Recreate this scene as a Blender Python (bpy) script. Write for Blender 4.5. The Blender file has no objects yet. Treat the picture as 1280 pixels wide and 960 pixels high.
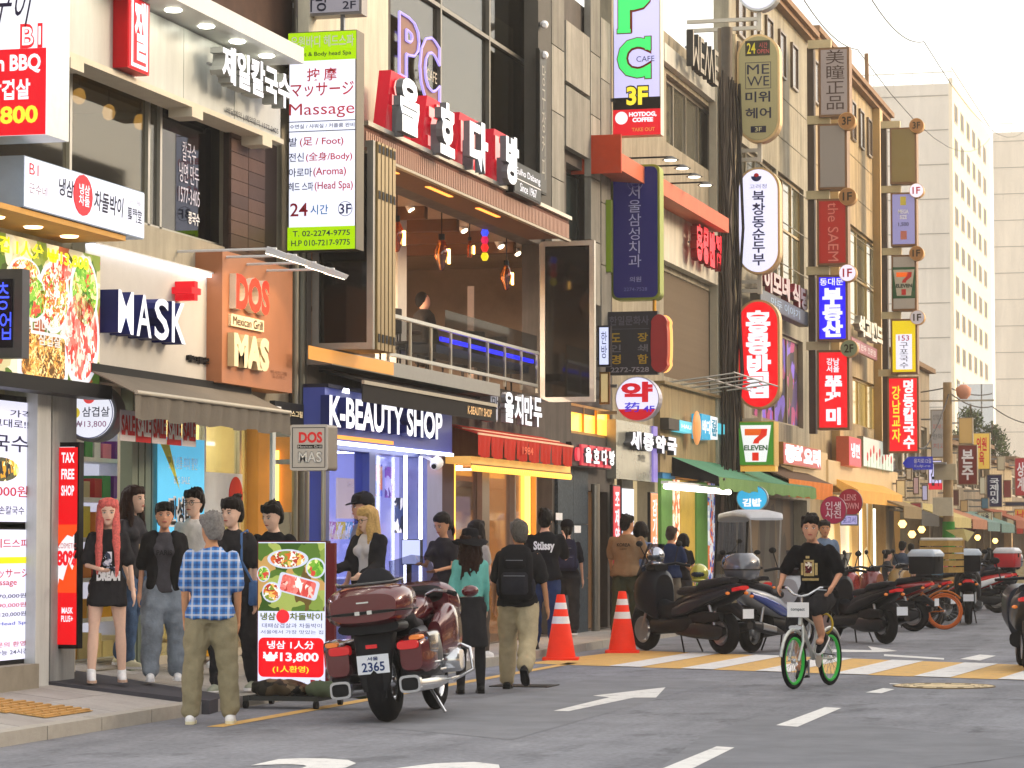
import bpy, bmesh, math, random
from mathutils import Vector, Matrix, noise
random.seed(7)
R = math.radians
SC = bpy.context.scene
COL = SC.collection
# ------------------------------------------------------------------ camera
FPX = 3500.0; PCX = 640.0; PCY = 480.0; HORIZON = 676.0; VPX = 1570.0; EYE = 1.45
PITCH = math.atan((HORIZON-PCY)/FPX)
YAW = math.atan((VPX-PCX)*math.cos(PITCH)/FPX)          # street (+Y) lies this far right of the view axis
cam = bpy.data.cameras.new('camera'); cam.sensor_width = 36; cam.lens = FPX/1280*36
cam.clip_start = 0.5; cam.clip_end = 3000
camo = bpy.data.objects.new('camera', cam); COL.objects.link(camo)
camo.location = (0, 0, EYE); camo.rotation_euler = (math.pi/2+PITCH, 0, YAW)
SC.camera = camo
# ------------------------------------------------------------------ world, sun, exposure
EXPO = 1.72
SC.view_settings.view_transform = 'Standard'; SC.view_settings.look = 'None'
SC.view_settings.exposure = EXPO; SC.view_settings.gamma = 1
SUN_EL, SUN_AZ = R(18), R(62)        # azimuth clockwise from +Y: ahead and to the right
W = bpy.data.worlds.new('World'); SC.world = W; W.use_nodes = True
nt = W.node_tree; bg = nt.nodes['Background']
sk = nt.nodes.new('ShaderNodeTexSky'); sk.sky_type = 'NISHITA'; sk.sun_disc = False
sk.sun_elevation = SUN_EL; sk.sun_rotation = SUN_AZ; sk.air_density = 0.9; sk.dust_density = 2.0; sk.ozone_density = 1.0
wm = nt.nodes.new('ShaderNodeVectorMath'); wm.operation = 'MULTIPLY'; wm.inputs[1].default_value = (1.12, .98, .83)   # hazy warm evening air
nt.links.new(sk.outputs[0], wm.inputs[0]); wx = nt.nodes.new('ShaderNodeMix'); wx.data_type = 'RGBA'; wx.inputs[0].default_value = .5; wx.inputs[7].default_value = (4.6, 4.25, 3.75, 1)
nt.links.new(wm.outputs[0], wx.inputs[6]); nt.links.new(wx.outputs[2], bg.inputs[0]); bg.inputs[1].default_value = 0.15
sl = bpy.data.lights.new('sun', 'SUN'); sl.energy = .65; sl.angle = R(14); sl.color = (1, .84, .64)
so = bpy.data.objects.new('sun', sl); COL.objects.link(so)
_d = Vector((math.sin(SUN_AZ)*math.cos(R(20)), math.cos(SUN_AZ)*math.cos(R(20)), math.sin(R(20))))
so.rotation_euler = _d.to_track_quat('Z', 'Y').to_euler()
SC.cycles.max_bounces = 6; SC.cycles.transparent_max_bounces = 12
SC.cycles.sample_clamp_indirect = 4; SC.cycles.use_denoising = True
# ------------------------------------------------------------------ photo pixel -> world
_cm = camo.rotation_euler.to_matrix(); CAM = Vector((0, 0, EYE))
def ray(px, py): return _cm @ Vector(((px-PCX)/FPX, -(py-PCY)/FPX, -1))
def onX(px, py, X): d = ray(px, py); return CAM + d*(X/d.x)
def onY(px, py, Y): d = ray(px, py); return CAM + d*(Y/d.y)
def onZ(px, py, Z=0.0): d = ray(px, py); return CAM + d*((Z-EYE)/d.z)
def FR(px0, px1, pyt, pyb, X):          # rectangle on the plane X: y0, y1, z0, z1 (heights read at the left edge)
    a = onX(px0, pyt, X); b = onX(px0, pyb, X); c = onX(px1, pyt, X)
    return a.y, c.y, b.z, a.z
LITK = 2**-EXPO*.92
# ------------------------------------------------------------------ materials
def srgb(c):
    if isinstance(c, str):
        c = [int(c[i:i+2], 16)/255 for i in (0, 2, 4)]
    return tuple((v/12.92 if v <= .04045 else ((v+.055)/1.055)**2.4) for v in c)
MATS = {}
def mat(key, col='808080', rough=.6, metal=0.0, var=.12, scale=6.0, bump=.0, bscale=40.0, emit=0.0, coat=0.0, ecol=None):
    if key in MATS: return MATS[key]
    m = bpy.data.materials.new(key); MATS[key] = m; m.use_nodes = True
    n = m.node_tree; b = n.nodes['Principled BSDF']; c = srgb(col)
    b.inputs['Roughness'].default_value = rough; b.inputs['Metallic'].default_value = metal
    if not metal and rough > .3: b.inputs['Specular IOR Level'].default_value = .1
    if coat: b.inputs['Coat Weight'].default_value = coat; b.inputs['Coat Roughness'].default_value = .06
    tc = n.nodes.new('ShaderNodeTexCoord')
    if var:
        no = n.nodes.new('ShaderNodeTexNoise'); no.inputs['Scale'].default_value = scale; no.inputs['Detail'].default_value = 6
        no.inputs['Roughness'].default_value = .65
        n.links.new(tc.outputs['Object'], no.inputs['Vector'])
        rp = n.nodes.new('ShaderNodeMapRange'); rp.inputs['From Min'].default_value = .25; rp.inputs['From Max'].default_value = .75
        rp.inputs['To Min'].default_value = 1-var; rp.inputs['To Max'].default_value = 1+var*.7
        n.links.new(no.outputs['Fac'], rp.inputs['Value'])
        mx = n.nodes.new('ShaderNodeVectorMath'); mx.operation = 'SCALE'; mx.inputs[0].default_value = c
        n.links.new(rp.outputs[0], mx.inputs['Scale']); n.links.new(mx.outputs[0], b.inputs['Base Color'])
    else: b.inputs['Base Color'].default_value = (*c, 1)
    if bump:
        nb = n.nodes.new('ShaderNodeTexNoise'); nb.inputs['Scale'].default_value = bscale; nb.inputs['Detail'].default_value = 4
        bp = n.nodes.new('ShaderNodeBump'); bp.inputs['Strength'].default_value = bump; bp.inputs['Distance'].default_value = .02
        n.links.new(tc.outputs['Object'], nb.inputs['Vector']); n.links.new(nb.outputs['Fac'], bp.inputs['Height'])
        n.links.new(bp.outputs[0], b.inputs['Normal'])
    if emit:
        b.inputs['Emission Color'].default_value = (*srgb(ecol or col), 1); b.inputs['Emission Strength'].default_value = emit
    return m
def lit(col, s=1.0, rough=.35):          # back-lit sign faces, lamps, letters that glow
    key = 'lit_%s_%.2f' % (col, s)
    if key in MATS: return MATS[key]
    m = mat(key, col, rough, 0, 0, emit=s*LITK)
    b = m.node_tree.nodes['Principled BSDF']; c = srgb(col); b.inputs['Base Color'].default_value = (c[0]*.5, c[1]*.5, c[2]*.5, 1)
    return m
def weather(m, amt=.3, sc=2.2):       # rain streaks and grime running down a wall
    if m.get('w'): return m
    m['w'] = 1; n = m.node_tree; b = n.nodes['Principled BSDF']; bc = b.inputs['Base Color']
    tc = n.nodes.new('ShaderNodeTexCoord'); mp = n.nodes.new('ShaderNodeMapping'); mp.inputs['Scale'].default_value = (sc, sc, sc*.12); no = n.nodes.new('ShaderNodeTexNoise'); no.inputs['Scale'].default_value = 2; no.inputs['Detail'].default_value = 8; no.inputs['Roughness'].default_value = .7
    n.links.new(tc.outputs['Object'], mp.inputs[0]); n.links.new(mp.outputs[0], no.inputs['Vector']); r = n.nodes.new('ShaderNodeMapRange'); r.inputs['From Min'].default_value = .38; r.inputs['From Max'].default_value = .62; r.inputs['To Min'].default_value = 1-amt; r.inputs['To Max'].default_value = 1.04; n.links.new(no.outputs['Fac'], r.inputs['Value'])
    mx = n.nodes.new('ShaderNodeVectorMath'); mx.operation = 'SCALE'
    if bc.links: n.links.new(bc.links[0].from_socket, mx.inputs[0])
    else: mx.inputs[0].default_value = bc.default_value[:3]
    n.links.new(r.outputs[0], mx.inputs['Scale']); n.links.new(mx.outputs[0], bc); return m
def paint(col, rough=.5, var=.1): return mat('paint_%s_%.2f' % (col, rough), col, rough, 0, var)
def metal(col, rough=.35): return mat('metal_%s_%.2f' % (col, rough), col, rough, .85, .08, 12)
def gloss(col): return mat('gloss_'+col, col, .22, .15, .04, coat=.8)
def plastic(col, rough=.45): return mat('plastic_%s_%.2f' % (col, rough), col, rough, 0, .08, 30)
def cloth(col, var=.22): return mat('cloth_%s' % col, col, .9, 0, var, 14, .25, 90)
def skin(col='d6a48c'): return mat('skin_'+col, col, .5, 0, .07, 30)
def haircol(col): return mat('hair_'+col, col, .42, 0, .45, 60, .6, 160)
def glass(tint='ffffff', refl=.16, see=.9):
    key = 'glass_%s_%.2f_%.2f' % (tint, refl, see)
    if key in MATS: return MATS[key]
    m = bpy.data.materials.new(key); MATS[key] = m; m.use_nodes = True
    n = m.node_tree; n.nodes.clear()
    o = n.nodes.new('ShaderNodeOutputMaterial'); t = n.nodes.new('ShaderNodeBsdfTransparent'); g = n.nodes.new('ShaderNodeBsdfGlossy')
    c = srgb(tint); t.inputs[0].default_value = (c[0]*see, c[1]*see, c[2]*see, 1); g.inputs['Roughness'].default_value = .03
    g.inputs['Color'].default_value = (.9, .9, .9, 1)
    f = n.nodes.new('ShaderNodeLayerWeight'); f.inputs[0].default_value = .35
    r = n.nodes.new('ShaderNodeMapRange'); r.inputs['To Min'].default_value = refl; r.inputs['To Max'].default_value = min(.4, refl*2.0+.03)
    x = n.nodes.new('ShaderNodeMixShader')
    n.links.new(f.outputs['Fresnel'], r.inputs['Value']); n.links.new(r.outputs[0], x.inputs[0])
    n.links.new(t.outputs[0], x.inputs[1]); n.links.new(g.outputs[0], x.inputs[2]); n.links.new(x.outputs[0], o.inputs[0])
    return m
def printed(key, cols, scale=9.0, emit=0.0, stretch=(1, 1, 1), smooth=False):   # a printed picture: cells in several inks
    if key in MATS: return MATS[key]
    m = bpy.data.materials.new(key); MATS[key] = m; m.use_nodes = True
    n = m.node_tree; b = n.nodes['Principled BSDF']; b.inputs['Roughness'].default_value = .5; b.inputs['Specular IOR Level'].default_value = .08
    tc = n.nodes.new('ShaderNodeTexCoord'); mp = n.nodes.new('ShaderNodeMapping'); mp.inputs['Scale'].default_value = stretch
    no = n.nodes.new('ShaderNodeTexNoise'); no.inputs['Scale'].default_value = scale*.8
    ad = n.nodes.new('ShaderNodeVectorMath'); ad.operation = 'MULTIPLY_ADD'; ad.inputs[1].default_value = (.25, .25, .25)
    v = n.nodes.new('ShaderNodeTexVoronoi'); v.inputs['Scale'].default_value = scale
    if smooth: v.feature = 'SMOOTH_F1'
    n.links.new(tc.outputs['Object'], mp.inputs[0]); n.links.new(mp.outputs[0], no.inputs['Vector'])
    n.links.new(no.outputs['Color'], ad.inputs[0]); n.links.new(mp.outputs[0], ad.inputs[2]); n.links.new(ad.outputs[0], v.inputs['Vector'])
    sp = n.nodes.new('ShaderNodeSeparateColor'); n.links.new(v.outputs['Color'], sp.inputs[0])
    cr = n.nodes.new('ShaderNodeValToRGB'); cr.color_ramp.interpolation = 'CONSTANT'
    el = cr.color_ramp.elements
    for i, c in enumerate(cols):
        e = el[i] if i < 2 else el.new(i/len(cols))
        e.position = i/len(cols); e.color = (*srgb(c), 1)
    n.links.new(sp.outputs[0], cr.inputs[0]); n.links.new(cr.outputs[0], b.inputs['Base Color'])
    if emit:
        n.links.new(cr.outputs[0], b.inputs['Emission Color']); b.inputs['Emission Strength'].default_value = emit*LITK
    return m
# ------------------------------------------------------------------ mesh collecting
def basis(d):
    d = d.normalized(); a = Vector((0, 0, 1)) if abs(d.z) < .9 else Vector((1, 0, 0))
    u = d.cross(a).normalized(); return u, d.cross(u).normalized()
class MB:
    def __init__(s): s.v = []; s.f = []; s.m = []; s.mi = 0; s.sm = []; s.smooth = False
    def add(s, vs, fs, smooth=None):
        o = len(s.v); s.v += [tuple(v) for v in vs]; s.f += [tuple(i+o for i in f) for f in fs]
        s.m += [s.mi]*len(fs); s.sm += [s.smooth if smooth is None else smooth]*len(fs); return s
    def box(s, x0, x1, y0, y1, z0, z1):
        x0, x1 = sorted((x0, x1)); y0, y1 = sorted((y0, y1)); z0, z1 = sorted((z0, z1))
        return s.add([(x, y, z) for x in (x0, x1) for y in (y0, y1) for z in (z0, z1)],
                     [(0, 1, 3, 2), (4, 6, 7, 5), (0, 4, 5, 1), (2, 3, 7, 6), (0, 2, 6, 4), (1, 5, 7, 3)], False)
    def quad(s, a, b, c, d): return s.add([a, b, c, d], [(0, 1, 2, 3)], False)
    def prism(s, pts, off):           # polygon extruded by a vector
        n = len(pts); off = Vector(off); P = [Vector(p) for p in pts]
        return s.add(P+[p+off for p in P], [tuple(range(n))[::-1], tuple(range(n, 2*n))]+[(i, (i+1) % n, n+(i+1) % n, n+i) for i in range(n)], False)
    def rings(s, rs, cap=True, smooth=True):   # list of rings, each a list of equally many points
        n = len(rs[0]); vs = [p for r in rs for p in r]; fs = []
        for k in range(len(rs)-1):
            for i in range(n): fs.append((k*n+i, k*n+(i+1) % n, (k+1)*n+(i+1) % n, (k+1)*n+i))
        s.add(vs, fs, smooth)
        if cap:
            s.add(rs[0], [tuple(range(n))[::-1]], False); s.add(rs[-1], [tuple(range(n))], False)
        return s
    def tube(s, pts, rad, n=8, cap=True):
        P = [Vector(p) for p in pts]; rs = []
        u, w = basis(P[1]-P[0])
        for i, p in enumerate(P):
            d = (P[min(i+1, len(P)-1)]-P[max(i-1, 0)]).normalized()
            u = (u-d*u.dot(d)).normalized(); w = d.cross(u)
            r = rad[i] if isinstance(rad, (list, tuple)) else rad
            rs.append([p+(u*math.cos(2*math.pi*k/n)+w*math.sin(2*math.pi*k/n))*r for k in range(n)])
        return s.rings(rs, cap)
    def ball(s, c, r, n=10, m=7):
        c = Vector(c); r = (r, r, r) if not isinstance(r, (tuple, list)) else r; rs = []
        for j in range(m+1):
            a = math.pi*max(.02, min(.98, j/m)); rs.append([c+Vector((r[0]*math.sin(a)*math.cos(2*math.pi*k/n), r[1]*math.sin(a)*math.sin(2*math.pi*k/n), -r[2]*math.cos(a))) for k in range(n)])
        return s.rings(rs, True)
    def limb(s, pts, rad, n=10):      # rounded tube with ball ends
        s.tube(pts, rad, n)
        for p, r in zip(pts, rad): s.ball(p, r, n, 6)
        return s
    def loft(s, secs, n=20, e=2.0, axis='z'):   # secs: (position, centre a, centre b, half a, half b)
        rs = []
        for sc in secs:
            t, ca, cb, ra, rb = sc[:5]; ee = sc[5] if len(sc) > 5 else e; r = []
            for k in range(n):
                a = 2*math.pi*k/n; c, d = math.cos(a), math.sin(a)
                p = ca+ra*math.copysign(abs(c)**(2/ee), c); q = cb+rb*math.copysign(abs(d)**(2/ee), d)
                r.append(Vector((p, q, t)) if axis == 'z' else (Vector((p, t, q)) if axis == 'y' else Vector((t, p, q))))
            rs.append(r)
        return s.rings(rs)
    def lathe(s, c, prof, axis=(0, 0, 1), n=20, cap=True):   # prof: (distance along axis, radius)
        c = Vector(c); a = Vector(axis).normalized(); u, w = basis(a)
        return s.rings([[c+a*t+(u*math.cos(2*math.pi*k/n)+w*math.sin(2*math.pi*k/n))*max(r, .0005) for k in range(n)] for t, r in prof], cap)
    def torus(s, c, axis, r, tr, n=28, m=8):
        c = Vector(c); a = Vector(axis).normalized(); u, w = basis(a); vs = []; fs = []
        for i in range(n):
            d = u*math.cos(2*math.pi*i/n)+w*math.sin(2*math.pi*i/n)
            for j in range(m): vs.append(c+d*(r+tr*math.cos(2*math.pi*j/m))+a*tr*math.sin(2*math.pi*j/m))
        for i in range(n):
            for j in range(m): fs.append((i*m+j, i*m+(j+1) % m, ((i+1) % n)*m+(j+1) % m, ((i+1) % n)*m+j))
        return s.add(vs, fs, True)
    def use(s, i): s.mi = i; return s
    def mesh(s, name, mats, org=(0, 0, 0)):
        me = bpy.data.meshes.new(name); o = Vector(org)
        me.from_pydata([(v[0]-o.x, v[1]-o.y, v[2]-o.z) for v in s.v], [], s.f)
        for mt in (mats if isinstance(mats, (list, tuple)) else [mats]): me.materials.append(mt)
        me.polygons.foreach_set('material_index', s.m); me.polygons.foreach_set('use_smooth', s.sm)
        bm = bmesh.new(); bm.from_mesh(me); bmesh.ops.recalc_face_normals(bm, faces=bm.faces); bm.to_mesh(me); bm.free()
        return me
ORG = {}
def link(name, data, parent=None, loc=(0, 0, 0)):
    o = bpy.data.objects.new(name, data); COL.objects.link(o); o.location = loc
    if parent: o.parent = parent
    return o
def org(p): return ORG.get(p.name, Vector((0, 0, 0))) if p else Vector((0, 0, 0))
def part(name, mb, mats, parent, label=None, kind=None, bevel=0.0):   # a mesh child, drawn in world coordinates of its thing
    o = link(name, mb.mesh(name, mats, org(parent)), parent); ORG[o.name] = org(parent)
    if label: o['label'] = label
    if kind: o['kind'] = kind
    if bevel:
        b = o.modifiers.new('bevel', 'BEVEL'); b.width = bevel; b.segments = 2; b.limit_method = 'ANGLE'
    return o
def thing(name, label, cat, loc, group=None, rz=0.0):
    o = link(name, None, None, loc); o.empty_display_size = .2; ORG[o.name] = Vector(loc) if not rz else Vector((0, 0, 0))
    o.rotation_euler.z = rz; o['label'] = label; o['category'] = cat
    if group: o['group'] = group
    return o
def local(name, label, cat, loc, rz=0.0, group=None):                # a thing drawn in its own coordinates, then turned
    o = thing(name, label, cat, loc, group); ORG[o.name] = Vector((0, 0, 0)); o.rotation_euler.z = rz; return o
def solo(name, mb, mats, label, cat, group=None, bevel=0.0):         # a thing that is one mesh
    xs = [v[0] for v in mb.v]; ys = [v[1] for v in mb.v]; zs = [v[2] for v in mb.v]
    c = Vector(((min(xs)+max(xs))/2, (min(ys)+max(ys))/2, min(zs)))
    o = link(name, mb.mesh(name, mats, c), None, c); o['label'] = label; o['category'] = cat; ORG[o.name] = c
    if group: o['group'] = group
    if bevel:
        b = o.modifiers.new('bevel', 'BEVEL'); b.width = bevel; b.segments = 2; b.limit_method = 'ANGLE'
    return o
def setting(name, mb, mats, parent=None, kind='structure'):
    o = link(name, mb.mesh(name, mats), parent)
    if kind: o['kind'] = kind
    return o
def piece(name, data, parent, loc, rot=(0, 0, 0), scale=None):       # many alike pieces sharing one mesh
    o = bpy.data.objects.new(name, data); COL.objects.link(o); o.parent = parent; o.location = Vector(loc)-org(parent); o.rotation_euler = rot
    if scale: o.scale = scale
    return o
# ------------------------------------------------------------------ writing
TXT = {}
def text_mesh(s, bold):
    k = (s, bold)
    if k in TXT: return TXT[k]
    cu = bpy.data.curves.new('t', 'FONT'); cu.body = s; cu.size = 1; cu.resolution_u = 3; cu.offset = bold; cu.space_line = .98
    cu.align_x = 'CENTER'; cu.fill_mode = 'FRONT'
    o = bpy.data.objects.new('t', cu); me = bpy.data.meshes.new_from_object(o)
    bm = bmesh.new(); bm.from_mesh(me); bmesh.ops.remove_doubles(bm, verts=bm.verts, dist=1e-5); bm.normal_update()
    vs = [v.co.copy() for v in bm.verts]; fs = [[v.index for v in f.verts] for f in bm.faces]
    be = [(e.verts[0].index, e.verts[1].index) for e in bm.edges if len(e.link_faces) == 1]
    bm.free(); bpy.data.objects.remove(o); bpy.data.curves.remove(cu); bpy.data.meshes.remove(me)
    xs = [v.x for v in vs] or [0, 1]; ys = [v.y for v in vs] or [0, 1]
    TXT[k] = (vs, fs, be, min(xs), max(xs), min(ys), max(ys)); return TXT[k]
def write(parent, s, face, a0, a1, z0, z1, at, m, depth=.006, bold=.012, side=None, name='lettering', keep=0.0, skew=0.0, label=None, mirror=False):
    """letters filling a rectangle. face 'X': on a wall facing the street (a = world y); face 'Y': facing back down the street (a = world x)"""
    vs, fs, be, x0, x1, y0, y1 = text_mesh(s, bold)
    if not vs: return None
    w = max(x1-x0, 1e-3); h = max(y1-y0, 1e-3); sa = (a1-a0)/w; sz = (z1-z0)/h
    if keep: sa = min(sa, sz*keep); sz = min(sz, sa*keep) if keep else sz
    ca = (a0+a1)/2; cz = (z0+z1)/2; mx = (x0+x1)/2; my = (y0+y1)/2
    def pt(v, d):
        a = ca+(v.x-mx)*sa+skew*(v.y-my)*sz; z = cz+(v.y-my)*sz
        return (at+d, a, z) if face == 'X' else (a, at-d, z)
    b = MB(); n = len(vs); V = [pt(v, depth) for v in vs]; b.add(V, fs, False)
    if depth >= .02:
        b.use(1 if side else 0); V2 = [pt(v, 0) for v in vs]; b.add(V+V2, [(i, j, j+n, i+n) for i, j in be], False)
    me = bpy.data.meshes.new(name); o = org(parent)
    me.from_pydata([(v[0]-o.x, v[1]-o.y, v[2]-o.z) for v in b.v], [], b.f)
    for q in ([m, side] if side else [m]): me.materials.append(q)
    me.polygons.foreach_set('material_index', b.m)
    ob = link(name, me, parent); ORG[ob.name] = o
    if label: ob['label'] = label
    return ob
def panelY(x0, x1, z0, z1, at, d=.004):    # sheet facing -Y standing d proud of at
    return MB().add([(x0, at-d, z0), (x1, at-d, z0), (x1, at-d, z1), (x0, at-d, z1)], [(0, 1, 2, 3)], False)
def panelX(y0, y1, z0, z1, at, d=.004):
    return MB().add([(at+d, y0, z0), (at+d, y1, z0), (at+d, y1, z1), (at+d, y0, z1)], [(0, 1, 2, 3)], False)
def rrect(a0, a1, b0, b1, r, n=6):
    o = []
    for ca, cb, s in ((a1-r, b1-r, 0), (a0+r, b1-r, 1), (a0+r, b0+r, 2), (a1-r, b0+r, 3)):
        for k in range(n+1):
            t = math.pi/2*(s+k/n); o.append((ca+r*math.cos(t), cb+r*math.sin(t)))
    return o
# ================================================================== sky is the world; ground, road, pavement
def yy(px, X): return onX(px, 500, X).y
def zz(px, py, X): return onX(px, py, X).z
ASPH = mat('asphalt', '8b8d94', .82, 0, .22, 1.3, .5, 130)
_n = ASPH.node_tree; _b = _n.nodes['Principled BSDF']       # second, fine layer of aggregate over the broad tone
def fine_grain(m, scale, amt):
    n = m.node_tree; b = n.nodes['Principled BSDF']; lk = b.inputs['Base Color'].links[0].from_socket
    tc = n.nodes.new('ShaderNodeTexCoord'); no = n.nodes.new('ShaderNodeTexNoise'); no.inputs['Scale'].default_value = scale
    no.inputs['Detail'].default_value = 3; n.links.new(tc.outputs['Object'], no.inputs['Vector'])
    rp = n.nodes.new('ShaderNodeMapRange'); rp.inputs['From Min'].default_value = .3; rp.inputs['From Max'].default_value = .7
    rp.inputs['To Min'].default_value = 1-amt; rp.inputs['To Max'].default_value = 1+amt; n.links.new(no.outputs['Fac'], rp.inputs['Value'])
    mx = n.nodes.new('ShaderNodeVectorMath'); mx.operation = 'SCALE'; n.links.new(lk, mx.inputs[0]); n.links.new(rp.outputs[0], mx.inputs['Scale'])
    n.links.new(mx.outputs[0], b.inputs['Base Color'])
fine_grain(ASPH, 22, .16)
def stains(m, stretch, lo, hi, dark):
    n = m.node_tree; b = n.nodes['Principled BSDF']; lk = b.inputs['Base Color'].links[0].from_socket; tc = n.nodes.new('ShaderNodeTexCoord'); mp = n.nodes.new('ShaderNodeMapping'); mp.inputs['Scale'].default_value = stretch; no = n.nodes.new('ShaderNodeTexNoise'); no.inputs['Scale'].default_value = 1; no.inputs['Detail'].default_value = 7; no.inputs['Roughness'].default_value = .62
    n.links.new(tc.outputs['Object'], mp.inputs[0]); n.links.new(mp.outputs[0], no.inputs['Vector']); r = n.nodes.new('ShaderNodeMapRange'); r.inputs['From Min'].default_value = lo; r.inputs['From Max'].default_value = hi; r.inputs['To Min'].default_value = 1; r.inputs['To Max'].default_value = dark; n.links.new(no.outputs['Fac'], r.inputs['Value']); mx = n.nodes.new('ShaderNodeVectorMath'); mx.operation = 'SCALE'; n.links.new(lk, mx.inputs[0]); n.links.new(r.outputs[0], mx.inputs['Scale']); n.links.new(mx.outputs[0], b.inputs['Base Color'])
stains(ASPH, (1.1, .12, 1), .42, .7, .68); stains(ASPH, (2.2, 1.1, 1), .56, .64, .74); stains(ASPH, (.35, .25, 1), .5, .54, .9)
PAVE = mat('pavement_stone', 'aaa6a2', .8, 0, .16, 2.2, .3, 60); fine_grain(PAVE, 30, .08); stains(PAVE, (2, 2, 2), .5, .66, .78)
KERB = mat('kerb_granite', 'a9a49b', .75, 0, .14, 9, .3, 80)
def worn(key, col):
    m = mat(key, col, .7, 0, .1, 8); n = m.node_tree; b = n.nodes['Principled BSDF']; lk = b.inputs['Base Color'].links[0].from_socket
    tc = n.nodes.new('ShaderNodeTexCoord'); no = n.nodes.new('ShaderNodeTexNoise'); no.inputs['Scale'].default_value = 5; no.inputs['Detail'].default_value = 9
    no.inputs['Roughness'].default_value = .8; n.links.new(tc.outputs['Object'], no.inputs['Vector'])
    rp = n.nodes.new('ShaderNodeMapRange'); rp.inputs['From Min'].default_value = .52; rp.inputs['From Max'].default_value = .68; rp.inputs['To Max'].default_value = .6
    n.links.new(no.outputs['Fac'], rp.inputs['Value']); mx = n.nodes.new('ShaderNodeMix'); mx.data_type = 'RGBA'
    n.links.new(rp.outputs[0], mx.inputs[0]); n.links.new(lk, mx.inputs[6]); mx.inputs[7].default_value = (*srgb('77767a'), 1)
    n.links.new(mx.outputs[2], b.inputs['Base Color']); return m
WHITE = worn('road_paint_white', 'dcdcda'); YEL = worn('road_paint_yellow', 'd4ac68')
setting('ground', MB().quad((-400, -40, -.02), (300, -40, -.02), (300, 900, -.02), (-400, 900, -.02)), mat('far_ground', '77736c', .9))
road = setting('road', MB().quad((-8.55, -15, 0), (9, -15, 0), (9, 420, 0), (-8.55, 420, 0)), ASPH)
def decal(name, pxpts, m, z=.004, lift=.0):
    b = MB(); P = [onZ(px, py, 0) for px, py in pxpts]; P = [(p.x, p.y, z) for p in P]
    b.add(P, [tuple(range(len(P)))], False); o = setting(name, b, m, None); return o
decal('road_arrow', [(692, 889), (762, 872), (741, 870), (832, 859.5), (820, 872.5), (792, 872.5), (711, 889.5)], WHITE)
decal('lane_dash', [(970, 907), (997, 909), (1052, 885.5), (1031, 884.5)], WHITE)
decal('lane_dash', [(1082, 866), (1102, 867), (1118, 862), (1104, 860.5)], WHITE)
decal('lane_dash', [(826, 962), (860, 964), (918, 935), (896, 933.5)], WHITE)
decal('lane_dash', [(1200, 824), (1225, 826), (1245, 820), (1225, 818.5)], WHITE)
decal('road_arrow', [(1040, 812), (1090, 813), (1085, 808), (1122, 814), (1100, 815.5), (1040, 815.5)], WHITE)
decal('road_marking', [(1105, 818), (1180, 823), (1180, 825), (1105, 820.5)], WHITE)
decal('road_marking', [(1112, 854.5), (1132, 855), (1132, 856), (1112, 855.5)], WHITE)
decal('asphalt_patch', [(880, 918), (960, 892), (1300, 930), (1300, 1010), (760, 1010)], mat('asphalt_patch', '7e8086', .85, 0, .2, 2, .5, 130), .002)
decal('asphalt_patch', [(430, 905), (760, 845), (900, 852), (640, 925)], mat('asphalt_patch_b', '84868c', .85, 0, .2, 2, .5, 130), .002)
b = MB(); c = onZ(1180, 858, 0)
b.add([(c.x+.5*math.cos(t*.2618), c.y+.5*math.sin(t*.2618), .008) for t in range(24)], [tuple(range(24))], False)
mh = setting('manhole_cover', b, mat('manhole_metal', 'd8c49c', .6, 0, .5, 14, .8, 40))
b = MB(); b.torus((c.x, c.y, .0), (0, 0, 1), .5, .012, 32, 8); b.torus((c.x, c.y, .0), (0, 0, 1), .3, .011, 28, 8)
for k in range(12): a = k*math.pi/6; b.box(c.x+.4*math.cos(a)-.03, c.x+.4*math.cos(a)+.03, c.y+.4*math.sin(a)-.03, c.y+.4*math.sin(a)+.03, .008, .0105)
setting('manhole_rim', b, mat('manhole_dark', '6b5a3c', .6, .4), mh)
mh['kind'] = 'structure'
CRK = mat('crack_dark', '4e4e50', .9)
def crack(name, P, w):
    V = []; 
    for (x0, y0), (x1, y1) in zip(P[:-1], P[1:]):
        for k in range(8): u = k/8; V.append((x0+(x1-x0)*u+random.uniform(-.05, .05), y0+(y1-y0)*u+random.uniform(-.05, .05)))
    b = MB(); n = len(V); b.add([(x-w*random.uniform(.3, 1), y, .0055) for x, y in V]+[(x+w*random.uniform(.3, 1), y+.01, .0055) for x, y in V], [(i, i+1, n+i+1, n+i) for i in range(n-1)], False); setting(name, b, CRK)
crack('road_crack', [(-2.6, 16.5), (-1.2, 20), (.4, 22.5), (2.2, 24.6)], .012); 
pg = onZ(655, 858, 0); b = MB()
for k in range(9): b.box(pg.x-.28, pg.x+.28, pg.y-.2+.05*k, pg.y-.17+.05*k, .004, .012)
b.box(pg.x-.3, pg.x-.27, pg.y-.23, pg.y+.26, .004, .013); b.box(pg.x+.27, pg.x+.3, pg.y-.23, pg.y+.26, .004, .013); setting('drain_grate', b, mat('grate_iron', '3a3834', .6, .5, .2))
# speed figure painted in the lane
for s, x0, x1, yt in (('3', 352, 487, 947.5), ('0', 520, 676, 951.5)):
    vs, fs, be, ax, bx, ay, by = text_mesh(s, .03); p0 = onZ(x0, yt, 0); p1 = onZ(x1, yt, 0); L = 2.6
    b = MB(); b.add([(p0.x+(v.x-ax)/(bx-ax)*(p1.x-p0.x), p0.y-L+(v.y-ay)/(by-ay)*L, .004) for v in vs], fs, False)
    setting('speed_figure', b, WHITE)
# yellow edge line
b = MB(); b.quad((-7.93, 20.6, .004), (-7.79, 20.6, .004), (-7.79, 32.5, .004), (-7.93, 32.5, .004)); setting('yellow_line', b, YEL)
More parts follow.
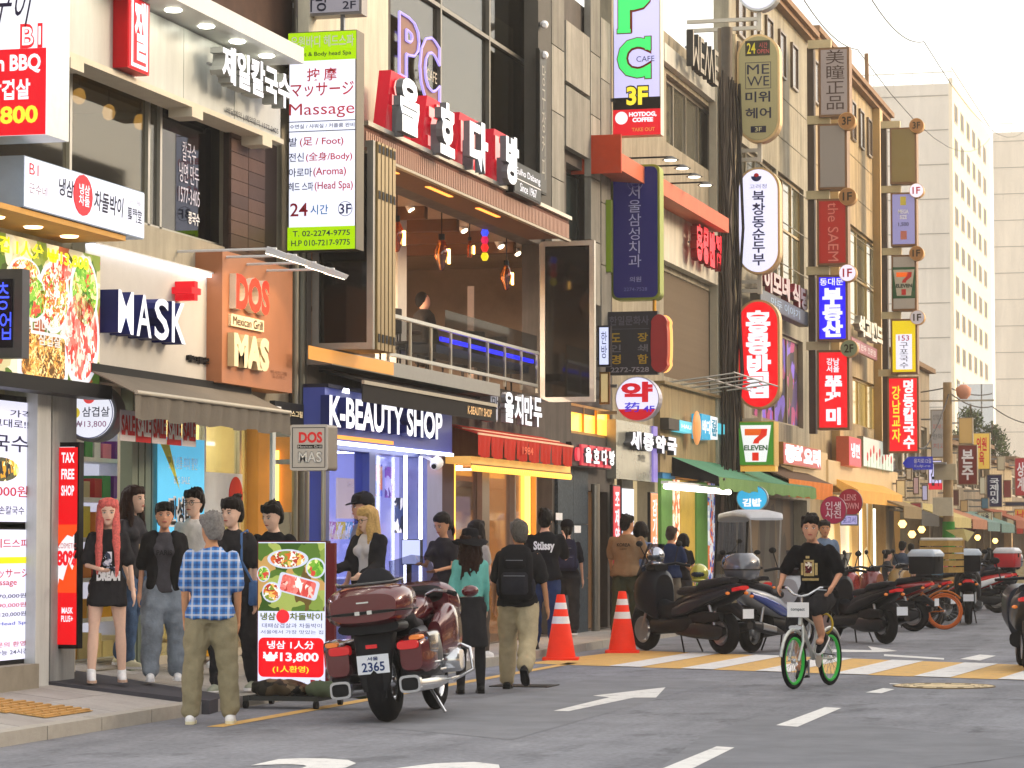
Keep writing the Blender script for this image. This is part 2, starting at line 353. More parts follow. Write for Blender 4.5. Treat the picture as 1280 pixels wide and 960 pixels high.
# raised crossing painted in slanting white and yellow bars
near = [onZ(655, 829.5, 0), onZ(1500, 858, 0)]; far = [onZ(790, 813.2, 0), onZ(1560, 842, 0)]
cw = setting('crossing', MB().add([(near[0].x, near[0].y, .004), (near[1].x, near[1].y, .004), (far[1].x, far[1].y, .004), (far[0].x, far[0].y, .004)], [(0, 1, 2, 3)], False), YEL)
N = 8
for k in range(N):
    t0 = .145+k*.118; t1 = t0+.052; b = MB()
    def L(a, t): p = a[0].lerp(a[1], t); return (p.x, p.y, .008)
    s_ = .028
    b.add([L(near, t0), L(near, t1), L(far, min(1, t1-.03)), L(far, min(1, t0-.03))], [(0, 1, 2, 3)], False)
    setting('crossing_bar', b, WHITE, cw, None)
# pavement
KX = -8.55; PZ = .1
def gz(x, y): return PZ+max(0, (-8.71-x))*.118 if y < 27.9 else PZ    # the pavement climbs to the first building
pv = MB(); pv.box(-16, KX-.16, 10, 300, -.01, PZ-.012); pav = setting('pavement', pv, mat('pavement_bed', '6d6964', .9, 0, .2, 3))
pav['kind'] = 'structure'
bm_ = MB().box(-.297, .297, -.297, .297, -.03, .0).mesh('paving_slab', [PAVE])
bd_ = MB().box(-.297, .297, -.297, .297, -.03, .0).mesh('paving_slab', [mat('pavement_stone_b', 'a09b97', .8, 0, .18, 2, .3, 60)])
n = 0
b = MB(); b.add([(-8.71, 10, PZ-.012), (-8.71, 27.9, PZ-.012), (-13, 27.9, PZ+.49), (-13, 10, PZ+.49)], [(0, 1, 2, 3)], False); setting('pavement_ramp', b, mat('pavement_bed'), pav)
for i in range(5):
    for j in range(42):
        x = KX-.16-.3-.6*i; y = 18.6+.6*j+(.3 if i % 2 else 0)
        if n >= 215: break
        n += 1
        up = y < 27.6
        piece('paving_slab', bm_ if random.random() < .65 else bd_, pav, (x, y, gz(x, y)-random.random()*.003), (0, math.atan(.118) if up else 0, 0))
b = MB(); b.box(-16, KX-.16-3.0, 10, 18.3, PZ-.012, PZ); b.box(-13.4, KX-.17, 43.9, 300, PZ-.012, PZ-.001); b.add([(-8.71, 10, PZ-.001), (-8.71, 18.3, PZ-.001), (-13, 18.3, PZ+.5), (-13, 10, PZ+.5)], [(0, 1, 2, 3)], False)
setting('paving_field', b, PAVE, pav, 'stuff')
ks = MB().box(-.08, .08, -.492, .492, -.14, .0).mesh('kerbstone', [KERB])
for j in range(60):
    piece('kerbstone', ks, pav, (KX-.08, 14.5+j, PZ+.006-random.random()*.004))
b = MB(); b.box(KX-.16, KX, 74.1, 300, -.01, PZ+.004); setting('far_kerb', b, KERB, pav, 'stuff')
# orange tactile blocks and the dark drain strip on the near pavement
tb = MB(); tb.box(-.145, .145, -.145, .145, 0, .006)
for k in range(4): tb.box(-.12+.072*k-.0, -.12+.072*k+.03, -.13, .13, .006, .018)
tm = tb.mesh('tactile_block', [mat('tactile_orange', 'b8915a', .7, 0, .2, 12)])
p0 = onZ(88, 896, .1)
for i in range(5):
    for j in range(3):
        if j-i < 2 or i == 0: piece('tactile_block', tm, pav, (p0.x-.3*i-.15, p0.y-.3*(j-1)-.3*i*.2, gz(p0.x-.3*i-.15, 20)+.004), (0, math.atan(.118), 0))
a_, b_, c_, d_ = onZ(-30, 852, .17), onZ(-30, 865, .17), onZ(262, 878, .1), onZ(285, 871, .1)
setting('drain_mat', MB().prism([(q.x, q.y, gz(q.x, q.y)+.015) for q in (a_, b_, c_, d_)], (0, 0, -.12)), mat('drain_dark', '4b4a50', .7, 0, .15, 6))
# ================================================================== building and sign builders
FRAME_DK = paint('2c2a29', .4); FRAME_LT = metal('b9b7b0', .4); CREAM = paint('cfc6b2', .6); STEEL = metal('8e9094', .35)
DARKGL = mat('dark_glass', '1c1f22', .06, 0, .1); GREYGL = mat('grey_glass', '4a4c4a', .07, 0, .25, 1.2)
def cells(lo, hi, cuts):
    c = sorted({lo, hi, *[min(max(v, lo), hi) for v in cuts]}); return list(zip(c[:-1], c[1:]))
def wall(parent, X, y0, y1, z0, z1, holes, m, t=.25, name='wall'):
    b = MB()
    for ya, yb in cells(y0, y1, [v for h in holes for v in h[:2]]):
        zs = sorted([(h[2], h[3]) for h in holes if h[0] <= ya+1e-5 and h[1] >= yb-1e-5]); z = z0
        for a, c in zs:
            if a > z+1e-4: b.box(X-t, X, ya, yb, z, a)
            z = max(z, c)
        if z < z1-1e-4: b.box(X-t, X, ya, yb, z, z1)
    return part(name, b, m, parent)
def window(parent, X, y0, y1, z0, z1, n=1, rows=1, fm=None, pm=None, fw=.05, deep=.12, label=None):
    fm = fm or FRAME_DK; pm = pm or GREYGL; b = MB(); x0, x1 = X-deep-.04, X-deep+.03
    b.box(x0, x1, y0, y1, z0, z0+fw); b.box(x0, x1, y0, y1, z1-fw, z1)
    ys = [y0+(y1-y0)*i/n for i in range(n+1)]; zs = [z0+(z1-z0)*i/rows for i in range(rows+1)]
    for i, y in enumerate(ys):
        a = y if i == 0 else (y-fw if i == n else y-fw/2); b.box(x0+.002, x1-.002, a, a+fw, z0+fw, z1-fw)
    for z in zs[1:-1]: b.box(x0+.004, x1-.004, y0+fw, y1-fw, z-fw/2, z+fw/2)
    w = part('window', b, fm, parent, label)
    for i in range(n):
        for j in range(rows):
            part('pane', MB().box(X-deep-.012, X-deep-.006, ys[i]+.012, ys[i+1]-.012, zs[j]+.012, zs[j+1]-.012), pm, w)
    return w
def building(name, label, y, X=-9.7, cat='building'): return thing(name, label, cat, (X, y, 0), None)
def blade(name, label, px0, px1, pyt, pyb, X0=None, Y=None, thick=.18, face='ffffff', edge='6e6a66', bright=1.0, group=None, cat='sign', border=.03, shape='box', arm=True, facecol=None, armX=-9.7):
    """sign standing out from the facade, its face looking back down the street. returns thing, x0, x1, z0, z1, Y"""
    if Y is None: Y = onX(px0, (pyt+pyb)/2, X0).y
    a = onY(px0, pyt, Y); c = onY(px1, pyb, Y); x0, x1, z0, z1 = a.x, c.x, c.z, a.z
    t = thing(name, label, cat, ((x0+x1)/2, Y, z0), group); em = edge if not isinstance(edge, str) else metal(edge, .45)
    if shape == 'box': pts = [(x0, z0), (x1, z0), (x1, z1), (x0, z1)]
    elif shape == 'pill': pts = rrect(x0, x1, z0, z1, (x1-x0)/2-.001, 8)
    elif shape == 'round': pts = [((x0+x1)/2+(x1-x0)/2*math.cos(k*math.pi/16), (z0+z1)/2+(z1-z0)/2*math.sin(k*math.pi/16)) for k in range(32)]
    else: pts = rrect(x0, x1, z0, z1, shape, 5)
    b = MB(); b.prism([(x, Y, z) for x, z in pts], (0, thick, 0)); part('sign_box', b, em, t)
    cx, cz = (x0+x1)/2, (z0+z1)/2; sx = 1-2*border/max(x1-x0, .01); sz = 1-2*border/max(z1-z0, .01)
    b = MB(); b.prism([(cx+(x-cx)*sx, Y-.012, cz+(z-cz)*sz) for x, z in pts], (0, .012, 0))
    fm = facecol or (lit(face, bright) if bright else paint(face, .35)); part('sign_face', b, fm, t)
    if arm:
        b = MB()
        for z in (z0+(z1-z0)*.2, z0+(z1-z0)*.8): b.box(armX-.1, x0+.01, Y+thick*.3, Y+thick*.6, z-.025, z+.025)
        if x0 > armX-.08: part('bracket', b, STEEL, t)
    return t, x0, x1, z0, z1, Y
def bw(sign, s, fx0, fx1, fz0, fz1, m, **k):     # write on a blade sign; fractions of its face, z from the bottom
    t, x0, x1, z0, z1, Y = sign
    return write(t, s, 'Y', x0+(x1-x0)*fx0, x0+(x1-x0)*fx1, z0+(z1-z0)*fz0, z0+(z1-z0)*fz1, Y-.012, m, **k)
def bp(sign, fx0, fx1, fz0, fz1, m, name='printed_band', d=.004, kind=None):
    t, x0, x1, z0, z1, Y = sign
    return part(name, panelY(x0+(x1-x0)*fx0, x0+(x1-x0)*fx1, z0+(z1-z0)*fz0, z0+(z1-z0)*fz1, Y-.012, d), m, t, None, kind)
def fx(name, label, px0, px1, pyt, pyb, X, thick=.12, face='ffffff', edge='6e6a66', bright=1.0, group=None, cat='sign', border=.02, facecol=None):
    """flat sign on the facade, facing the street. returns thing, y0, y1, z0, z1, X"""
    y0, y1, z0, z1 = FR(px0, px1, pyt, pyb, X); t = thing(name, label, cat, (X, (y0+y1)/2, z0), group)
    em = edge if not isinstance(edge, str) else metal(edge, .45)
    part('sign_box', MB().box(X-thick, X, y0, y1, z0, z1), em, t)
    fm = facecol or (lit(face, bright) if bright else paint(face, .35))
    part('sign_face', MB().box(X-.002, X+.008, y0+border, y1-border, z0+border, z1-border), fm, t)
    return t, y0, y1, z0, z1, X
def fw(sign, s, fy0, fy1, fz0, fz1, m, **k):
    t, y0, y1, z0, z1, X = sign
    return write(t, s, 'X', y0+(y1-y0)*fy0, y0+(y1-y0)*fy1, z0+(z1-z0)*fz0, z0+(z1-z0)*fz1, X+.008, m, **k)
def letters(name, label, chars, pxs, pyt, pyb, X, m, side, depth=.1, bold=.03, group=None, back=None, cat='sign', sep=False):
    """raised letters fixed to a facade; pxs (left, right) with heights read at the left"""
    y0, y1, z0, z1 = FR(pxs[0], pxs[1], pyt, pyb, X); t = thing(name, label, cat, (X, (y0+y1)/2, z0), group)
    if back: part('back_panel', MB().box(X-.06, X-.002, y0-.1, y1+.1, z0-.08, z1+.08), back, t)
    else: part('mounting_rail', MB().box(X-.03, X-.001, y0, y1, z0+(z1-z0)*.45, z0+(z1-z0)*.5), STEEL, t)
    n = len(chars)
    if sep:
        g = (y1-y0)/n
        for i, c in enumerate(chars):
            if c.strip(): write(t, c, 'X', y0+g*(i+.06), y0+g*(i+.94), z0, z1, X, m, depth, bold, side, name='letter')
    else: write(t, chars, 'X', y0, y1, z0, z1, X, m, depth, bold, side)
    return t
RED = paint('c8202a', .4); BLACK = paint('1b1b1d', .45); WHT = paint('e8e8ea', .5); NAVY = paint('20245c', .4)
LW = lit('f6f6ff', 1.05); LR = lit('e8202c', 1.0); LY = lit('ffe23c', 1.0)
# ================================================================== building A: silver fascia, mask shop, mexican grill
AX = -9.9; GX = -10.15; SOF = 2.86; yA0 = yy(-140, AX); yA1 = yy(372, AX)
A = building('commercial_building', 'commercial building with silver fascia band over a mask shop and a Mexican grill', (yA0+yA1)/2, AX)
BEIGE = weather(mat('beige_render', 'a79f8c', .6, 0, .12, 2, .1, 20), .2)
zwb = zz(180, 280, AX); zwt = zz(75, 88, AX); zfb = zz(75, 61, AX+.25)
yw0 = yy(-60, AX); yw1 = yy(286, AX)
wall(A, AX, yA0, yA1, SOF, 8.5, [(yw0, yw1, zwb, zwt+.12)], BEIGE, .2)
part('ceiling_soffit', MB().box(GX, AX-.2, yA0, yA1, SOF, SOF+.1), paint('8a8680', .6), A)
# ribbon window with a low lit room behind it
part('room_shell', MB().box(AX-2.3, AX-2.2, yw0, yw1, zwb-.1, zwt+.5).box(AX-2.2, AX-.2, yw0, yw1, zwb-.12, zwb-.04).box(AX-2.2, AX-.2, yw0, yw1, zwt+.3, zwt+.4), paint('c0b498', .8), A)
ys = [yw0, yy(95, AX), yy(193, AX), yy(208, AX), yw1]
for i, (tint, see) in enumerate((('cfc6ae', .75), ('cfc6ae', .75), ('e6dfd0', .5), ('8077a0', .5))):
    w = part('window', MB().box(AX-.14, AX-.08, ys[i], ys[i]+.05, zwb, zwt+.12).box(AX-.14, AX-.08, ys[i], ys[i+1], zwb, zwb+.04), FRAME_LT, A)
    part('pane', MB().box(AX-.12, AX-.114, ys[i]+.05, ys[i+1], zwb+.04, zwt+.12), glass(tint, .10, see), w)
write(A, '칼국수\n냉면 만두\n1577-3405', 'X', ys[3]+.55, ys[3]+1.1, zwb+.35, zwb+.95, AX-.11, paint('c8c6d8', .5), .004, .0)
write(A, '콩국수', 'X', ys[3]+.8, ys[3]+1.1, zwb+.16, zwb+.28, AX-.11, WHT, .004, .02)
for k, (px, py) in enumerate(((99, 121), (136, 141), (175, 153), (217, 169), (243, 178), (271, 184))):
    p = onX(px, py, AX-.75)
    t = thing('pendant_lamp', 'small warm pendant lamp behind the upper window, %s from the left' % ('first', 'second', 'third', 'fourth', 'fifth', 'sixth')[k], 'lamp', p, 'pendant lamps behind the ribbon window')
    part('bulb', MB().lathe(p, [(-.07, .02), (-.05, .05), (0, .065), (.06, .05), (.08, .02)], n=12), lit('ffcf7a', 2.2), t)
    part('cord', MB().tube([p+Vector((0, 0, .08)), Vector((p.x, p.y, zwt+.29))], .006, 5), BLACK, t)
# brown tiled pier right of the ribbon window
py0, py1 = yy(287, AX+.06), yy(347, AX+.06); TB = mat('brown_tile', '5d463c', .5, 0, .2, 5, .2, 50)
part('pier', MB().box(AX-.02, AX+.04, py0, py1, zwb-.15, zfb), paint('3a2d27', .7), A)
tl = MB().box(-.012, .012, -.243, .243, -.066, .066).mesh('wall_tile', [TB]); tl2 = MB().box(-.012, .012, -.243, .243, -.066, .066).mesh('wall_tile', [mat('brown_tile_b', '4d3a33', .5, 0, .2, 5)])
for r in range(10):
    for c in range(3):
        y = py0+.25+.5*c
        if y+.2 < py1: piece('wall_tile', random.choice((tl, tl, tl2)), A, (AX+.05, y, zwb-.07+.138*r))
# silver fascia of panels, with the light slab above
FX = AX+.25; yf1 = yy(349, FX); FASC = metal('b4b7b4', .5); zsl = zz(217, 2, FX+.35)
part('fascia_core', MB().box(AX, FX-.02, yA0, yf1, zfb, zsl), paint('8f918e', .6), A)
fy = [yA0]+[yf1-1.35*k for k in range(6, -1, -1)]; fy = [y for y in fy if y >= yA0]
for a, c in zip(fy[:-1], fy[1:]): part('fascia_panel', MB().box(FX-.02, FX, a+.006, c-.006, zfb, zsl-.02), weather(mat('fascia_paint', 'b9bcb6', .42, .15, .06, 2), .12), A)
part('fascia_trim', MB().box(AX-.0, FX+.03, yA0, yf1+.02, zfb-.05, zfb), CREAM, A)
yslab = yy(378, FX+.4)
part('canopy_slab', MB().box(AX, FX+.4, yA0, yslab, zsl, zsl+.16), mat('slab_white', 'c9cbc8', .4, .1, .05), A)
for k in range(9):
    y = yslab-.55-.83*k
    if y > yA0: part('downlight', MB().lathe((FX+.2, y, zsl-.012), [(0, .07), (.012, .08)], n=14), lit('fffbe8', 26), A)
for k, px in enumerate((79, 233, 322)):
    y = yy(px, FX); part('gutter_outlet', MB().box(FX-.2, FX+.04, y, y+.28, zfb-.14, zfb-.05), CREAM, A)
part('upper_brick', MB().box(AX, AX+.02, yA0, yA1, zsl+.2, 8.5), mat('upper_brown', '4b3830', .6, 0, .3, 4), A)
# red framed character and the raised name of the noodle restaurant
t, y0, y1, z0, z1, X = S = fx('seal_sign', 'tall red seal shaped sign with one white character on the silver fascia', 160, 187, -8, 84, FX+.14, .14, 'd3222c', 'c01822', .9, border=.015)
for q in ((.12, .2, .04, .96), (.80, .88, .04, .96), (.12, .88, .04, .09)): part('white_line', panelX(y0+(y1-y0)*q[0], y0+(y1-y0)*q[1], z0+(z1-z0)*q[2], z0+(z1-z0)*q[3], X+.008), LW, t)
fw(S, '젤', .24, .76, .14, .96, LW, bold=.03, depth=.01)
letters('restaurant_letters', 'raised white lit Korean noodle restaurant name on the silver fascia under the downlights', '제일칼국수', (262, 349), 54, 101, FX+.13, lit('f4f4ff', 1.25), paint('9a9c98', .4), .13, .035)
letters('phone_letters', 'small dark line of phone lettering below the raised noodle restaurant name', '배달예약 | 예약문의 1577-3405', (282, 347), 133, 143, FX+.012, paint('3b3d3f'), BLACK, .01, .01)
# B1 barbecue sign at the top left
S = blade('barbecue_sign', 'white and red B1 barbecue sign at the upper left corner', -130, 58, -90, 168, Y=onX(58, 100, -8.95).y, thick=.42, face='f3f4ff', edge='c4cdd0', border=.0)
bp(S, 0, 1, 0, .40, lit('dd1222', .95))
bw(S, '차돌박이\n냉삼겹구이', .3, .93, .5, .98, paint('2b2540'), bold=.0, skew=.2)
bw(S, 'B1', .83, .975, .40, .515, LR, bold=.05); bw(S, 'B1', .845, .965, .415, .50, lit('ffffff', 1), bold=.0, depth=.009)
bw(S, 'Korean BBQ', .42, .965, .285, .375, LW, bold=.035); bw(S, '삼겹살', .62, .9, .165, .26, LW, bold=.03, depth=.009)
bw(S, '₩13,800', .35, .95, .04, .14, LY, bold=.035)
# white light box with warm downlights
XB = -9.3; z0 = zz(27, 258, XB); z1 = zz(27, 193, XB); y0 = yy(27, XB); y1 = yy(178, XB)
t = thing('pork_light_box', 'long white light box naming frozen pork, above the food poster at the left', 'sign', (XB, (y0+y1)/2, z0))
part('sign_box', MB().box(XB-.27, XB, y0, y1, z0, z1), paint('8fa0b4', .4), t)
part('sign_face', MB().box(XB, XB+.008, y0+.01, y1-.01, z0+.01, z1-.01), lit('eef0ff', 1.1), t)
def q_(a, c, e, g): return (y0+(y1-y0)*a, y0+(y1-y0)*c, z0+(z1-z0)*e, z0+(z1-z0)*g)
DK = paint('26263a'); write(t, 'B1', 'X', *q_(.03, .1, .66, .88), XB+.008, RED, bold=.0)
write(t, '근수네', 'X', *q_(.03, .17, .30, .5), XB+.008, paint('7a5058'), bold=.0)
write(t, '냉삼', 'X', *q_(.26, .38, .42, .78), XB+.008, DK, bold=.02, skew=.15)
cy = (y0+(y1-y0)*.455); cz = z0+(z1-z0)*.55
part('red_emblem', MB().prism([(XB+.01, cy+.19*math.cos(k*.3927), cz+.17*math.sin(k*.3927)) for k in range(16)], (.01, 0, 0)), lit('e0303a', 1), t)
write(t, '냉삼\n차돌', 'X', cy-.11, cy+.11, cz-.09, cz+.09, XB+.021, LW, bold=.01)
write(t, '차돌박이', 'X', *q_(.55, .80, .32, .74), XB+.008, DK, bold=.02, skew=.15)
write(t, 'Since 1988', 'X', *q_(.85, .96, .66, .78), XB+.008, paint('80808c'), bold=.0); write(t, '萬門堂', 'X', *q_(.84, .97, .3, .6), XB+.008, DK, bold=.01)
part('lamp_soffit', MB().box(AX, XB-.02, y0-3, y1-.35, z0-.05, z0-.005), paint('c99a55', .6), t)
for k in range(5):
    y = y1-.85-.72*k; part('downlight', MB().lathe((XB-.32, y, z0-.062), [(0, .07), (.012, .08)], n=14), lit('ffd9a0', 9), t)
# food poster wall
X = -9.72; y0 = yy(-90, X); y1 = yy(124, X); z1 = zz(0, 290, X); z0 = zz(0, 466, X)
t = thing('food_poster', 'large bright food poster of grilled meat dishes with a yellow price', 'poster', (X, (y0+y1)/2, z0))
part('poster_sheet', MB().box(X-.06, X, y0, y1, z0, z1), printed('food_print', ['4f6a2c', '8c9a48', 'b9b48c', '3d4a20', 'd9d3bb', 'a25a3a', '7a8a3c', 'c9bfa0'], 5, .7), t)
DISH = {'meat': printed('meat_print', ['c84a44', 'e88078', 'f2c0b4', 'd86a60', 'f6e6dc', 'b03c36'], 16, .85, (1, 1, .6)),
        'rib': printed('rib_print', ['c98a3c', 'e0b060', '8a5a2c', 'f0d090', '5a4020'], 22, .8),
        'salad': printed('salad_print', ['5f9a32', '90bc48', '3e6e22', 'd8dc90', 'c84a3a', '78aa3c'], 18, .8),
        'bowl': printed('bowl_print', ['e8e2d4', 'c8642e', '7a8c34', 'e8b860', 'a83a2c', 'f4ecdc'], 20, .85)}
def dish(px, py, rx, rz, kind, sq=False):
    p = onX(px, py, X); rim = rrect(p.y-rx, p.y+rx, p.z-rz, p.z+rz, min(rx, rz)*.25) if sq else [(p.y+rx*math.cos(k*math.pi/12), p.z+rz*math.sin(k*math.pi/12)) for k in range(24)]
    o = part('plate', MB().add([(X+.008, a, c) for a, c in rim], [tuple(range(len(rim)))], False), lit('e8eaf0', .9), t)
    part('dish', MB().add([(X+.013, p.y+(a-p.y)*.86, p.z+(c-p.z)*.86) for a, c in rim], [tuple(range(len(rim)))], False), DISH[kind], o)
for a in ((66, 372, .33, .30, 'bowl'), (40, 372, .28, .20, 'salad'), (20, 420, .3, .16, 'rib', True), (104, 366, .30, .32, 'salad'), (53, 445, .50, .2, 'rib', True), (100, 420, .40, .44, 'meat'), (-20, 390, .4, .3, 'meat'), (30, 340, .3, .12, 'bowl'), (75, 335, .25, .12, 'meat')): dish(*a)
write(t, '삼겹 1人分 ₩13,800', 'X', yy(-22, X), yy(106, X), zz(0, 326, X)+.06, zz(0, 302, X)+.05, X+.016, lit('ffee22', 1.1), .012, .04, paint('5a4a10'))
write(t, '프리미엄 냉장\n삼겹살', 'X', yy(28, X), yy(88, X), zz(28, 428, X), zz(28, 396, X), X+.016, WHT, .006, .02)
part('poster_rail', MB().box(X-.1, X+.12, y0, y1, z0-.12, z0), BLACK, t)
# small LED board in front of the poster
S = blade('led_board', 'small black LED board with blue letters in a grey frame at the left edge', -60, 27, 338, 447, Y=onX(27, 400, -9.45).y, thick=.14, face='0b0c18', edge='4c4e55', bright=0, border=.08)
bw(S, '2층\n영업', .5, .86, .2, .85, lit('3c50ff', 2), bold=.0)
# MASK shop sign panel
X = -9.78; y0 = yy(105, X); y1 = yy(275, X); z1 = zz(105, 302, X); z0 = zz(125, 460, X)
t = thing('mask_sign', 'pale MASK shop sign panel edged with white light, with a red cross', 'sign', (X, (y0+y1)/2, z0))
part('sign_box', MB().box(X-.12, X, y0, y1, z0, z1), mat('mask_panel', 'c2beb6', .5, .0, .05), t)
LED = lit('e8ecff', 7)
part('light_strip', MB().box(X+.03, X+.045, y0, y1-.02, z1-.045, z1-.015).box(X+.03, X+.045, y1-.05, y1-.02, z0+.05, z1-.045), LED, t)
part('light_hood', MB().box(X, X+.07, y0, y1, z1-.012, z1+.004).box(X, X+.07, y1-.014, y1+.004, z0, z1-.012), paint('dcdcde', .4), t)
ma, mb = yy(147, X+.2), yy(232, X+.2)
for i, ch in enumerate('MASK'): write(t, ch, 'X', ma+(mb-ma)*(.26*i), ma+(mb-ma)*(.26*i+.215), zz(146, 415, X+.2), zz(146, 361, X+.2), X+.001, lit('f2f4ff', 1.1), .2, .012, paint('1d2466', .5), name='letter')
c = onX(233, 364, X+.1); b = MB(); b.box(X, X+.2, c.y-.12, c.y+.12, c.z-.03, c.z+.03); b.box(X+.002, X+.2-.002, c.y-.04, c.y+.04, c.z-.09, c.z+.09); part('red_cross', b, lit('e01c28', .8), t)
write(t, '마스크플러스', 'X', yy(232, X), yy(259, X), zz(232, 452, X), zz(232, 443, X)+.0, X+.001, BLACK, .03, .03, BLACK)
# DOS MAS panel
X = -9.62; y0 = yy(277, X); y1 = yy(365, X); z1 = zz(277, 312, X); z0 = zz(277, 478, X)
t = thing('grill_sign', 'copper brown DOS MAS Mexican grill wall sign under four spotlights', 'sign', (X, (y0+y1)/2, z0))
part('sign_box', MB().box(AX, X, y0, y1, z0, z1), mat('copper_panel', 'a86c46', .5, .05, .1, 3), t)
CR = paint('efdcb4', .5)
write(t, 'DOS', 'X', yy(286, X), yy(328, X), zz(286, 386, X), zz(286, 341, X), X+.001, paint('e8412c', .45), .07, .05, paint('e8dcc8'))
part('name_bar', MB().box(X, X+.03, yy(285, X), yy(326, X), zz(286, 407, X), zz(286, 392, X)), CR, t)
write(t, 'Mexican Grill', 'X', yy(287, X), yy(324, X), zz(286, 405, X)+.0, zz(286, 394, X), X+.03, paint('4a2c1c'), .006, .0)
write(t, 'MAS', 'X', yy(284, X), yy(328, X), zz(284, 458, X), zz(284, 415, X), X+.001, CR, .07, .06, paint('c8b890'))
write(t, '멕시칸그릴\n도스마스', 'X', yy(338, X), yy(358, X), zz(338, 472, X), zz(338, 462, X), X+.001, paint('8a5a40'), .004)
for k, (px, py) in enumerate(((352, 316), (377, 324), (401, 333), (424, 341))):
    p = onX(px, py, -8.85); t = thing('spotlight', 'white arm spotlight over the Mexican grill sign, %s along' % ('first', 'second', 'third', 'fourth')[k], 'lamp', (AX, p.y, p.z), 'arm spotlights over the grill sign')
    part('arm', MB().tube([(AX, p.y, p.z+.04), (p.x-.05, p.y, p.z+.04)], .014, 6), paint('d8d8d8', .4), t)
    part('lamp_head', MB().prism([(p.x-.12, p.y-.07, p.z+.06), (p.x+.08, p.y-.07, p.z-.02), (p.x+.05, p.y-.07, p.z-.06), (p.x-.14, p.y-.07, p.z+.0)], (0, .14, 0)), paint('d0d2d6', .4), t)
    part('lamp_glass', MB().prism([(p.x-.14, p.y-.06, p.z-.004), (p.x+.04, p.y-.06, p.z-.062), (p.x+.04, p.y-.06, p.z-.066), (p.x-.14, p.y-.06, p.z-.01)], (0, .12, 0)), lit('ffe9c8', 8), t)
    L_ = bpy.data.lights.new('spot', 'SPOT'); L_.energy = 5; L_.color = (1, .74, .45); L_.spot_size = R(95); L_.shadow_soft_size = .05
    lo = link('spot_light', L_, t); lo.location = Vector((p.x-.1, p.y, p.z-.08))-org(t); lo.rotation_euler = Vector((1, 0, 1.1)).to_track_quat('Z', 'Y').to_euler()
# vertical pipes between the two buildings
for k, (px, r) in enumerate(((369, .035), (376, .05), (384, .03))):
    y = yy(px, -9.75); solo('drainpipe', MB().tube([(-9.75, y, .1), (-9.75, y, 9)], r, 8), metal(('8d8a7e', '6a6a62', 'a09a88')[k], .5), 'vertical %s drainpipe in the gap beside the massage sign' % ('grey', 'thick dark', 'thin pale')[k], 'pipe')
# ---------------------------------------------------------------- ground floor of building A
P0 = onX(0, 852, GX).y
wall(A, GX, yA0, 27.9, PZ, SOF, [(yy(97, GX), yy(166, GX), PZ+.02, SOF-.1), (yy(192, GX), yy(340, GX), PZ+.25, SOF-.1)], CREAM, .15)
part('plinth', MB().box(GX, GX+.35, yA0, yy(52, GX+.35), PZ, PZ+.33), mat('plinth_stone', '8c8578', .8, 0, .2, 4), A)
part('pillar', MB().box(GX, GX+.3, yy(47, GX+.3), yy(64, GX+.3), PZ, SOF), weather(mat('pillar_paint', 'c4c6c4', .5, 0, .08, 3), .2), A, 'white square pillar beside the lit menus')
part('pillar', MB().box(GX+.001, GX+.25, yy(66, GX+.25), yy(96, GX+.25), PZ, SOF), weather(mat('pillar_paint2', 'a9aaa8', .6, 0, .1, 3), .25), A)
def menu(name, label, px0, px1, pyt, pyb, items, X=GX+.2):
    y0 = yy(px0, X); y1 = yy(px1, X); z0 = zz(max(px0, 0), pyb, X); z1 = zz(max(px0, 0), pyt, X); t = thing(name, label, 'menu board', (X, (y0+y1)/2, z0))
    part('frame', MB().box(X-.08, X, y0-.06, y1+.1, z0-.05, z1+.05), BLACK, t); part('sign_face', MB().box(X, X+.008, y0, y1, z0, z1), lit('e6e6ff', 1.1), t)
    for s, a, c, e, g, m in items:
        if s is None: part('printed_band', panelX(y0+(y1-y0)*a, y0+(y1-y0)*c, z0+(z1-z0)*e, z0+(z1-z0)*g, X+.008, .003), m, t)
        else: write(t, s, 'X', y0+(y1-y0)*a, y0+(y1-y0)*c, z0+(z1-z0)*e, z0+(z1-z0)*g, X+.009, m, .006, .01)
    return t, y0, y1, z0, z1, X
NV = paint('2c2c50'); RD = paint('d03040')
mm = menu('noodle_menu', 'tall lit noodle menu board at the left edge, upper of two', -70, 40, 500, 652, [('가격', .72, .98, .87, .93, NV), ('그대로!!!', .52, .98, .78, .85, NV), ('칼국수', .30, .94, .58, .72, NV), ('10,000원', .4, .94, .2, .3, RD), ('손칼국수', .6, .9, .06, .13, NV)])
part('noodle_bowl', MB().add([(mm[5]+.012, mm[1]+(mm[2]-mm[1])*(.62+.22*math.cos(k*.3)), mm[3]+(mm[4]-mm[3])*(.43+.1*math.sin(k*.3))) for k in range(21)], [tuple(range(21))], False), printed('noodle_print', ['e8c050', '2c2c30', 'c89030', '50503c', 'f0e0a0'], 14, .9), mm[0])
menu('massage_menu', 'tall lit massage price board with a yellow band, lower of two at left', -70, 40, 662, 826, [('헤드스파', .55, .96, .86, .93, RD), (None, .2, .98, .74, .79, lit('e8e020', 1)), ('マッサージ', .5, .96, .63, .7, RD), ('Massage', .5, .82, .56, .62, RD), ('60분 70,000원', .4, .93, .47, .51, NV), ('90분 90,000원', .4, .93, .40, .44, RD), ('120분 120,000원', .4, .93, .33, .37, NV), ('전신/Head Spa', .4, .97, .26, .3, paint('3c50c0')), ('예약 문의 환영', .4, .93, .1, .14, RD), ('상담 가능 24시간', .4, .97, .04, .08, NV)])
S = blade('tax_free_banner', 'narrow red and white TAX FREE SHOP banner in a black frame on the pillar', 67, 97, 553, 811, X0=-9.95, thick=.1, face='f4f0f4', edge='17171b', border=.04, arm=False, group=None, cat='banner')
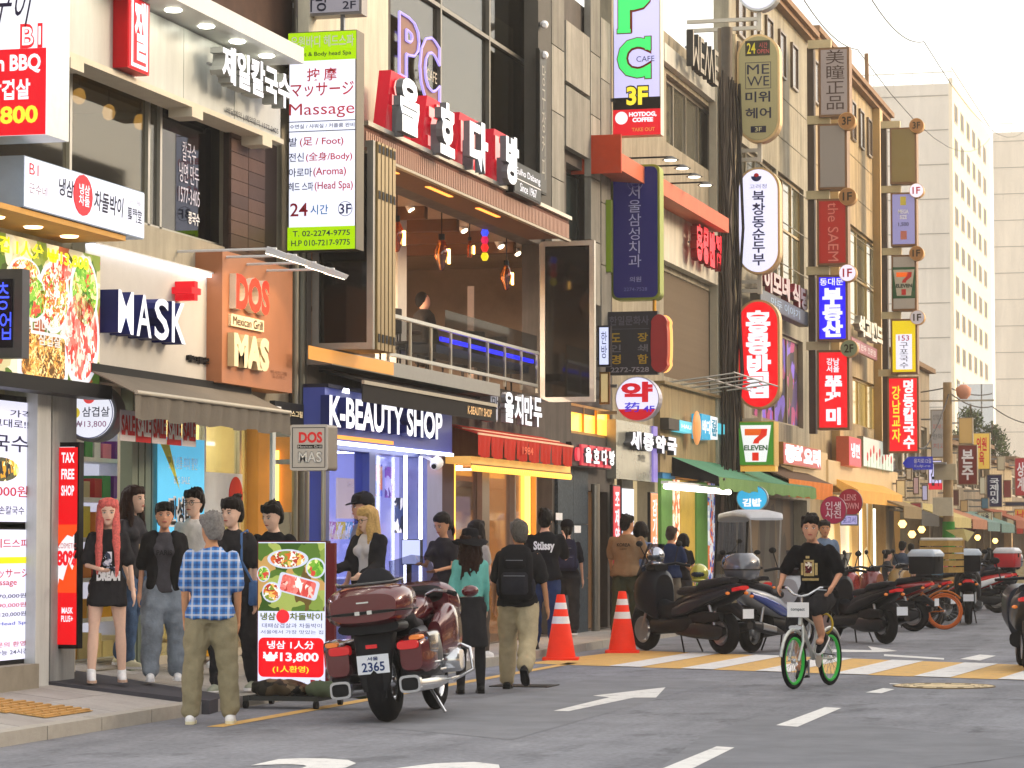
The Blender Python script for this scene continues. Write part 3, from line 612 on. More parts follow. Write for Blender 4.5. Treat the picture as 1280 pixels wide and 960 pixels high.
bp(S, .2, .97, .6, .975, lit('e4141c', 1)); bp(S, .2, .97, .02, .27, lit('e4141c', 1))
for i, s in enumerate(('TAX', 'FREE', 'SHOP')): bw(S, s, .35, .85, .9-.08*i, .95-.08*i, LW, bold=.03, depth=.008)
t_, x0, x1, z0, z1, Y = S
part('flame_print', MB().add([(x0+(x1-x0)*a, Y-.02, z0+(z1-z0)*c) for a, c in ((.2, .27), (.97, .27), (.97, .44), (.8, .38), (.65, .42), (.45, .33), (.3, .34))], [tuple(range(7))], False), lit('f0501c', 1), t_)
part('flame_print', MB().add([(x0+(x1-x0)*a, Y-.02, z0+(z1-z0)*c) for a, c in ((.97, .6), (.2, .6), (.2, .48), (.4, .52), (.6, .55), (.8, .54), (.97, .57))], [tuple(range(7))], False), lit('f0501c', 1), t_)
bw(S, 'COSMETIC', .25, .95, .485, .51, RD, bold=.0, depth=.012); bw(S, '80%', .2, .97, .40, .475, lit('e8202c', 1), bold=.05, depth=.012); bw(S, 'MASK\nPLUS+', .4, .85, .13, .2, LW, bold=.02, depth=.012)
# round hanging sign
S = blade('round_pork_sign', 'round white pork belly price sign hanging under the canopy', 78, 146, 480, 552, Y=onX(115, 500, -9.95).y, thick=.2, face='f0f2ff', edge='8a8c94', shape='round', border=.03, arm=False)
t_, x0, x1, z0, z1, Y = S
part('hanger', MB().box((x0+x1)/2-.02, (x0+x1)/2+.02, Y+.05, Y+.1, z1-.02, z1+.12), STEEL, t_)
b = MB(); b.torus(((x0+x1)/2, Y-.014, (z0+z1)/2), (0, 1, 0), (x1-x0)*.43, .004, 32, 4); part('blue_ring', b, paint('5a6ab8'), t_)
b = MB(); b.lathe(((x0+x1)/2, Y-.012, z0+(z1-z0)*.76), [(0, .055), (-.006, .055)], (0, 1, 0), 18); part('red_emblem', b, lit('e84a4a', .9), t_)
b = MB(); b.lathe((x0+(x1-x0)*.24, Y-.012, z0+(z1-z0)*.5), [(0, .05), (-.006, .05)], (0, 1, 0), 18); part('yellow_emblem', b, lit('d8c040', .9), t_)
bw(S, '삼겹살', .38, .88, .43, .6, NV, bold=.01); bw(S, '₩13,800', .24, .82, .24, .36, paint('c0409a'), bold=.0)
# retracted grey awning of the mask shop
ya0 = yy(112, -9.72); ya1 = yy(312, -9.72); za = zz(125, 464, -9.72); GA = mat('awning_grey', '726c63', .85, 0, .15, 3, .2, 50)
t = thing('grey_awning', 'faded grey fabric awning half retracted above the mask shop door', 'awning', (-9.5, (ya0+ya1)/2, za-.3))
b = MB(); b.add([(-9.72, ya0, za), (-9.72, ya1, za), (-9.3, ya1, za-.2), (-9.3, ya0, za-.2), (-9.72, ya0, za-.012), (-9.72, ya1, za-.012), (-9.3, ya1, za-.212), (-9.3, ya0, za-.212)], [(0, 1, 2, 3), (4, 5, 6, 7), (0, 3, 7, 4), (1, 2, 6, 5)], False); part('canvas', b, GA, t)
nn = 40; r1 = [(-9.3+.012*math.sin(i*1.9), ya0+(ya1-ya0)*i/nn, za-.21) for i in range(nn+1)]; r2 = [(-9.31+.03*math.sin(i*1.9+.5), ya0+(ya1-ya0)*i/nn, za-.42-.015*math.sin(i*.8)) for i in range(nn+1)]
part('valance', MB().add(r1+r2, [(i, i+1, nn+2+i, nn+1+i) for i in range(nn)], True), GA, t)
part('front_bar', MB().tube([(-9.29, ya0, za-.2), (-9.29, ya1, za-.2)], .02, 8), paint('b4aea0', .4), t)
part('cassette', MB().box(-9.8, -9.7, ya0, ya1, za-.02, za+.06), BLACK, t)
# SALE bunting
yb0 = yy(150, -9.6); yb1 = yy(246, -9.6); zb = zz(150, 512, -9.6)
t = thing('sale_bunting', 'red and white SALE paper bunting under the grey awning', 'bunting', (-9.6, (yb0+yb1)/2, zb-.25))
for k in range(5):
    a = yb0+(yb1-yb0)*k/5; c = a+(yb1-yb0)/5-.02; part('sheet', MB().box(-9.6, -9.597, a, c, zb-.27, zb), paint('c62c30' if k % 2 else 'd9cfd2', .6), t)
    write(t, 'SALE', 'X', a+.02, c-.02, zb-.22, zb-.04, -9.596, paint('f0e8e8' if k % 2 else 'c02028'), .004, .04)
# shop interior
yi0, yi1 = yy(97, GX)-.5, 26.45; IX = -13.0
rm = part('shop_room', MB().box(IX-.1, IX, yi0, yi1+1.5, PZ, SOF).box(IX, GX-.15, yi0-.1, yi0, PZ, SOF).box(IX, GX-.16, yi1+1.4, yi1+1.5, PZ, SOF).box(IX, GX-.16, yi0, yi1+1.5, SOF-.02, SOF+.06), paint('d8cba6', .7), A)
part('shop_floor', MB().box(IX, GX-.01, yi0, yi1+1.4, PZ+.165, PZ+.18), paint('8f8878', .5), A)
part('partition_wall', MB().box(GX-1.5, GX-1.44, yy(192, GX-1.45), yi1+1.4, PZ+.03, SOF-.02), mat('yellow_wall', 'd9b56a', .6, 0, .08), A)
for k in range(3): part('ceiling_light', MB().box(GX-1.3, GX-.7, yi0+.8+1.7*k, yi0+1.8+1.7*k, SOF-.06, SOF-.03), lit('fff0d0' if k else 'f4f4ff', 20), A)
# display shelf facing the door, with its boxed goods
sx = GX-.5; sy0, sy1 = yy(88, sx), yy(166, sx); t = thing('display_shelf', 'white display shelf of cosmetics boxes inside the mask shop doorway', 'shelf', (sx, (sy0+sy1)/2, PZ))
zs = [PZ+.2+.38*k for k in range(7)]
for z in zs: part('shelf_board', MB().box(sx-.35, sx, sy0, sy1, z, z+.04), WHT, t)
part('back_board', MB().box(sx-.38, sx-.35, sy0, sy1, PZ, SOF-.1), lit('dcdcec', .7), t)
part('side_board', MB().box(sx-.35, sx+.01, sy1, sy1+.05, PZ, SOF-.1), WHT, t)
bc = ['c03438', 'e8d040', '3c4ca8', '7a3c98', 'e07ca0', '409858', 'e8e8f0', 'e08838', 'c8b890']
nb = 0; BCN = {'c03438': 'red', 'e8d040': 'yellow', '3c4ca8': 'blue', '7a3c98': 'purple', 'e07ca0': 'pink', '409858': 'green', 'e8e8f0': 'white', 'e08838': 'orange', 'c8b890': 'beige', 'e8c040': 'golden', 'd8a030': 'ochre', 'e8d8a0': 'cream'}
ORD = ['first', 'second', 'third', 'fourth', 'fifth', 'sixth', 'seventh', 'eighth', 'ninth', 'tenth', 'eleventh', 'twelfth', 'thirteenth', 'fourteenth', 'fifteenth', 'sixteenth', 'seventeenth', 'eighteenth', 'nineteenth', 'twentieth', 'twenty first', 'twenty second', 'twenty third', 'twenty fourth', 'twenty fifth', 'twenty sixth', 'twenty seventh', 'twenty eighth', 'twenty ninth', 'thirtieth', 'farthest']
for zi, z in enumerate(zs[:6]):
    y = sy0+.05; nb = -1
    while y < sy1-.2:
        w = random.uniform(.14, .3); h = random.uniform(.14, .3); cc = random.choice(bc if zi > 1 else ['c03438', 'e8c040', 'd8a030', 'e8d8a0'])
        nb += 1; o = solo('product_box', MB().box(sx-.25, sx-.03, y, min(y+w, sy1-.02), z+.041, z+.041+h), paint(cc, .4), '%s cosmetics box, %s along the %s shelf board of the mask shop' % (BCN[cc], ORD[nb], ('lowest', 'second lowest', 'third', 'fourth', 'fifth', 'uppermost')[zi]), 'box', 'cosmetics boxes on the display shelf'); y += w+random.uniform(.02, .12)
# fluted green pilaster, blue banner and glazing
for k in range(4): part('pilaster_strip', MB().box(GX, GX+.12, yy(166, GX+.12)+.14*k*1.15, yy(166, GX+.12)+.14*k*1.15+.13, PZ, SOF), mat('pilaster_green', '74806f', .5, .1, .1), A)
X = GX+.16; y0 = yy(198, X); y1 = yy(256, X); z1 = zz(198, 545, X); z0 = z1-1.25
t = thing('blue_banner', 'bright blue fabric banner with black and yellow Korean lettering in the shop window', 'banner', (X, (y0+y1)/2, z0))
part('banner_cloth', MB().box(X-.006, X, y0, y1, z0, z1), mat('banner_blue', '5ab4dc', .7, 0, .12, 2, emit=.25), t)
b = MB(); b.add([(X+.004, y0, z1-.03), (X+.004, y0+.25, z1-.03), (X+.004, y0+.55, z1-.5)], [(0, 1, 2)], False); part('yellow_ray', b, paint('e0e060'), t)
write(t, '면세 상품 최대 할인', 'X', y0+.25, y1-.2, z1-.3, z1-.18, X, paint('d8ecf4'), .004); write(t, 'BIG SALE', 'X', y0+.4, y1-.4, z1-.44, z1-.37, X, paint('d8ecf4'), .004)
write(t, '만성비온', 'X', y0+.26, y1-.12, z1-.86, z1-.56, X, WHT, .004, .10); write(t, '만성비온', 'X', y0+.3, y1-.15, z1-.84, z1-.58, X+.004, BLACK, .004, .03)
write(t, '세일!', 'X', y0+.3, y1-.3, z1-1.2, z1-.92, X, paint('e8e840'), .004, .08); write(t, '세일!', 'X', y0+.33, y1-.33, z1-1.18, z1-.94, X+.004, BLACK, .004, .02)
for px0, px1 in ((192, 256), (256, 300), (300, 340)):
    w = part('shop_glazing', MB().box(GX-.06, GX-.0, yy(px0, GX), yy(px0, GX)+.05, PZ+.25, SOF-.1), FRAME_LT, A)
    part('pane', MB().box(GX-.035, GX-.028, yy(px0, GX)+.05, yy(px1, GX), PZ+.25, SOF-.1), glass('f0f0e0', .06, .95), w)
b = MB(); X = GX+.02; c = onX(278, 622, X); b.box(X, X+.01, c.y-.6, c.y+.55, c.z-.22, c.z+.25); t = solo('window_sticker', b, paint('cfd4d8', .4), 'white sticker sheet with a red disc on the shop glass', 'sticker')
part('red_disc', MB().lathe((X+.012, c.y+.35, c.z+.02), [(0, .2), (.004, .2)], (1, 0, 0), 20), RED, t)
solo('display_bin', MB().box(GX+.02, GX+.25, yy(222, GX), yy(258, GX), PZ+.22, PZ+.85), paint('d9a01c', .5), 'low yellow display bin at the foot of the shop window', 'bin', bevel=.01)
t = thing('glass_door_post', 'slim white post at the end of the shop glazing', 'post', (-9.5, yy(343, -9.5), PZ)); part('post', MB().box(-9.53, -9.5, yy(341, -9.5), yy(345, -9.5), PZ, zz(343, 508, -9.5)), paint('c8d0d0', .4), t); part('bracket', MB().box(-9.58, -9.46, yy(340, -9.5), yy(347, -9.5), zz(343, 523, -9.5), zz(343, 508, -9.5)), WHT, t)
# warm lit return wall beside the shop
part('return_wall', MB().box(GX-.2, AX+.14, 27.92, 27.96, PZ, SOF), mat('lobby_orange_glow', 'bc8444', .6, 0, .25, 2, emit=.1), A)  # orange light put into the wall's colour and faint glow
part('light_tube', MB().box(-9.98, -9.95, 27.88, 27.92, 1.0, 2.4), lit('ffb84c', 6), A)
part('wall_cabinet', MB().box(-9.93, -9.8, 27.84, 27.92, 1.3, 1.75), paint('a8a49a', .5), A)
S = blade('grill_hanging_sign', 'grey square hanging sign reading DOS MAS on a post', 363, 410, 531, 588, Y=onX(363, 560, -9.55).y, thick=.3, face='c0b7ac', edge='8f8982', bright=.45, border=.0, shape=.03, arm=True)
bw(S, 'DOS', .24, .86, .60, .84, lit('cc2c2c', .7), bold=.04); bp(S, .2, .86, .48, .56, BLACK); bw(S, 'Mexican Grill', .22, .84, .495, .545, WHT, bold=.0, depth=.008); bw(S, 'MAS', .22, .86, .16, .42, paint('8c8c8c'), bold=.05); bw(S, 'MAS', .24, .84, .18, .40, WHT, bold=.01, depth=.009)
b = MB()
for q in ((.06, .94, .06, .075), (.06, .94, .925, .94), (.06, .08, .075, .925), (.92, .94, .075, .925)): b.add(panelY(S[1]+(S[2]-S[1])*q[0], S[1]+(S[2]-S[1])*q[1], S[3]+(S[4]-S[3])*q[2], S[3]+(S[4]-S[3])*q[3], S[5]-.012).v, [(0, 1, 2, 3)], False)
part('border_line', b, BLACK, S[0])
p = onX(404, 700, -9.2); solo('sign_post', MB().tube([(p.x, p.y, PZ), (p.x, p.y, zz(404, 588, -9.2))], .025, 8), metal('a8a69c', .4), 'slim metal post below the square DOS MAS sign', 'post')
# ---- sign fixed low at the junction
letters('grill_small_letters', 'small cream Korean lettering on the dark strip left of the beauty shop', '도스마스그릴', (348, 376), 511, 519, -9.62, paint('e8d8b0'), BLACK, .02, .02, back=BLACK)
# ================================================================== building B: beauty shop, tea house terrace, dumpling restaurant
BX = -9.7; B0 = yy(383, BX); B1_ = yy(690, BX); B2 = yy(765, BX)
B = building('tea_house_building', 'dark building with an open tea house terrace above a beauty shop and a dumpling restaurant', (B0+B1_)/2, BX)
zled = zz(386, 452, -9.5); zter = zled+.16; ztop = 5.62; ztop2 = 5.92; DKW = weather(mat('dark_wall', '5a544f', .6, 0, .2, 3), .3)
yo1 = yy(674, BX)                                    # far end of the terrace opening
wall(B, BX, B0, B1_, 2.5, 9.5, [(B0+.15, yo1, zter, ztop), (yy(487, BX), yy(671, BX), ztop2+.15, 9.3)], DKW, .25)
wall(B, BX, B1_, B2, PZ, 9.5, [(yy(708, BX), yy(738, BX), 4.9, 7.0), (yy(714, BX), yy(763, BX), zz(714, 541, BX), zz(714, 503, BX)), (yy(733, BX), yy(759, BX), PZ+.02, 2.2)], DKW, .3)
part('party_wall', MB().box(BX-5, BX-.25, B0-.06, B0+.02, PZ, 9.5), paint('4b4744', .7), B)
# terrace edge; the orange light falling on it is a glowing strip
part('terrace_edge', MB().box(BX-.01, -9.42, B0, yy(625, -9.42), zled, zter), metal('9a9a98', .45), B)
part('warm_edge_glow', MB().box(-9.42, -9.41, yy(386, -9.41), yy(492, -9.41), zled+.01, zter-.01), lit('e8a050', .8), B)
# tea house room seen through the opening
RX = -14.2; r0, r1 = B0+.1, yo1+3.5; BRN = mat('tea_brown', '8c7866', .6, 0, .2, 3)
part('room_shell', MB().box(RX-.1, RX, r0, r1, zter-.1, ztop+.1).box(RX, BX-.26, r1-.1, r1, zter-.1, ztop+.1).box(RX, BX-.26, r0-.06, r0, zter-.1, ztop+.1), BRN, B)
part('room_ceiling', MB().box(RX, BX-.02, r0, r1, ztop+.02, ztop+.12), mat('tea_ceiling', 'a08a74', .6, 0, .15, 2), B)
part('room_floor', MB().box(RX, BX-.02, r0, r1, zter-.12, zter-.02), paint('5a4a3a', .5), B)
for k in range(7): y = r0+.9+1.45*k; part('ceiling_beam', MB().box(RX, BX-.3, y, y+.14, ztop-.14, ztop+.015), mat('beam_brown', '6a4a34', .6), B)
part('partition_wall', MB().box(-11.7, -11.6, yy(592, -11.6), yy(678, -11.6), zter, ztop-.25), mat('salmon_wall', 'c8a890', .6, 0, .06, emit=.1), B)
part('white_column', MB().box(-10.8, -10.5, yy(497, -10.5), yy(508, -10.5), zter, ztop), CREAM, B)
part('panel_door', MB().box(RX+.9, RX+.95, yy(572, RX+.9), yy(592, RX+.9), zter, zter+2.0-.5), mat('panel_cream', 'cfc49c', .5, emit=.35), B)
part('wavy_panel', MB().box(RX+.4, RX+.42, yy(508, RX+.4), yy(568, RX+.4), zter+.3, zter+1.3), mat('wavy', '7c6a54', .4, 0, .6, 4), B)
for k in range(3): part('ceiling_lamp', MB().box(-12.6, -12.3, r0+1.5+2.6*k, r0+2.7+2.6*k, ztop-.03, ztop-.01), lit('ffb060', 14), B)
p = onX(515, 322, -12.5); t = solo('exit_sign', MB().box(-12.5, -12.45, p.y-.2, p.y+.2, p.z-.1, p.z+.1), lit('30e090', 1.6), 'small green emergency exit sign inside the tea house', 'exit sign')
p = onX(524, 338, -12.8); solo('green_screen', MB().box(-12.85, -12.8, p.y-.35, p.y+.45, p.z-.18, p.z+.18), lit('206a48', .9), 'dim green screen hanging below the exit sign', 'screen')
for k in range(3):
    L_ = bpy.data.lights.new('room_fill', 'AREA'); L_.energy = 260; L_.color = (1, .8, .6); L_.size = .22; lo = link('room_fill', L_, B); lo.location = Vector((-12.9, r0+2.0+2.6*k, ztop-.5))-org(B)  # added fill lights without fixtures, to brighten the tea room
for k, (px, py, w_, h_) in enumerate(((604, 372, .3, .4), (622, 384, .26, .3), (648, 392, .34, .42))): p = onX(px, py, -11.58); solo('picture_frame', MB().box(-11.6, -11.57, p.y-w_, p.y+w_, p.z-h_/2, p.z+h_/2), printed('frame_print', ['3a2c24', '8a6a48', '5c4434', 'a88a5c'], 5), 'small dark picture on the salmon wall of the tea house, %s' % ('left one', 'middle one', 'right one')[k], 'picture')
for k in range(4): y = r0+1.2+1.9*k; solo('terrace_table', MB().lathe((-10.9, y, zter), [(0, .2), (.02, .2), (.03, .03), (.68, .03), (.69, .36), (.72, .36)], n=18), mat('table_wood', '4a3226', .4), 'round wooden terrace table inside the tea house, %s from the left' % ('first', 'second', 'third', 'last')[k], 'table', 'tea house tables')
# pendants, candles and track lights of the terrace
GL = glass('f0a050', .12, .85); FIL = lit('ffc060', 14)
for k, (px, py, s) in enumerate(((496, 297, .8), (552, 320, .85), (587, 312, .5), (633, 348, .75))):
    p = onX(px, py, -9.95); t = thing('pendant_lamp', ('amber glass pendant lamp nearest the terrace corner', 'large amber pendant lamp over the terrace rail', 'small yellow bottle shaped pendant lamp', 'amber pendant lamp by the salmon wall')[k], 'lamp', p, 'amber pendant lamps of the terrace')
    pr = [(-.22, .02), (-.2, .04), (0, .115), (.08, .12), (.16, .08), (.24, .045)] if k != 2 else [(-.2, .06), (-.05, .07), (.05, .07), (.15, .04), (.25, .03)]
    part('lamp_glass', MB().lathe(p, [(a*s, r*s) for a, r in pr], n=14), GL, t); part('lamp_cap', MB().lathe(p, [(.24*s, .05*s), (.33*s, .05*s)], n=12), BLACK, t)
    part('filament', MB().lathe(p, [(-.14*s, .125*s), (.08*s, .128*s)], n=8), FIL, t) if k == 99 else part('filament', MB().box(p.x+.1*s, p.x+.13*s, p.y-.025, p.y+.025, p.z-.12*s, p.z+.1*s), FIL, t)
    part('cord', MB().tube([p+Vector((0, 0, .32*s)), Vector((p.x, p.y, ztop+.02))], .008, 5), BLACK, t)
p = onX(606, 304, -9.95); t = thing('glass_lantern', 'small red, blue and yellow glass lantern hanging in the terrace', 'lantern', p)
for i, (c, a) in enumerate((('e8d020', -.18), ('e82828', -.06), ('c81c50', .04), ('3c50ff', .14))): part('coloured_glass', MB().lathe(p+Vector((0, 0, a)), [(-.055, .03), (0, .055), (.05, .035)], n=10), lit(c, 1.3), t)
part('cord', MB().tube([p+Vector((0, 0, .18)), Vector((p.x, p.y, ztop+.02))], .008, 5), BLACK, t)
for k, (px, py) in enumerate(((512, 258), (563, 277), (578, 284), (596, 291), (624, 304), (645, 313))):
    p = onX(px, py, -10.2); t = thing('track_light', 'white ceiling track spotlight of the terrace, %s from the left' % ('first', 'second', 'third', 'fourth', 'fifth', 'last')[k], 'lamp', p, 'ceiling track spotlights')
    a = Vector((.5, -.2, -.8)); part('lamp_head', MB().lathe(p, [(-.12, .035), (-.1, .05), (.06, .055)], a, 12), WHT, t); part('bulb', MB().lathe(p+a.normalized()*.062, [(0, .045), (.012, .04)], a, 12), lit('fff0d0', 8), t)
    part('stem', MB().tube([p+Vector((-.04, 0, .08)), Vector((p.x-.04, p.y, ztop+.02))], .01, 5), WHT, t)
# chairs and a person-like dark arch of the interior
def chair(x, y, rz, label):
    t = local('terrace_chair', label, 'chair', (x, y, zter-.02), rz, 'dark terrace chairs'); m = plastic('26221f')
    part('seat', MB().box(-.22, .22, -.22, .22, .43, .47), m, t, bevel=.01); part('backrest', MB().box(-.22, .22, .2, .24, .6, .92), m, t, bevel=.015)
    for sx in (-1, 1):
        part('leg', MB().tube([(sx*.2, -.2, 0), (sx*.19, -.19, .44)], .014, 6), m, t); part('leg', MB().tube([(sx*.2, .22, 0), (sx*.2, .22, .9)], .014, 6), m, t)
for i, (px, l) in enumerate(((500, 'dark terrace chair beside the white column'), (520, 'dark terrace chair next to the rail end'), (640, 'dark terrace chair by the blue lit glass'), (612, 'dark terrace chair in front of the salmon wall'))):
    chair(-10.25-.15*i, yy(px, -10.3), 1.2+i, l)
p = onX(530, 392, -11.2); t = thing('person', 'dark haired person sitting inside the tea house terrace', 'person', (p.x, p.y, zter)); b = MB(); b.limb([(p.x, p.y, p.z-.55), (p.x, p.y, p.z-.1)], [.2, .17], 12); b.limb([(p.x+.05, p.y-.2, p.z-.1), (p.x+.1, p.y-.28, p.z-.4), (p.x+.3, p.y-.1, p.z-.5)], [.06, .05, .045]); b.limb([(p.x+.05, p.y+.2, p.z-.1), (p.x+.1, p.y+.28, p.z-.4), (p.x+.3, p.y+.1, p.z-.5)], [.06, .05, .045])
part('jacket', b, cloth('2a2624'), t); part('head', MB().ball((p.x, p.y, p.z+.16), (.09, .085, .12), 14, 10), skin(), t); part('hair', MB().ball((p.x-.03, p.y, p.z+.19), (.1, .105, .12), 14, 10), haircol('181412'), t)
# railing: rails, posts, glass and the blue light
y0, y1, ym = yy(485, -9.5), yy(671, -9.5), yy(555, -9.5); RZ = zz(485, 391, -9.5); t = thing('terrace_railing', 'metal and glass terrace railing with a blue light strip', 'railing', (-9.5, (y0+y1)/2, zter))
part('top_rail', MB().box(-9.52, -9.47, y0, y1, RZ-.04, RZ), metal('c8c8c4', .35), t); part('bottom_rail', MB().box(-9.52, -9.48, y0, y1, zter+.08, zter+.12), metal('c8c8c4', .35), t)
n = 8
for k in range(n+1): y = y0+(y1-y0)*k/n; part('post', MB().box(-9.515, -9.485, y-.02, y+.02, zter, RZ-.04), metal('a8a498', .4), t)
for k in range(n): a = y0+(y1-y0)*k/n; part('glass_panel', MB().box(-9.503, -9.497, a+.03, a+(y1-y0)/n-.03, zter+.12, RZ-.05), glass('d8dce0', .02, .9), t)
part('blue_light', MB().box(-9.56, -9.53, ym, y1-.05, RZ-.16, RZ-.11), lit('2a2cff', 4), t); part('bar_counter', MB().box(-9.95, -9.6, ym, y1-.05, RZ-.3, RZ-.2), paint('3a3c40', .3), t)
part('upper_glass', MB().box(-9.503, -9.497, ym+.05, y1, RZ+.01, RZ+.22), glass('d8dce0', .02, .9), t)
# folded glass leaves at both ends
def leaf(name, label, px0, px1, pyt, pyb, Y, fr, th=.07):
    a = onY(px0, pyt, Y); c = onY(px1, pyb, Y); t = thing(name, label, 'folding door', ((a.x+c.x)/2, Y, c.z)); f = .07; b = MB()
    b.box(a.x, c.x, Y, Y+th, c.z, c.z+f).box(a.x, c.x, Y, Y+th, a.z-f, a.z).box(a.x, a.x+f, Y, Y+th, c.z+f, a.z-f).box(c.x-f, c.x, Y, Y+th, c.z+f, a.z-f)
    part('leaf_frame', b, fr, t); part('leaf_glass', MB().box(a.x+f, c.x-f, Y+.02, Y+.03, c.z+f, a.z-f), mat('leaf_glass', '100f0e', .06), t); return t, a, c
Yl = yy(390, BX); t, a, c = leaf('folded_door', 'tall black glass folding door leaf in a grey frame beside the massage sign', 391, 466, 178, 436, Yl, metal('b4b2ac', .4))
for k in range(5):
    y = Yl+.1+.135*k; part('folded_leaf', MB().box(a.x, c.x+.02, y, y+.10, c.z, a.z), metal('a08a60', .4), t)
    for z in (c.z+.08, (a.z+c.z)/2+.5, a.z-.12): part('hinge', MB().box(c.x+.02, c.x+.026, y+.02, y+.08, z, z+.09), BLACK, t)
Yr = yy(672, BX); leaf('open_door', 'black glass folding door leaf standing open above the yellow window', 675, 743, 302, 502, Yr, metal('b8b4ac', .4), .1)
# striped metal valance over the terrace
VX = -9.12; y0, y1 = yy(454, VX), yy(711, VX); t = thing('striped_canopy', 'long ribbed copper canopy edge over the tea house terrace', 'canopy', (VX, (y0+y1)/2, ztop-.05))
part('canopy_roof', MB().box(BX, VX-.02, y0, y1, ztop2-.10, ztop2-.05), metal('7c7468', .5), t); part('canopy_lining', MB().box(BX, VX-.03, y0, y1, ztop+.0, ztop+.03), paint('6a4c38', .6), t)
part('top_rail', MB().box(VX-.03, VX+.05, y0, y1, ztop2-.05, ztop2-.0), metal('c4beb0', .4), t); part('bottom_rail', MB().box(VX-.03, VX+.03, y0, y1, ztop-.05, ztop-.02), metal('a89c88', .4), t)
part('band', MB().box(VX-.02, VX, y0, y1, ztop-.02, ztop2-.05), mat('copper_band', '6a4438', .6, 0, .1), t)
rb = MB().box(-.008, .018, -.022, .022, 0, ztop2-ztop-.1).mesh('rib', [mat('copper_rib', 'a8806c', .5, .2, .1)]); k = y0+.05
while k < y1: piece('rib', rb, t, (VX, k, ztop-.01)); k += .075
for k in range(3): part('warm_strip', MB().box(VX-.28, VX-.22, y0+1+2.2*k, y0+2+2.2*k, ztop-.012, ztop-.004), lit('ff9440', 3), t)
# raised tea house letters, each on a red fin
LX = -8.98; BL = paint('70747a', .6)
for i, (ch, rx, wx, zt) in enumerate((('을', (470, 500), (491, 515), 86), ('호', (516, 548), (542, 560), 118), ('다', (558, 588), (579, 602), 139), ('방', (602, 625), (625, 641), 160))):
    X0 = LX-.30; a, c = yy(rx[0], X0), yy(rx[1], X0); z0 = ztop2+.01; z1 = zz(rx[0], zt, X0); t = thing('tea_house_letter', 'red backed white lit Korean letter %s on the striped canopy' % ('eul, first', 'ho, second', 'da, third', 'bang, last')[i], 'letter sign', (X0, a, z0), 'tea house letters on the canopy')
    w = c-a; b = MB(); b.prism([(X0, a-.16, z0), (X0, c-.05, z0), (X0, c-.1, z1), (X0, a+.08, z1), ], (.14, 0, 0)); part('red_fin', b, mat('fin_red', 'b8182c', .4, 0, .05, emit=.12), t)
    write(t, ch, 'X', a+.02, c-.1, z0+.05, z1-.06, X0+.14, lit('ff9c94', 1.2), .03, .07, mat('fin_red'))
    ya, yb = yy(wx[0], LX), yy(wx[1], LX)
    write(t, ch, 'X', ya, yb, zz(wx[0], zt+76-i*3, LX), zz(wx[0], zt+6, LX), LX-.001, lit('ffffff', 1.2), .08, .05, BL)
    part('letter_stand', MB().box(LX-.12, LX, (ya+yb)/2-.03, (ya+yb)/2+.03, z0-.05, z0+.3), BL, t)
S = fx('tea_house_board', 'small black board with white English tea house name beside the letters', 642, 676, 200, 240, -9.0, .1, '1e1d20', '1a1a1c', 0)
fw(S, 'Eulho Dabang', .06, .94, .55, .82, LW, bold=.0); part('white_line', panelX(S[1]+.05, S[2]-.05, S[3]+(S[4]-S[3])*.45, S[3]+(S[4]-S[3])*.48, S[5]+.008), WHT, S[0]); fw(S, 'Since 1967', .2, .8, .12, .38, LW, bold=.0)
# upper curtain wall with PC lettering behind the glass
zc0, zc1 = ztop2+.15, 9.3; cl = [yy(p, BX) for p in (487, 556, 617, 671)]
for i in range(3):
    w = part('window', MB().box(BX-.16, BX-.06, cl[i], cl[i]+.06, zc0, zc1).box(BX-.16, BX-.06, cl[i]+.06, cl[i+1], zc0, zc0+.06).box(BX-.158, BX-.062, cl[i]+.06, cl[i+1], 8.1, 8.15), metal('77736a', .4), B)
    part('pane', MB().box(BX-.12, BX-.112, cl[i]+.06, cl[i+1], zc0+.06, zc1), glass('c8c4b8', .13, .85), w)
part('upper_room', MB().box(BX-.5, BX-.45, cl[0], cl[3]+1, zc0-.1, zc1+.1).box(BX-.95, BX-.2, cl[0]-.05, cl[0], zc0, zc1).box(BX-.95, BX-.2, cl[0], cl[3], zc0-.1, zc0-.02), mat('blind_grey', '85807a', .8, 0, .3, .6), B)
part('cream_pier', MB().box(BX, BX+.12, yy(384, BX+.12), yy(484, BX+.12), ztop2+.02, 9.4), weather(mat('cream_pier', 'cdc8b4', .6, 0, .08, 2), .2), B)
part('cream_reflection', MB().box(BX-.40, BX-.38, yy(604, BX-.4), yy(640, BX-.4), 6.6, 8.7), paint('c8c0a8', .7), B)  # cream panel painting a building's reflection in the upper glass
t = thing('pc_window_sign', 'PC letters outlined in small purple bulbs behind the upper glass', 'window sign', (BX-.3, yy(510, BX), 7))
def outline(ch, px0, px1, pyt, pyb):
    vs, fs, be, ax, bx, ay, by = text_mesh(ch, .04); X = BX-.05; a, c = yy(px0, X), yy(px1, X); z0, z1 = zz(px0, pyb, X), zz(px0, pyt, X)
    o = lambda v, s=1.0: Vector((X, a+(v.x-ax)/(bx-ax)*(c-a), z0+(v.y-ay)/(by-ay)*(z1-z0)))
    part('letter', MB().add([o(v) for v in vs], fs, False), paint('8a6a5c', .5), t)
    b = MB()
    for i, j in be: b.tube([o(vs[i])+Vector((.02, 0, 0)), o(vs[j])+Vector((.02, 0, 0))], .018, 4)
    part('bulb_string', b, lit('b0a0ff', 1.3), t)
outline('P', 496, 521, 14, 92); outline('C', 522, 547, 38, 124)
write(t, 'CAFE', 'X', yy(536, BX), yy(549, BX), zz(536, 98, BX), zz(536, 84, BX), BX-.04, paint('b0a898'), .006, .0)
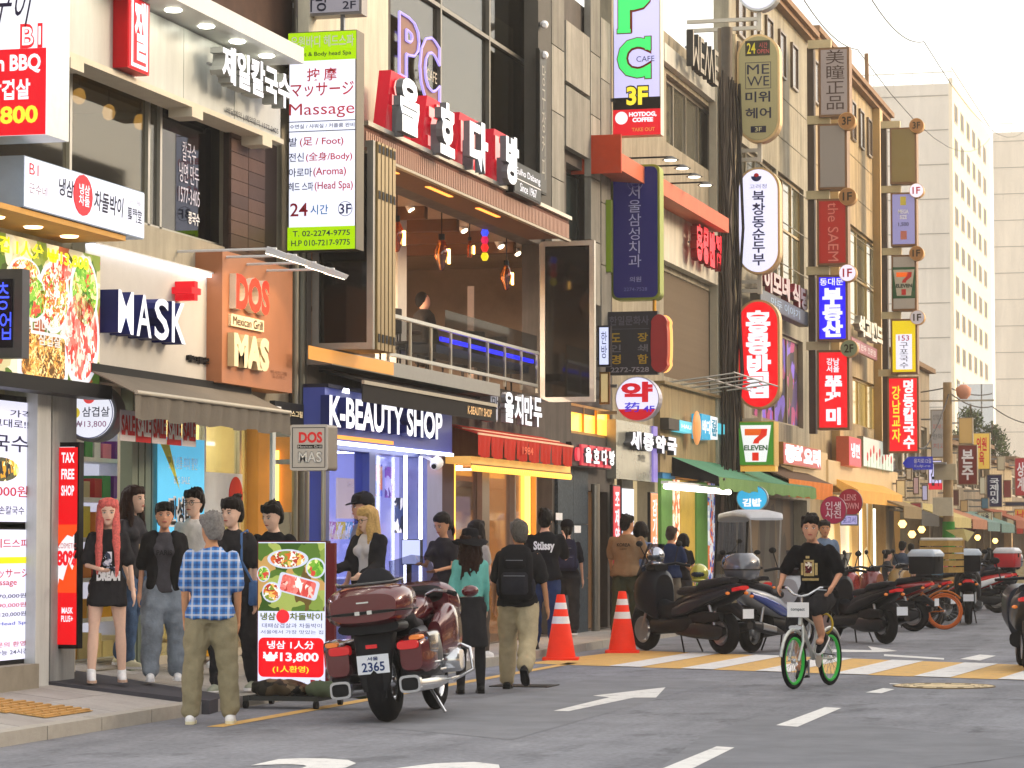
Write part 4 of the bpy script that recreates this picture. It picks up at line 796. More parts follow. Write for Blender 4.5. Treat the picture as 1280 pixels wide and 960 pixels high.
# stone clad pier with its recessed window, panels as pieces
SX = BX+.14; STN = [weather(mat('stone_%d' % i, c, .7, 0, .14, 3, .15, 40), .3) for i, c in enumerate(('8e8b82', '7f7c74', '9a968c'))]
def pan(px0, px1, z0, z1, X=SX, m=None):
    a, c = yy(px0, X), yy(px1, X); part('stone_panel', MB().box(X-.1, X, a+.008, c-.008, z0+.008, z1-.008), m or random.choice(STN), B)
z = 4.7
while z < 9.4: pan(690, 706, z, z+.95); pan(739, 751, z+.3, z+1.25); pan(752, 764, z, z+.95); z += .95
z = 4.0
for z in (3.6, 4.15): pan(708, 738, z, z+.55, SX, metal('6a7078', .4))
for z in (7.15, 8.1): pan(708, 738, z, z+.9)
window(B, BX, yy(708, BX), yy(738, BX), 4.9, 7.0, 1, 2, metal('3c3f3e', .4), mat('pane_green', '5a6660', .1, 0, .2, 2), .06, .2)
w = window(B, BX, yy(714, BX), yy(763, BX), zz(714, 541, BX), zz(714, 503, BX), 3, 1, metal('c8963c', .4), mat('amber_pane', 'f0a83c', .2, 0, .5, 2, emit=.9), .04, .04, 'amber lit window with three panes')
part('service_duct', MB().box(BX, BX+.2, yy(673, BX+.2), yy(689, BX+.2), ztop2+.05, 9.4), paint('55524c', .6), B)
for k in range(3):
    p = onX(680, 30+38*k, -9.45); solo('security_camera', MB().lathe(p, [(0, .05), (.1, .06), (.16, .03)], (.3, -1, -.3), 12), WHT, 'white dome camera on the dark duct, %s' % ('uppermost', 'middle one', 'lowest')[k], 'camera') if k < 2 else None
S = fx('vertical_menu', 'narrow dark sign with pale vertical lettering on the duct', 674, 683, 60, 240, -9.44, .05, '3c3a36', '2a2a28', 0)
fw(S, '당\n구\n장\n커\n피', .25, .75, .1, .9, paint('a8a498'), bold=.0)
# ---- ground floor: beauty shop
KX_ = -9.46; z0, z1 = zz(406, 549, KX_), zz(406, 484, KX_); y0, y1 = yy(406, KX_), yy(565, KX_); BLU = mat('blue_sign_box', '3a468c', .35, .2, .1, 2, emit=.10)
t = thing('beauty_sign', 'blue shop sign box with white lit letters reading K-BEAUTY SHOP', 'sign', (KX_, (y0+y1)/2, z0))
part('sign_box', MB().box(BX, KX_, y0, y1, z0, z1), BLU, t); part('top_flashing', MB().box(BX, KX_+.04, y0, y1, z1, z1+.04), paint('2a2c3c'), t)
part('light_strip', MB().box(KX_-.04, KX_+.02, y0, y1, z0-.04, z0-.005), lit('e8ecff', 7), t); part('orange_glow_strip', MB().box(KX_, KX_+.012, y0+.3, y0+2.4, z0+.02, z0+.06), lit('ff9a40', 1.5), t)
for k in range(6): p = (KX_+.14, y0+.3+.75*k, z1+.0); part('spot_lamp', MB().lathe(p, [(0, .03), (.05, .04)], (-.2, 0, -1), 10), lit('e8e8ff', 6), t); 
write(t, 'K-BEAUTY SHOP', 'X', yy(412, KX_+.1), yy(553, KX_+.1), zz(412, 533, KX_+.1), zz(412, 493, KX_+.1), KX_+.0, lit('f6f4ff', 1.5), .1, .03, paint('27306e'))
# black awning with the shop name on its drop
X = -9.22; y0, y1 = yy(452, X), yy(619, X); z1 = zz(452, 474, X); t = thing('black_awning', 'black retractable awning with small shop lettering on its drop', 'awning', (X, (y0+y1)/2, z1-.2))
AB = mat('awning_black', '2b2928', .8, 0, .15, 4); b = MB(); b.prism([(BX, y0, z1+.12), (X, y0, z1), (X, y0, z1-.03), (BX, y0, z1+.09)], (0, y1-y0, 0)); part('canvas', b, AB, t)
part('front_bar', MB().box(X, X+.03, y0, y1, z1-.05, z1-.01), metal('b8b0a0', .4), t); part('valance', MB().box(X, X+.012, y0, y1, z1-.24, z1-.05), AB, t)
write(t, 'K-BEAUTY SHOP', 'X', yy(583, X), yy(613, X), z1-.19, z1-.09, X+.013, paint('f0c890'), .006, .02)
# beauty shop front
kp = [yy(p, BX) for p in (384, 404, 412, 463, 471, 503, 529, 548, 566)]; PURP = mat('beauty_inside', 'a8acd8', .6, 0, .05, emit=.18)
part('shop_front', MB().box(BX-.2, BX, kp[1], kp[2], PZ, 2.5).box(BX-.19, BX-.01, kp[3], kp[4], PZ, 2.45).box(BX-.2, BX, kp[2], kp[6], 2.45, 2.53), mat('shop_frame_blue', '45528c', .3, .3, .05), B)
part('blue_column', MB().box(BX-.3, BX+.05, kp[6], kp[7], PZ, 2.5), mat('column_blue', '7880b0', .3, .2, .1), B); part('dark_column', MB().box(BX-.3, BX+.02, kp[7]+.01, kp[8], PZ, 2.5), mat('column_plum', '41303c', .5), B)
for px in (505, 524): p = yy(px, BX+.06); part('light_tube', MB().box(BX+.06, BX+.09, p, p+.035, .3, 2.45), lit('eef0ff', 8), B)
part('beauty_room', MB().box(-13.3, -13.2, kp[0], kp[8]+.8, PZ, 2.6).box(-13.2, BX-.3, kp[8]+.7, kp[8]+.8, PZ, 2.6).box(-13.2, BX-.2, kp[0]+.0, kp[0]+.1, PZ, 2.6).box(-13.2, BX-.2, kp[0], kp[8]+.8, 2.56, 2.6), PURP, B)
part('shop_floor', MB().box(-13.2, BX-.02, kp[0]+.1, kp[8]+.7, PZ+.004, PZ+.02), paint('8a8c98', .3), B)
for k in range(3): part('ceiling_light', MB().box(-12.4, -10.6, kp[0]+1+1.6*k, kp[0]+1.3+1.6*k, 2.52, 2.55), lit('f0f2ff', 20), B)
for a, c in ((kp[2], kp[3]), (kp[4], kp[5])): part('shop_glass', MB().box(BX-.1, BX-.09, a, c, PZ, 2.45), glass('e8ecff', .08, .95), B)
def poster(name, label, px0, px1, pyt, pyb, X, m, cat='poster', wr=()):
    y0, y1, z0, z1 = FR(px0, px1, pyt, pyb, X); o = solo(name, MB().box(X-.02, X, y0, y1, z0, z1), m, label, cat)
    for s, a, c, e, g, mm in wr: write(o, s, 'X', y0+(y1-y0)*a, y0+(y1-y0)*c, z0+(z1-z0)*e, z0+(z1-z0)*g, X, mm, .004, .01)
    return o
poster('beauty_poster', 'peach coloured product poster inside the beauty shop', 422, 462, 597, 648, -10.3, lit('e8cdb8', .9), wr=(('Cosmetics', .3, .95, .8, .9, WHT),))
poster('window_poster', 'narrow orange and blue poster hanging in the beauty shop window', 470, 478, 580, 620, BX-.3, printed('poster_p1', ['d86a3c', '4060c0', 'e8a060'], 6, .6)); poster('window_poster', 'violet model poster hanging in the beauty shop window', 483, 493, 583, 622, BX-.3, printed('poster_p2', ['8a4ab0', 'd8a0c8', '5a3a90', 'c8c0e8'], 8, .7))
poster('window_poster', 'dark blue and white poster low in the beauty shop window', 494, 504, 622, 666, BX-.25, printed('poster_p3', ['20283c', 'e8e8f0', '3c4a78'], 7, .3))
for k, (px0, px1, c) in enumerate(((411, 420, 'b050c0'), (420, 432, 'e8c830'), (433, 441, '50a0c8'), (442, 450, 'e06a50'))):
    y0, y1, z0, z1 = FR(px0, px1, 652, 674, -10.15); solo('flyer_stack', MB().box(-10.2, -10.15, y0, y1, z0, z1), printed('fl_%s' % c, [c, 'f0f0f4', c, 'e8d8c0'], 14, .5), ('purple', 'yellow', 'blue', 'orange')[k]+' product pack standing inside the beauty shop door', 'box')
solo('display_table', MB().box(-10.6, -10.05, yy(412, -10.1), yy(500, -10.1), PZ+.02, 1.02), paint('d8d8e4', .4), 'white display table inside the beauty shop', 'table', bevel=.01)
S = blade('lit_totem', 'small tilted glowing white board in front of the beauty shop', 502, 526, 674, 706, Y=onX(514, 690, -9.2).y, thick=.08, face='c8d0ff', edge='3c4050', bright=1.1, arm=False, cat='light board', border=.01)
part('stand', MB().box(S[1]+.05, S[1]+.1, S[5]+.02, S[5]+.06, PZ, S[3]), BLACK, S[0])
p = onX(547, 578, -9.45); t = thing('security_camera', 'white security camera on an arm right of the beauty shop', 'camera', p); part('camera_body', MB().lathe(p, [(-.02, .05), (0, .075), (.1, .07), (.16, .04)], (0, -1, -.3), 14), WHT, t); part('lens', MB().lathe(p+Vector((0, -.15, -.05)), [(0, .03), (.02, .03)], (0, -1, -.3), 10), BLACK, t); part('arm', MB().tube([p, (BX, p.y+.1, p.z+.1)], .02, 6), WHT, t)
# ---- dumpling restaurant
zr = 2.42; rp = [yy(p, BX) for p in (566, 601, 610, 660, 668, 684, 693, 731)]
letters('dumpling_letters', 'row of white lit letters naming the dumpling restaurant', '을지만두', (624, 672), 489, 527, -9.55, lit('f2f4ff', 1.3), paint('8a8c90'), .07, .03, sep=True)
S = fx('light_cube', 'pale box sign with a dark figure left of the dumpling letters', 613, 622, 487, 526, -9.5, .14, 'b8bcc8', '9a9a9e', .5); fw(S, '만', .1, .9, .4, .8, DK, bold=.02)
S = fx('snack_sign', 'small dark sign with orange lettering beside the awning', 598, 613, 503, 522, -9.45, .06, '30241c', '8a8a88', 0); fw(S, '분식', .1, .9, .2, .8, lit('ff9a30', 1.3), bold=.02)
X = -9.25; y0, y1 = yy(597, X), yy(716, X); z1 = zz(597, 541, X); zw = z1+.13
t = thing('red_awning', 'red fabric awning with a pleated scalloped edge over the restaurant', 'awning', (X, (y0+y1)/2, z1-.25)); RA = mat('awning_red', 'b83428', .8, 0, .15, 4, .2, 40)
b = MB(); b.prism([(BX, y0, zw), (X, y0, z1), (X, y0, z1-.015), (BX, y0, zw-.015)], (0, y1-y0, 0)); part('canvas', b, RA, t); part('piping', MB().box(X, X+.012, y0, y1, z1-.02, z1+.004).box(X-.2, X-.19, y0, y1, z1+.055, z1+.07), paint('e8c0a0'), t)
for k in range(8):
    a = y0+(y1-y0)*k/8; c = y0+(y1-y0)*(k+1)/8; n = 10; r1 = [(X+.006, a+(c-a)*i/n, z1-.02) for i in range(n+1)]; r2 = [(X+.02*math.sin(i*1.7), a+.03+(c-a-.06)*i/n, z1-.27-.03*math.sin(math.pi*i/n)) for i in range(n+1)]
    part('scallop', MB().add(r1+r2, [(i, i+1, n+2+i, n+1+i) for i in range(n)], True), RA, t)
write(t, '1984', 'X', y0+(y1-y0)*.42, y0+(y1-y0)*.53, z1-.2, z1-.1, X+.024, paint('e87050'), .004)
X = -9.35; y0, y1 = yy(589, X), yy(713, X); z1 = zz(589, 570, X); t = thing('lit_canopy', 'golden canopy strip edged with small bulbs above the restaurant windows', 'canopy', (X, (y0+y1)/2, z1-.16))
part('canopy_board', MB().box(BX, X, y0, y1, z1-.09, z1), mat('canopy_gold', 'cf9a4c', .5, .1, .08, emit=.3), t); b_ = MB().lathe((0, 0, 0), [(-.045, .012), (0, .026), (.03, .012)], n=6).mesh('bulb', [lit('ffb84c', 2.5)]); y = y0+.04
while y < y1: piece('bulb', b_, t, (X+.01, y, z1-.14)); y += .1
part('bulb_rail', MB().box(X-.005, X+.012, y0, y1, z1-.105, z1-.09), paint('8a6a3c'), t)
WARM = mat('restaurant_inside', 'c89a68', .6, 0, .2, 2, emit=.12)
part('restaurant_room', MB().box(-13.5, -13.4, rp[0]+.6, rp[7], PZ, 2.6).box(-13.4, BX-.3, rp[6], rp[6]+.1, PZ, 2.5).box(-13.4, BX-.02, rp[0]+.9, rp[6], 2.5, 2.58), WARM, B)
part('restaurant_floor', MB().box(-13.4, BX-.02, rp[0]+.9, rp[6], PZ+.004, PZ+.02), paint('6a6058', .4), B)
for k in range(4): part('ceiling_light', MB().box(-12.6, -10.4, rp[0]+1.3+1.5*k, rp[0]+1.42+1.5*k, 2.44, 2.47), lit('fff0dc', 26), B)
for a, c, m in ((rp[0], rp[0]+.06, lit('ff9a34', 4)), (rp[1], rp[2], metal('8a7a6a')), (rp[3], rp[3]+.05, lit('ffb04c', 5)), (rp[4], rp[4]+.06, metal('c8a060')), (rp[2]+1.3, rp[2]+1.36, metal('8a7a6a'))): part('front_post', MB().box(BX-.1, BX+.02, a, c, PZ, zr), m, B)
part('shop_glass', MB().box(BX-.06, BX-.05, rp[0]+.06, rp[1], PZ, zr), glass('d8c8c0', .14, .85), B); part('shop_glass', MB().box(BX-.06, BX-.05, rp[2], rp[3], PZ, zr), glass('f0e8dc', .10, .9), B); part('shop_glass', MB().box(BX-.06, BX-.05, rp[3]+.05, rp[4], PZ, zr), glass('f0e8dc', .10, .9), B)
poster('window_screen', 'pale violet lit panel in the restaurant window', 567, 588, 620, 662, BX-.2, lit('c4c0f4', .9)); part('grey_shutter', MB().box(BX-1.3, BX-1.2, rp[2]+.8, rp[4]+1.6, 1.9, 2.3), paint('8a8a84'), B)
# kitchen counter inside
solo('kitchen_counter', MB().box(-11.3, -10.7, rp[0]+1.2, rp[6]-.4, PZ+.02, 1.0), metal('a8a8a4', .3), 'steel kitchen counter inside the dumpling restaurant', 'counter', bevel=.01)
for k in range(4): y = rp[0]+2.0+1.1*k; solo('stock_pot', MB().lathe((-11.0, y, 1.001), [(0, .16), (.28, .16), (.29, .17), (.3, .15), (.33, .03)], n=18), metal('b8b8b4', .25), 'steel stock pot on the restaurant counter, %s from the left' % ('first', 'second', 'third', 'fourth')[k], 'pot', 'stock pots on the counter')
# dark granite wall, steel pipe and doorway
GR = mat('dark_granite', '39434c', .5, 0, .1, 3); fine_grain(GR, 28, .45)
for i in range(2):
    for j in range(3): a = rp[6]+(rp[7]-rp[6])*i/2; part('granite_slab', MB().box(BX, BX+.05, a+.005, a+(rp[7]-rp[6])/2-.005, PZ+.8*j, PZ+.8*j+.79), GR, B)
for k, (px, py) in enumerate(((699, 646), (722, 662))): y0, y1, z0, z1 = FR(px-4, px+4, py-5, py+4, BX+.055); solo('paper_notice', MB().box(BX+.051, BX+.056, y0, y1, z0, z1), WHT, 'small white paper notice on the dark granite wall, %s one' % ('upper', 'lower')[k], 'notice')
part('door', MB().box(BX-.2, BX-.15, yy(733, BX), yy(759, BX), PZ+.02, 2.2), mat('door_bronze', '8a6038', .35, .3, .3, 2, emit=.1), B); solo('standpipe', MB().tube([(BX+.12, yy(744, BX+.12), PZ), (BX+.12, yy(744, BX+.12), 2.3)], .07, 12), metal('9a9890', .35), 'thick steel standpipe in front of the bronze door', 'pipe')
S = fx('tea_house_small_sign', 'small repeat of the tea house name lit white and red above the doorway', 714, 764, 552, 582, -9.5, .08, '2a2226', '2a2226', 0)
y0, y1, z0, z1 = S[1:5]
for i, ch in enumerate('을호다방'):
    a = y0+(y1-y0)*(.22+.2*i); part('red_back', MB().box(-9.49, -9.46, a-.1, a+.28, z0+.02, z1-.02), lit('d84050', .8), S[0]); write(S[0], ch, 'X', a, a+(y1-y0)*.14, z0+.06, z1-.06, -9.46, lit('ffffff', 1.4), .04, .04, BL, name='letter')
b = MB(); b.lathe((-9.49, y0+.25, (z0+z1)/2), [(0, .1), (.04, .1)], (1, 0, 0), 14); part('red_figure', b, lit('e84050', 1), S[0])

def stock(lab, X, y0, y1, z0, n, step, cols, kind='box', grp='goods', who='shop'):
    t = thing('stock_shelf', 'pale %s of goods' % lab, 'shelf', (X, (y0+y1)/2, z0), None)
    for k in range(n): part('shelf_board', MB().box(X-.3, X, y0, y1, z0+step*k-.03, z0+step*k), WHT, t)
    part('back_board', MB().box(X-.33, X-.3, y0, y1, z0-.05, z0+step*n), paint('c8c4c4'), t)
    for k in range(n):
        y = y0+.06; i = 0
        while y < y1-.2:
            w = random.uniform(.12, .26); h = random.uniform(.5, .85)*step; cc, cn = random.choice(cols); L_ = '%s %s, %s along the %s board of the %s' % (cn, kind, ORD[min(i, 30)], ('lowest', 'second', 'third', 'fourth', 'top')[k], lab)
            if kind == 'bottle': solo('bottle', MB().lathe((X-.12, y+.07, z0+step*k), [(0, .05), (h*.6, .05), (h*.8, .02), (h, .02)], n=10), paint(cc, .3), L_, 'bottle', grp); w = .12
            else: solo('product_box', MB().box(X-.22, X-.03, y, y+w, z0+step*k+.001, z0+step*k+h), paint(cc, .4), L_, 'box', grp)
            y += w+random.uniform(.03, .1); i += 1
PC1 = [('d86a9a', 'pink'), ('e8e4f0', 'white'), ('8ac0e0', 'light blue'), ('e8b860', 'gold'), ('7a5cb0', 'violet'), ('50a088', 'teal')]
stock('rear shelf inside the beauty shop', -12.9, kp[2]+1.6, kp[5]+2.8, .7, 4, .42, PC1, grp='products on the beauty shop rear shelf')
stock('shelf behind the restaurant window', -12.9, rp[2]+2.2, rp[4]+3.0, 1.2, 3, .36, [('5a8a3c', 'green'), ('8a4a24', 'brown'), ('d8d0b8', 'cream'), ('c83c30', 'red')], 'bottle', 'bottles in the restaurant')
# ================================================================== buildings C, D, E and the far street
CX = -9.7; C0, C1, D1, E1 = yy(765.5, CX), yy(913, CX), yy(1012, CX), yy(1108, CX); F1 = yy(1152, CX)
C = building('hair_salon_building', 'pale building with louvred shutters, a pharmacy and a green awning', (C0+C1)/2, CX)
CRW = weather(mat('cream_wall', 'cdc6b4', .6, 0, .12, 1.5, .1, 20), .25); TAN = weather(mat('tan_wall', 'a4916c', .65, 0, .14, 2), .3)
PAL = weather(mat('pale_panel', 'bdbcb2', .4, .1, .06, 2), .2)
cz = lambda px, py: zz(px, py, CX)
wall(C, CX, C0, C1, PZ, 10.2, [(yy(768, CX), yy(818, CX), PZ+.02, 2.45), (yy(836, CX), yy(905, CX), PZ+.02, 2.5), (yy(830, CX), yy(892, CX), cz(830, 470), cz(830, 338)), (yy(834, CX), yy(896, CX), cz(834, 178), cz(834, 92))], weather(mat('dull_wall', '9b927e', .7, 0, .2, 2), .3), .3)
part('panel_wall', MB().box(CX, CX+.12, yy(832, CX+.12), yy(903, CX+.12), cz(832, 84), 9.9), PAL, C)
window(C, CX, yy(834, CX), yy(896, CX), cz(834, 178), cz(834, 92), 4, 1, metal('8a8478', .4), mat('curtain_glass', '5a584c', .08, 0, .3, 1), .06, .14)
part('cream_band', MB().box(CX, CX+.16, yy(829, CX+.16), yy(898, CX+.16), cz(829, 330), cz(829, 236)), CRW, C)
# louvres
ya, yb = yy(830, CX), yy(892, CX); z0, z1 = cz(830, 470), cz(830, 338); part('shutter_back', MB().box(CX-.25, CX-.2, ya, yb, z0, z1), paint('5a4e40'), C)
lv = MB().box(-.1, .02, -.07, .07, z0, z1).mesh('louvre', [metal('a8937a', .6)]); n = 16
for k in range(n): piece('louvre', lv, C, (CX-.06, ya+.12+(yb-ya-.2)*k/n, 0), (0, 0, .5))
part('corner_strip', MB().box(CX, CX+.14, yy(897, CX+.14), yy(906, CX+.14), 2.6, 10), paint('b8b29e', .5), C)
# orange canopy with arm lamps
X = -9.1; ya, yb = yy(778, X), yy(912, X); zc = zz(778, 192, X); t = thing('orange_canopy', 'bright orange canopy edge climbing over the cream wall of red letters', 'canopy', (X, (ya+yb)/2, zc-.25))
part('canopy_roof', MB().prism([(CX, ya, zc+.1), (X, ya, zc), (X, ya, zc-.26), (CX, ya, zc-.2)], (0, yb-ya, 0)), mat('orange_canopy', 'c8694a', .5, 0, .12, 3), t)
part('red_end', MB().box(CX-.2, X-.0, ya-.06, ya-.01, zc-.3, zc+.28), paint('b8401f'), t)
for k, px in enumerate((838, 853, 868, 882)):
    p = onX(px, 200+10.5*k, -8.75); t = thing('arm_lamp', 'small arm lamp over the orange canopy, %s from the left' % ('first', 'second', 'third', 'fourth')[k], 'lamp', p, 'arm lamps over the orange canopy')
    part('arm', MB().tube([(CX, p.y, p.z+.05), p+Vector((0, 0, .05))], .015, 5), BLACK, t); part('lamp_head', MB().lathe(p, [(0, .14), (.06, .03)], n=12), paint('505050'), t); part('bulb', MB().lathe(p, [(-.012, .09), (0, .1)], n=12), lit('fff4dc', 6), t)
letters('hair_letters', 'raised grey metal MEWE letters on the pale upper panels', 'MEWE', (858, 890), 82, 37, -9.42, paint('9a968c', .6), paint('3a3834', .7), .12, .0)
bpy.data.objects[-1] if False else None
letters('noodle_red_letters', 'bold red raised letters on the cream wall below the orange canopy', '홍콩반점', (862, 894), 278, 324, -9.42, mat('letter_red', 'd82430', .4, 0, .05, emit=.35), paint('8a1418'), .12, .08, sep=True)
# tan wall of the gimbap shop
X = CX+.1; ya, yb = yy(825, X), yy(906, X); zt, zb = zz(827, 480, X), zz(827, 590, X); part('tan_wall', MB().box(CX, X, ya, yb, zb, zt), TAN, C); part('roof_edge', MB().box(CX, X+.08, ya, yb, zt, zt+.05), metal('8a7a58', .5), C)
b = MB()
for k in range(5): y = ya+.6+.9*k; b.tube([(X, y, zt+.05), (X+1.1, y+.4, zt+.22)], .015, 5)
b.tube([(X+1.1, ya+.8, zt+.22), (X+1.1, yb-.6, zt+.22)], .015, 5); b.tube([(X+.6, ya+.8, zt+.14), (X+.6, yb-.6, zt+.14)], .015, 5); t = solo('lamp_rack', b, metal('a8a49a', .4), 'light metal rack of thin bars jutting out above the tan wall', 'rack')
t = thing('gimbap_sign', 'cyan and white raised gimbap shop sign on the tan wall', 'sign', (X, yy(870, X), 2.9))
def sb(px0, px1, pyt, pyb, m, dx=.15, nm='sign_box'):
    y0, y1, z0, z1 = FR(px0, px1, pyt, pyb, X+dx); part(nm, MB().box(X, X+dx, y0, y1, z0, z1), m, t); return y0, y1, z0, z1
sb(836, 849, 522, 536, paint('4a4640')); q = sb(850, 865, 525, 539, lit('58c8dc', 1)); write(t, 'HAU', 'X', q[0]+.1, q[1]-.1, q[2]+.06, q[3]-.06, X+.151, LW, bold=.02)
q = sb(877, 888, 517, 548, lit('2aa0c8', 1), .18); write(t, '바다', 'X', q[0]+.05, q[1]-.05, q[2]+.1, q[3]-.1, X+.181, LW, bold=.04)
q = sb(888, 897, 520, 548, lit('e8f0f4', 1), .18); write(t, '김\n밥', 'X', q[0]+.08, q[1]-.08, q[2]+.05, q[3]-.05, X+.181, paint('2090b8'), bold=.04)
q = sb(898, 911, 529, 541, lit('58c8dc', 1)); c = onX(871, 535, X+.2); part('carrot_figure', MB().ball((X+.2, c.y, c.z), (.06, .28, .3), 12, 8), lit('f0a060', .8), t)
# pharmacy
X = -9.55; y0, y1, z0, z1 = FR(770, 820, 524, 598, X); t = thing('pharmacy_board', 'pale mirrored pharmacy board with heavy white lettering', 'sign', (X, (y0+y1)/2, z0)); part('sign_box', MB().box(CX, X, y0, y1, z0, z1), mat('mirror_board', 'a8aaa0', .25, .5, .3, 1), t)
for i, s in enumerate('세종약국'): write(t, s, 'X', y0+.5+.95*i, y0+1.3+.95*i, z0+(z1-z0)*.52, z1-.15, X, lit('e8e8f4', 1), .12, .06, paint('55585c'), name='letter')
write(t, '조제 전문', 'X', y0+1.6, y1-.9, z0+(z1-z0)*.34, z0+(z1-z0)*.46, X, paint('30343c'), .01, .02)
part('violet_edge', MB().box(X, X+.03, y1-.35, y1-.02, z0, z1), lit('8c7cc8', .8), t)
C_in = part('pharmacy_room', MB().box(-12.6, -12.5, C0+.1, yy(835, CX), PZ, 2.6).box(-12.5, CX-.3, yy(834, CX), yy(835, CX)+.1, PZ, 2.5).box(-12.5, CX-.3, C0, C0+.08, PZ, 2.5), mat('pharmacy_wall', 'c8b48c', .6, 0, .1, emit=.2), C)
S = fx('red_text_banner', 'tall red lit banner of white lettering beside the bronze door', 766, 775, 606, 782, -9.45, .05, 'd83040', '2a2a2c', .8); fw(S, '조\n제\n약\n국\n영\n업\n중', .2, .8, .05, .95, LW, bold=.02)
S = fx('white_light_board', 'tall glowing white board in front of the pharmacy', 777, 792, 609, 690, -9.45, .06, 'e8eeff', '2a2a2c', 1.15); fw(S, '약국', .2, .8, .3, .4, paint('3c60c0'), bold=.01)
part('dark_door', MB().box(CX-.2, CX-.12, yy(786, CX), yy(800, CX), PZ, 2.45), DKW, C)
S = fx('orange_text_column', 'narrow orange lit column of vertical lettering at the pharmacy edge', 813, 822, 615, 700, -9.45, .05, 'e88c54', '2a2a2c', .9); fw(S, '감\n기\n약', .2, .8, .1, .9, LW, bold=.02)
# gimbap shop front
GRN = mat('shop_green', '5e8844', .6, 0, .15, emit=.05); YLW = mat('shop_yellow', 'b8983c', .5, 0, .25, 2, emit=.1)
for px0, px1, m, nm in ((822, 836, GRN, 'green_pillar'), (866, 880, GRN, 'green_pillar'), (846, 864, YLW, 'yellow_door'), (837, 845, printed('or_text', ['e8a070', 'f4e4d0', 'c86a3c'], 9, .8), 'text_panel'), (882, 889, printed('bl_text', ['c8d0e0', '4858a8', 'e8e8ec', 'e07a50'], 9, .6), 'text_panel'), (890, 904, DKW, 'dark_recess')):
    part(nm, MB().box(CX-.1, CX+.06, yy(px0, CX), yy(px1, CX), PZ, 2.5), m, C)
part('blue_lintel', MB().box(CX, CX+.08, yy(822, CX), yy(838, CX), 2.5, 2.66), paint('3a78a8'), C); part('slatted_lintel', MB().box(CX, CX+.3, yy(838, CX), yy(905, CX), 2.52, 2.66), mat('lintel_wood', 'c08a50', .6, 0, .3, 20), C)
X = -9.15; ya, yb = yy(832, X), yy(911, X); p = zz(832, 608, X); t = thing('fluorescent_tube', 'long bright fluorescent tube below the green awning', 'lamp', (X, (ya+yb)/2, p)); part('tube', MB().tube([(X, ya, p), (X, yb, p)], .045, 8), lit('fff6e0', 9), t); part('fitting', MB().box(X-.08, X+.04, ya, yb, p+.05, p+.09), WHT, t)
X = -8.8; ya, yb = yy(833, CX), yy(965, CX); zt = cz(833, 568); t = thing('green_awning', 'long green fabric awning running over the gimbap shop', 'awning', (X, (ya+yb)/2, zt-.4)); GA2 = mat('awning_green', '5a8f72', .8, 0, .12, 3)
part('canvas', MB().prism([(CX, ya, zt), (X, ya, zt-.38), (X, ya, zt-.41), (CX, ya, zt-.03)], (0, yb-ya, 0)), GA2, t); n = 60
part('valance', MB().add([(X+.01, ya+(yb-ya)*i/n, zt-.39) for i in range(n+1)]+[(X+.01+.02*math.sin(i*1.3), ya+(yb-ya)*i/n, zt-.6-.02*math.sin(i*.9)) for i in range(n+1)], [(i, i+1, n+2+i, n+1+i) for i in range(n)], True), mat('awning_green_b', '7a9c60', .8, 0, .15, 3), t)
part('end_board', MB().prism([(CX, ya-.03, zt), (X, ya-.03, zt-.38), (X, ya-.03, zt-.5), (CX, ya-.03, zt-.35)], (0, .025, 0)), BLACK, t); part('arm', MB().tube([(CX, ya+.3, zt-.5), (X+.05, ya+.35, zt-.42)], .025, 6), metal('7a7468'), t)
# ---- building D
D = building('white_grey_building', 'weathered grey building with a sloping brown roof edge behind the oval signs', (C1+D1)/2, CX)
WG = weather(mat('weathered_panel', 'a39c88', .6, 0, .22, 1.2, .2, 12), .4, 1.2); dz = lambda px, py: zz(px, py, CX); zr = zz(1000, 38, CX)
wl = [(yy(928, CX), yy(972, CX), dz(931, 322), dz(931, 181)), (yy(974, CX), yy(1006, CX), dz(931, 322), dz(931, 181)), (yy(940, CX), yy(1004, CX), dz(940, 520), dz(940, 400)), (yy(920, CX), yy(1008, CX), PZ+.02, 2.35)]
wall(D, CX, C1, D1, PZ, zr, wl, WG, .3)
window(D, CX, *wl[0], 4, 1, metal('8a8068'), mat('pane_d', '4e5048', .1, 0, .3, 1)); window(D, CX, *wl[1], 3, 2, metal('a89060'), mat('pane_d2', '6a6a58', .08, 0, .4, 1)); window(D, CX, *wl[2], 4, 1, metal('8a7a60'), printed('purple_glow', ['4a3c60', '7a60c0', '30283c', 'a04870', '584838'], 2.5, .5))
for k in range(5):
    y = C1+.8+(D1-C1-1.6)*k/5; window(D, CX, y, y+.8, zr-1.5, zr-.5, 1, 1, metal('6a5a48'), mat('pane_top', '4c3e34', .2), .05, -.03)
part('roof_edge', MB().box(CX-.3, CX+.28, C1, D1, zr, zr+.12).box(CX-.3, CX+.18, C1, D1, zr-.1, zr), mat('roof_rust', '8a6c50', .6, 0, .25, 3), D)
for k in range(6): part('panel_joint', MB().box(CX, CX+.012, C1+.02, D1-.02, zr-1.9-.9*k, zr-1.88-.9*k), paint('7c7666'), D)
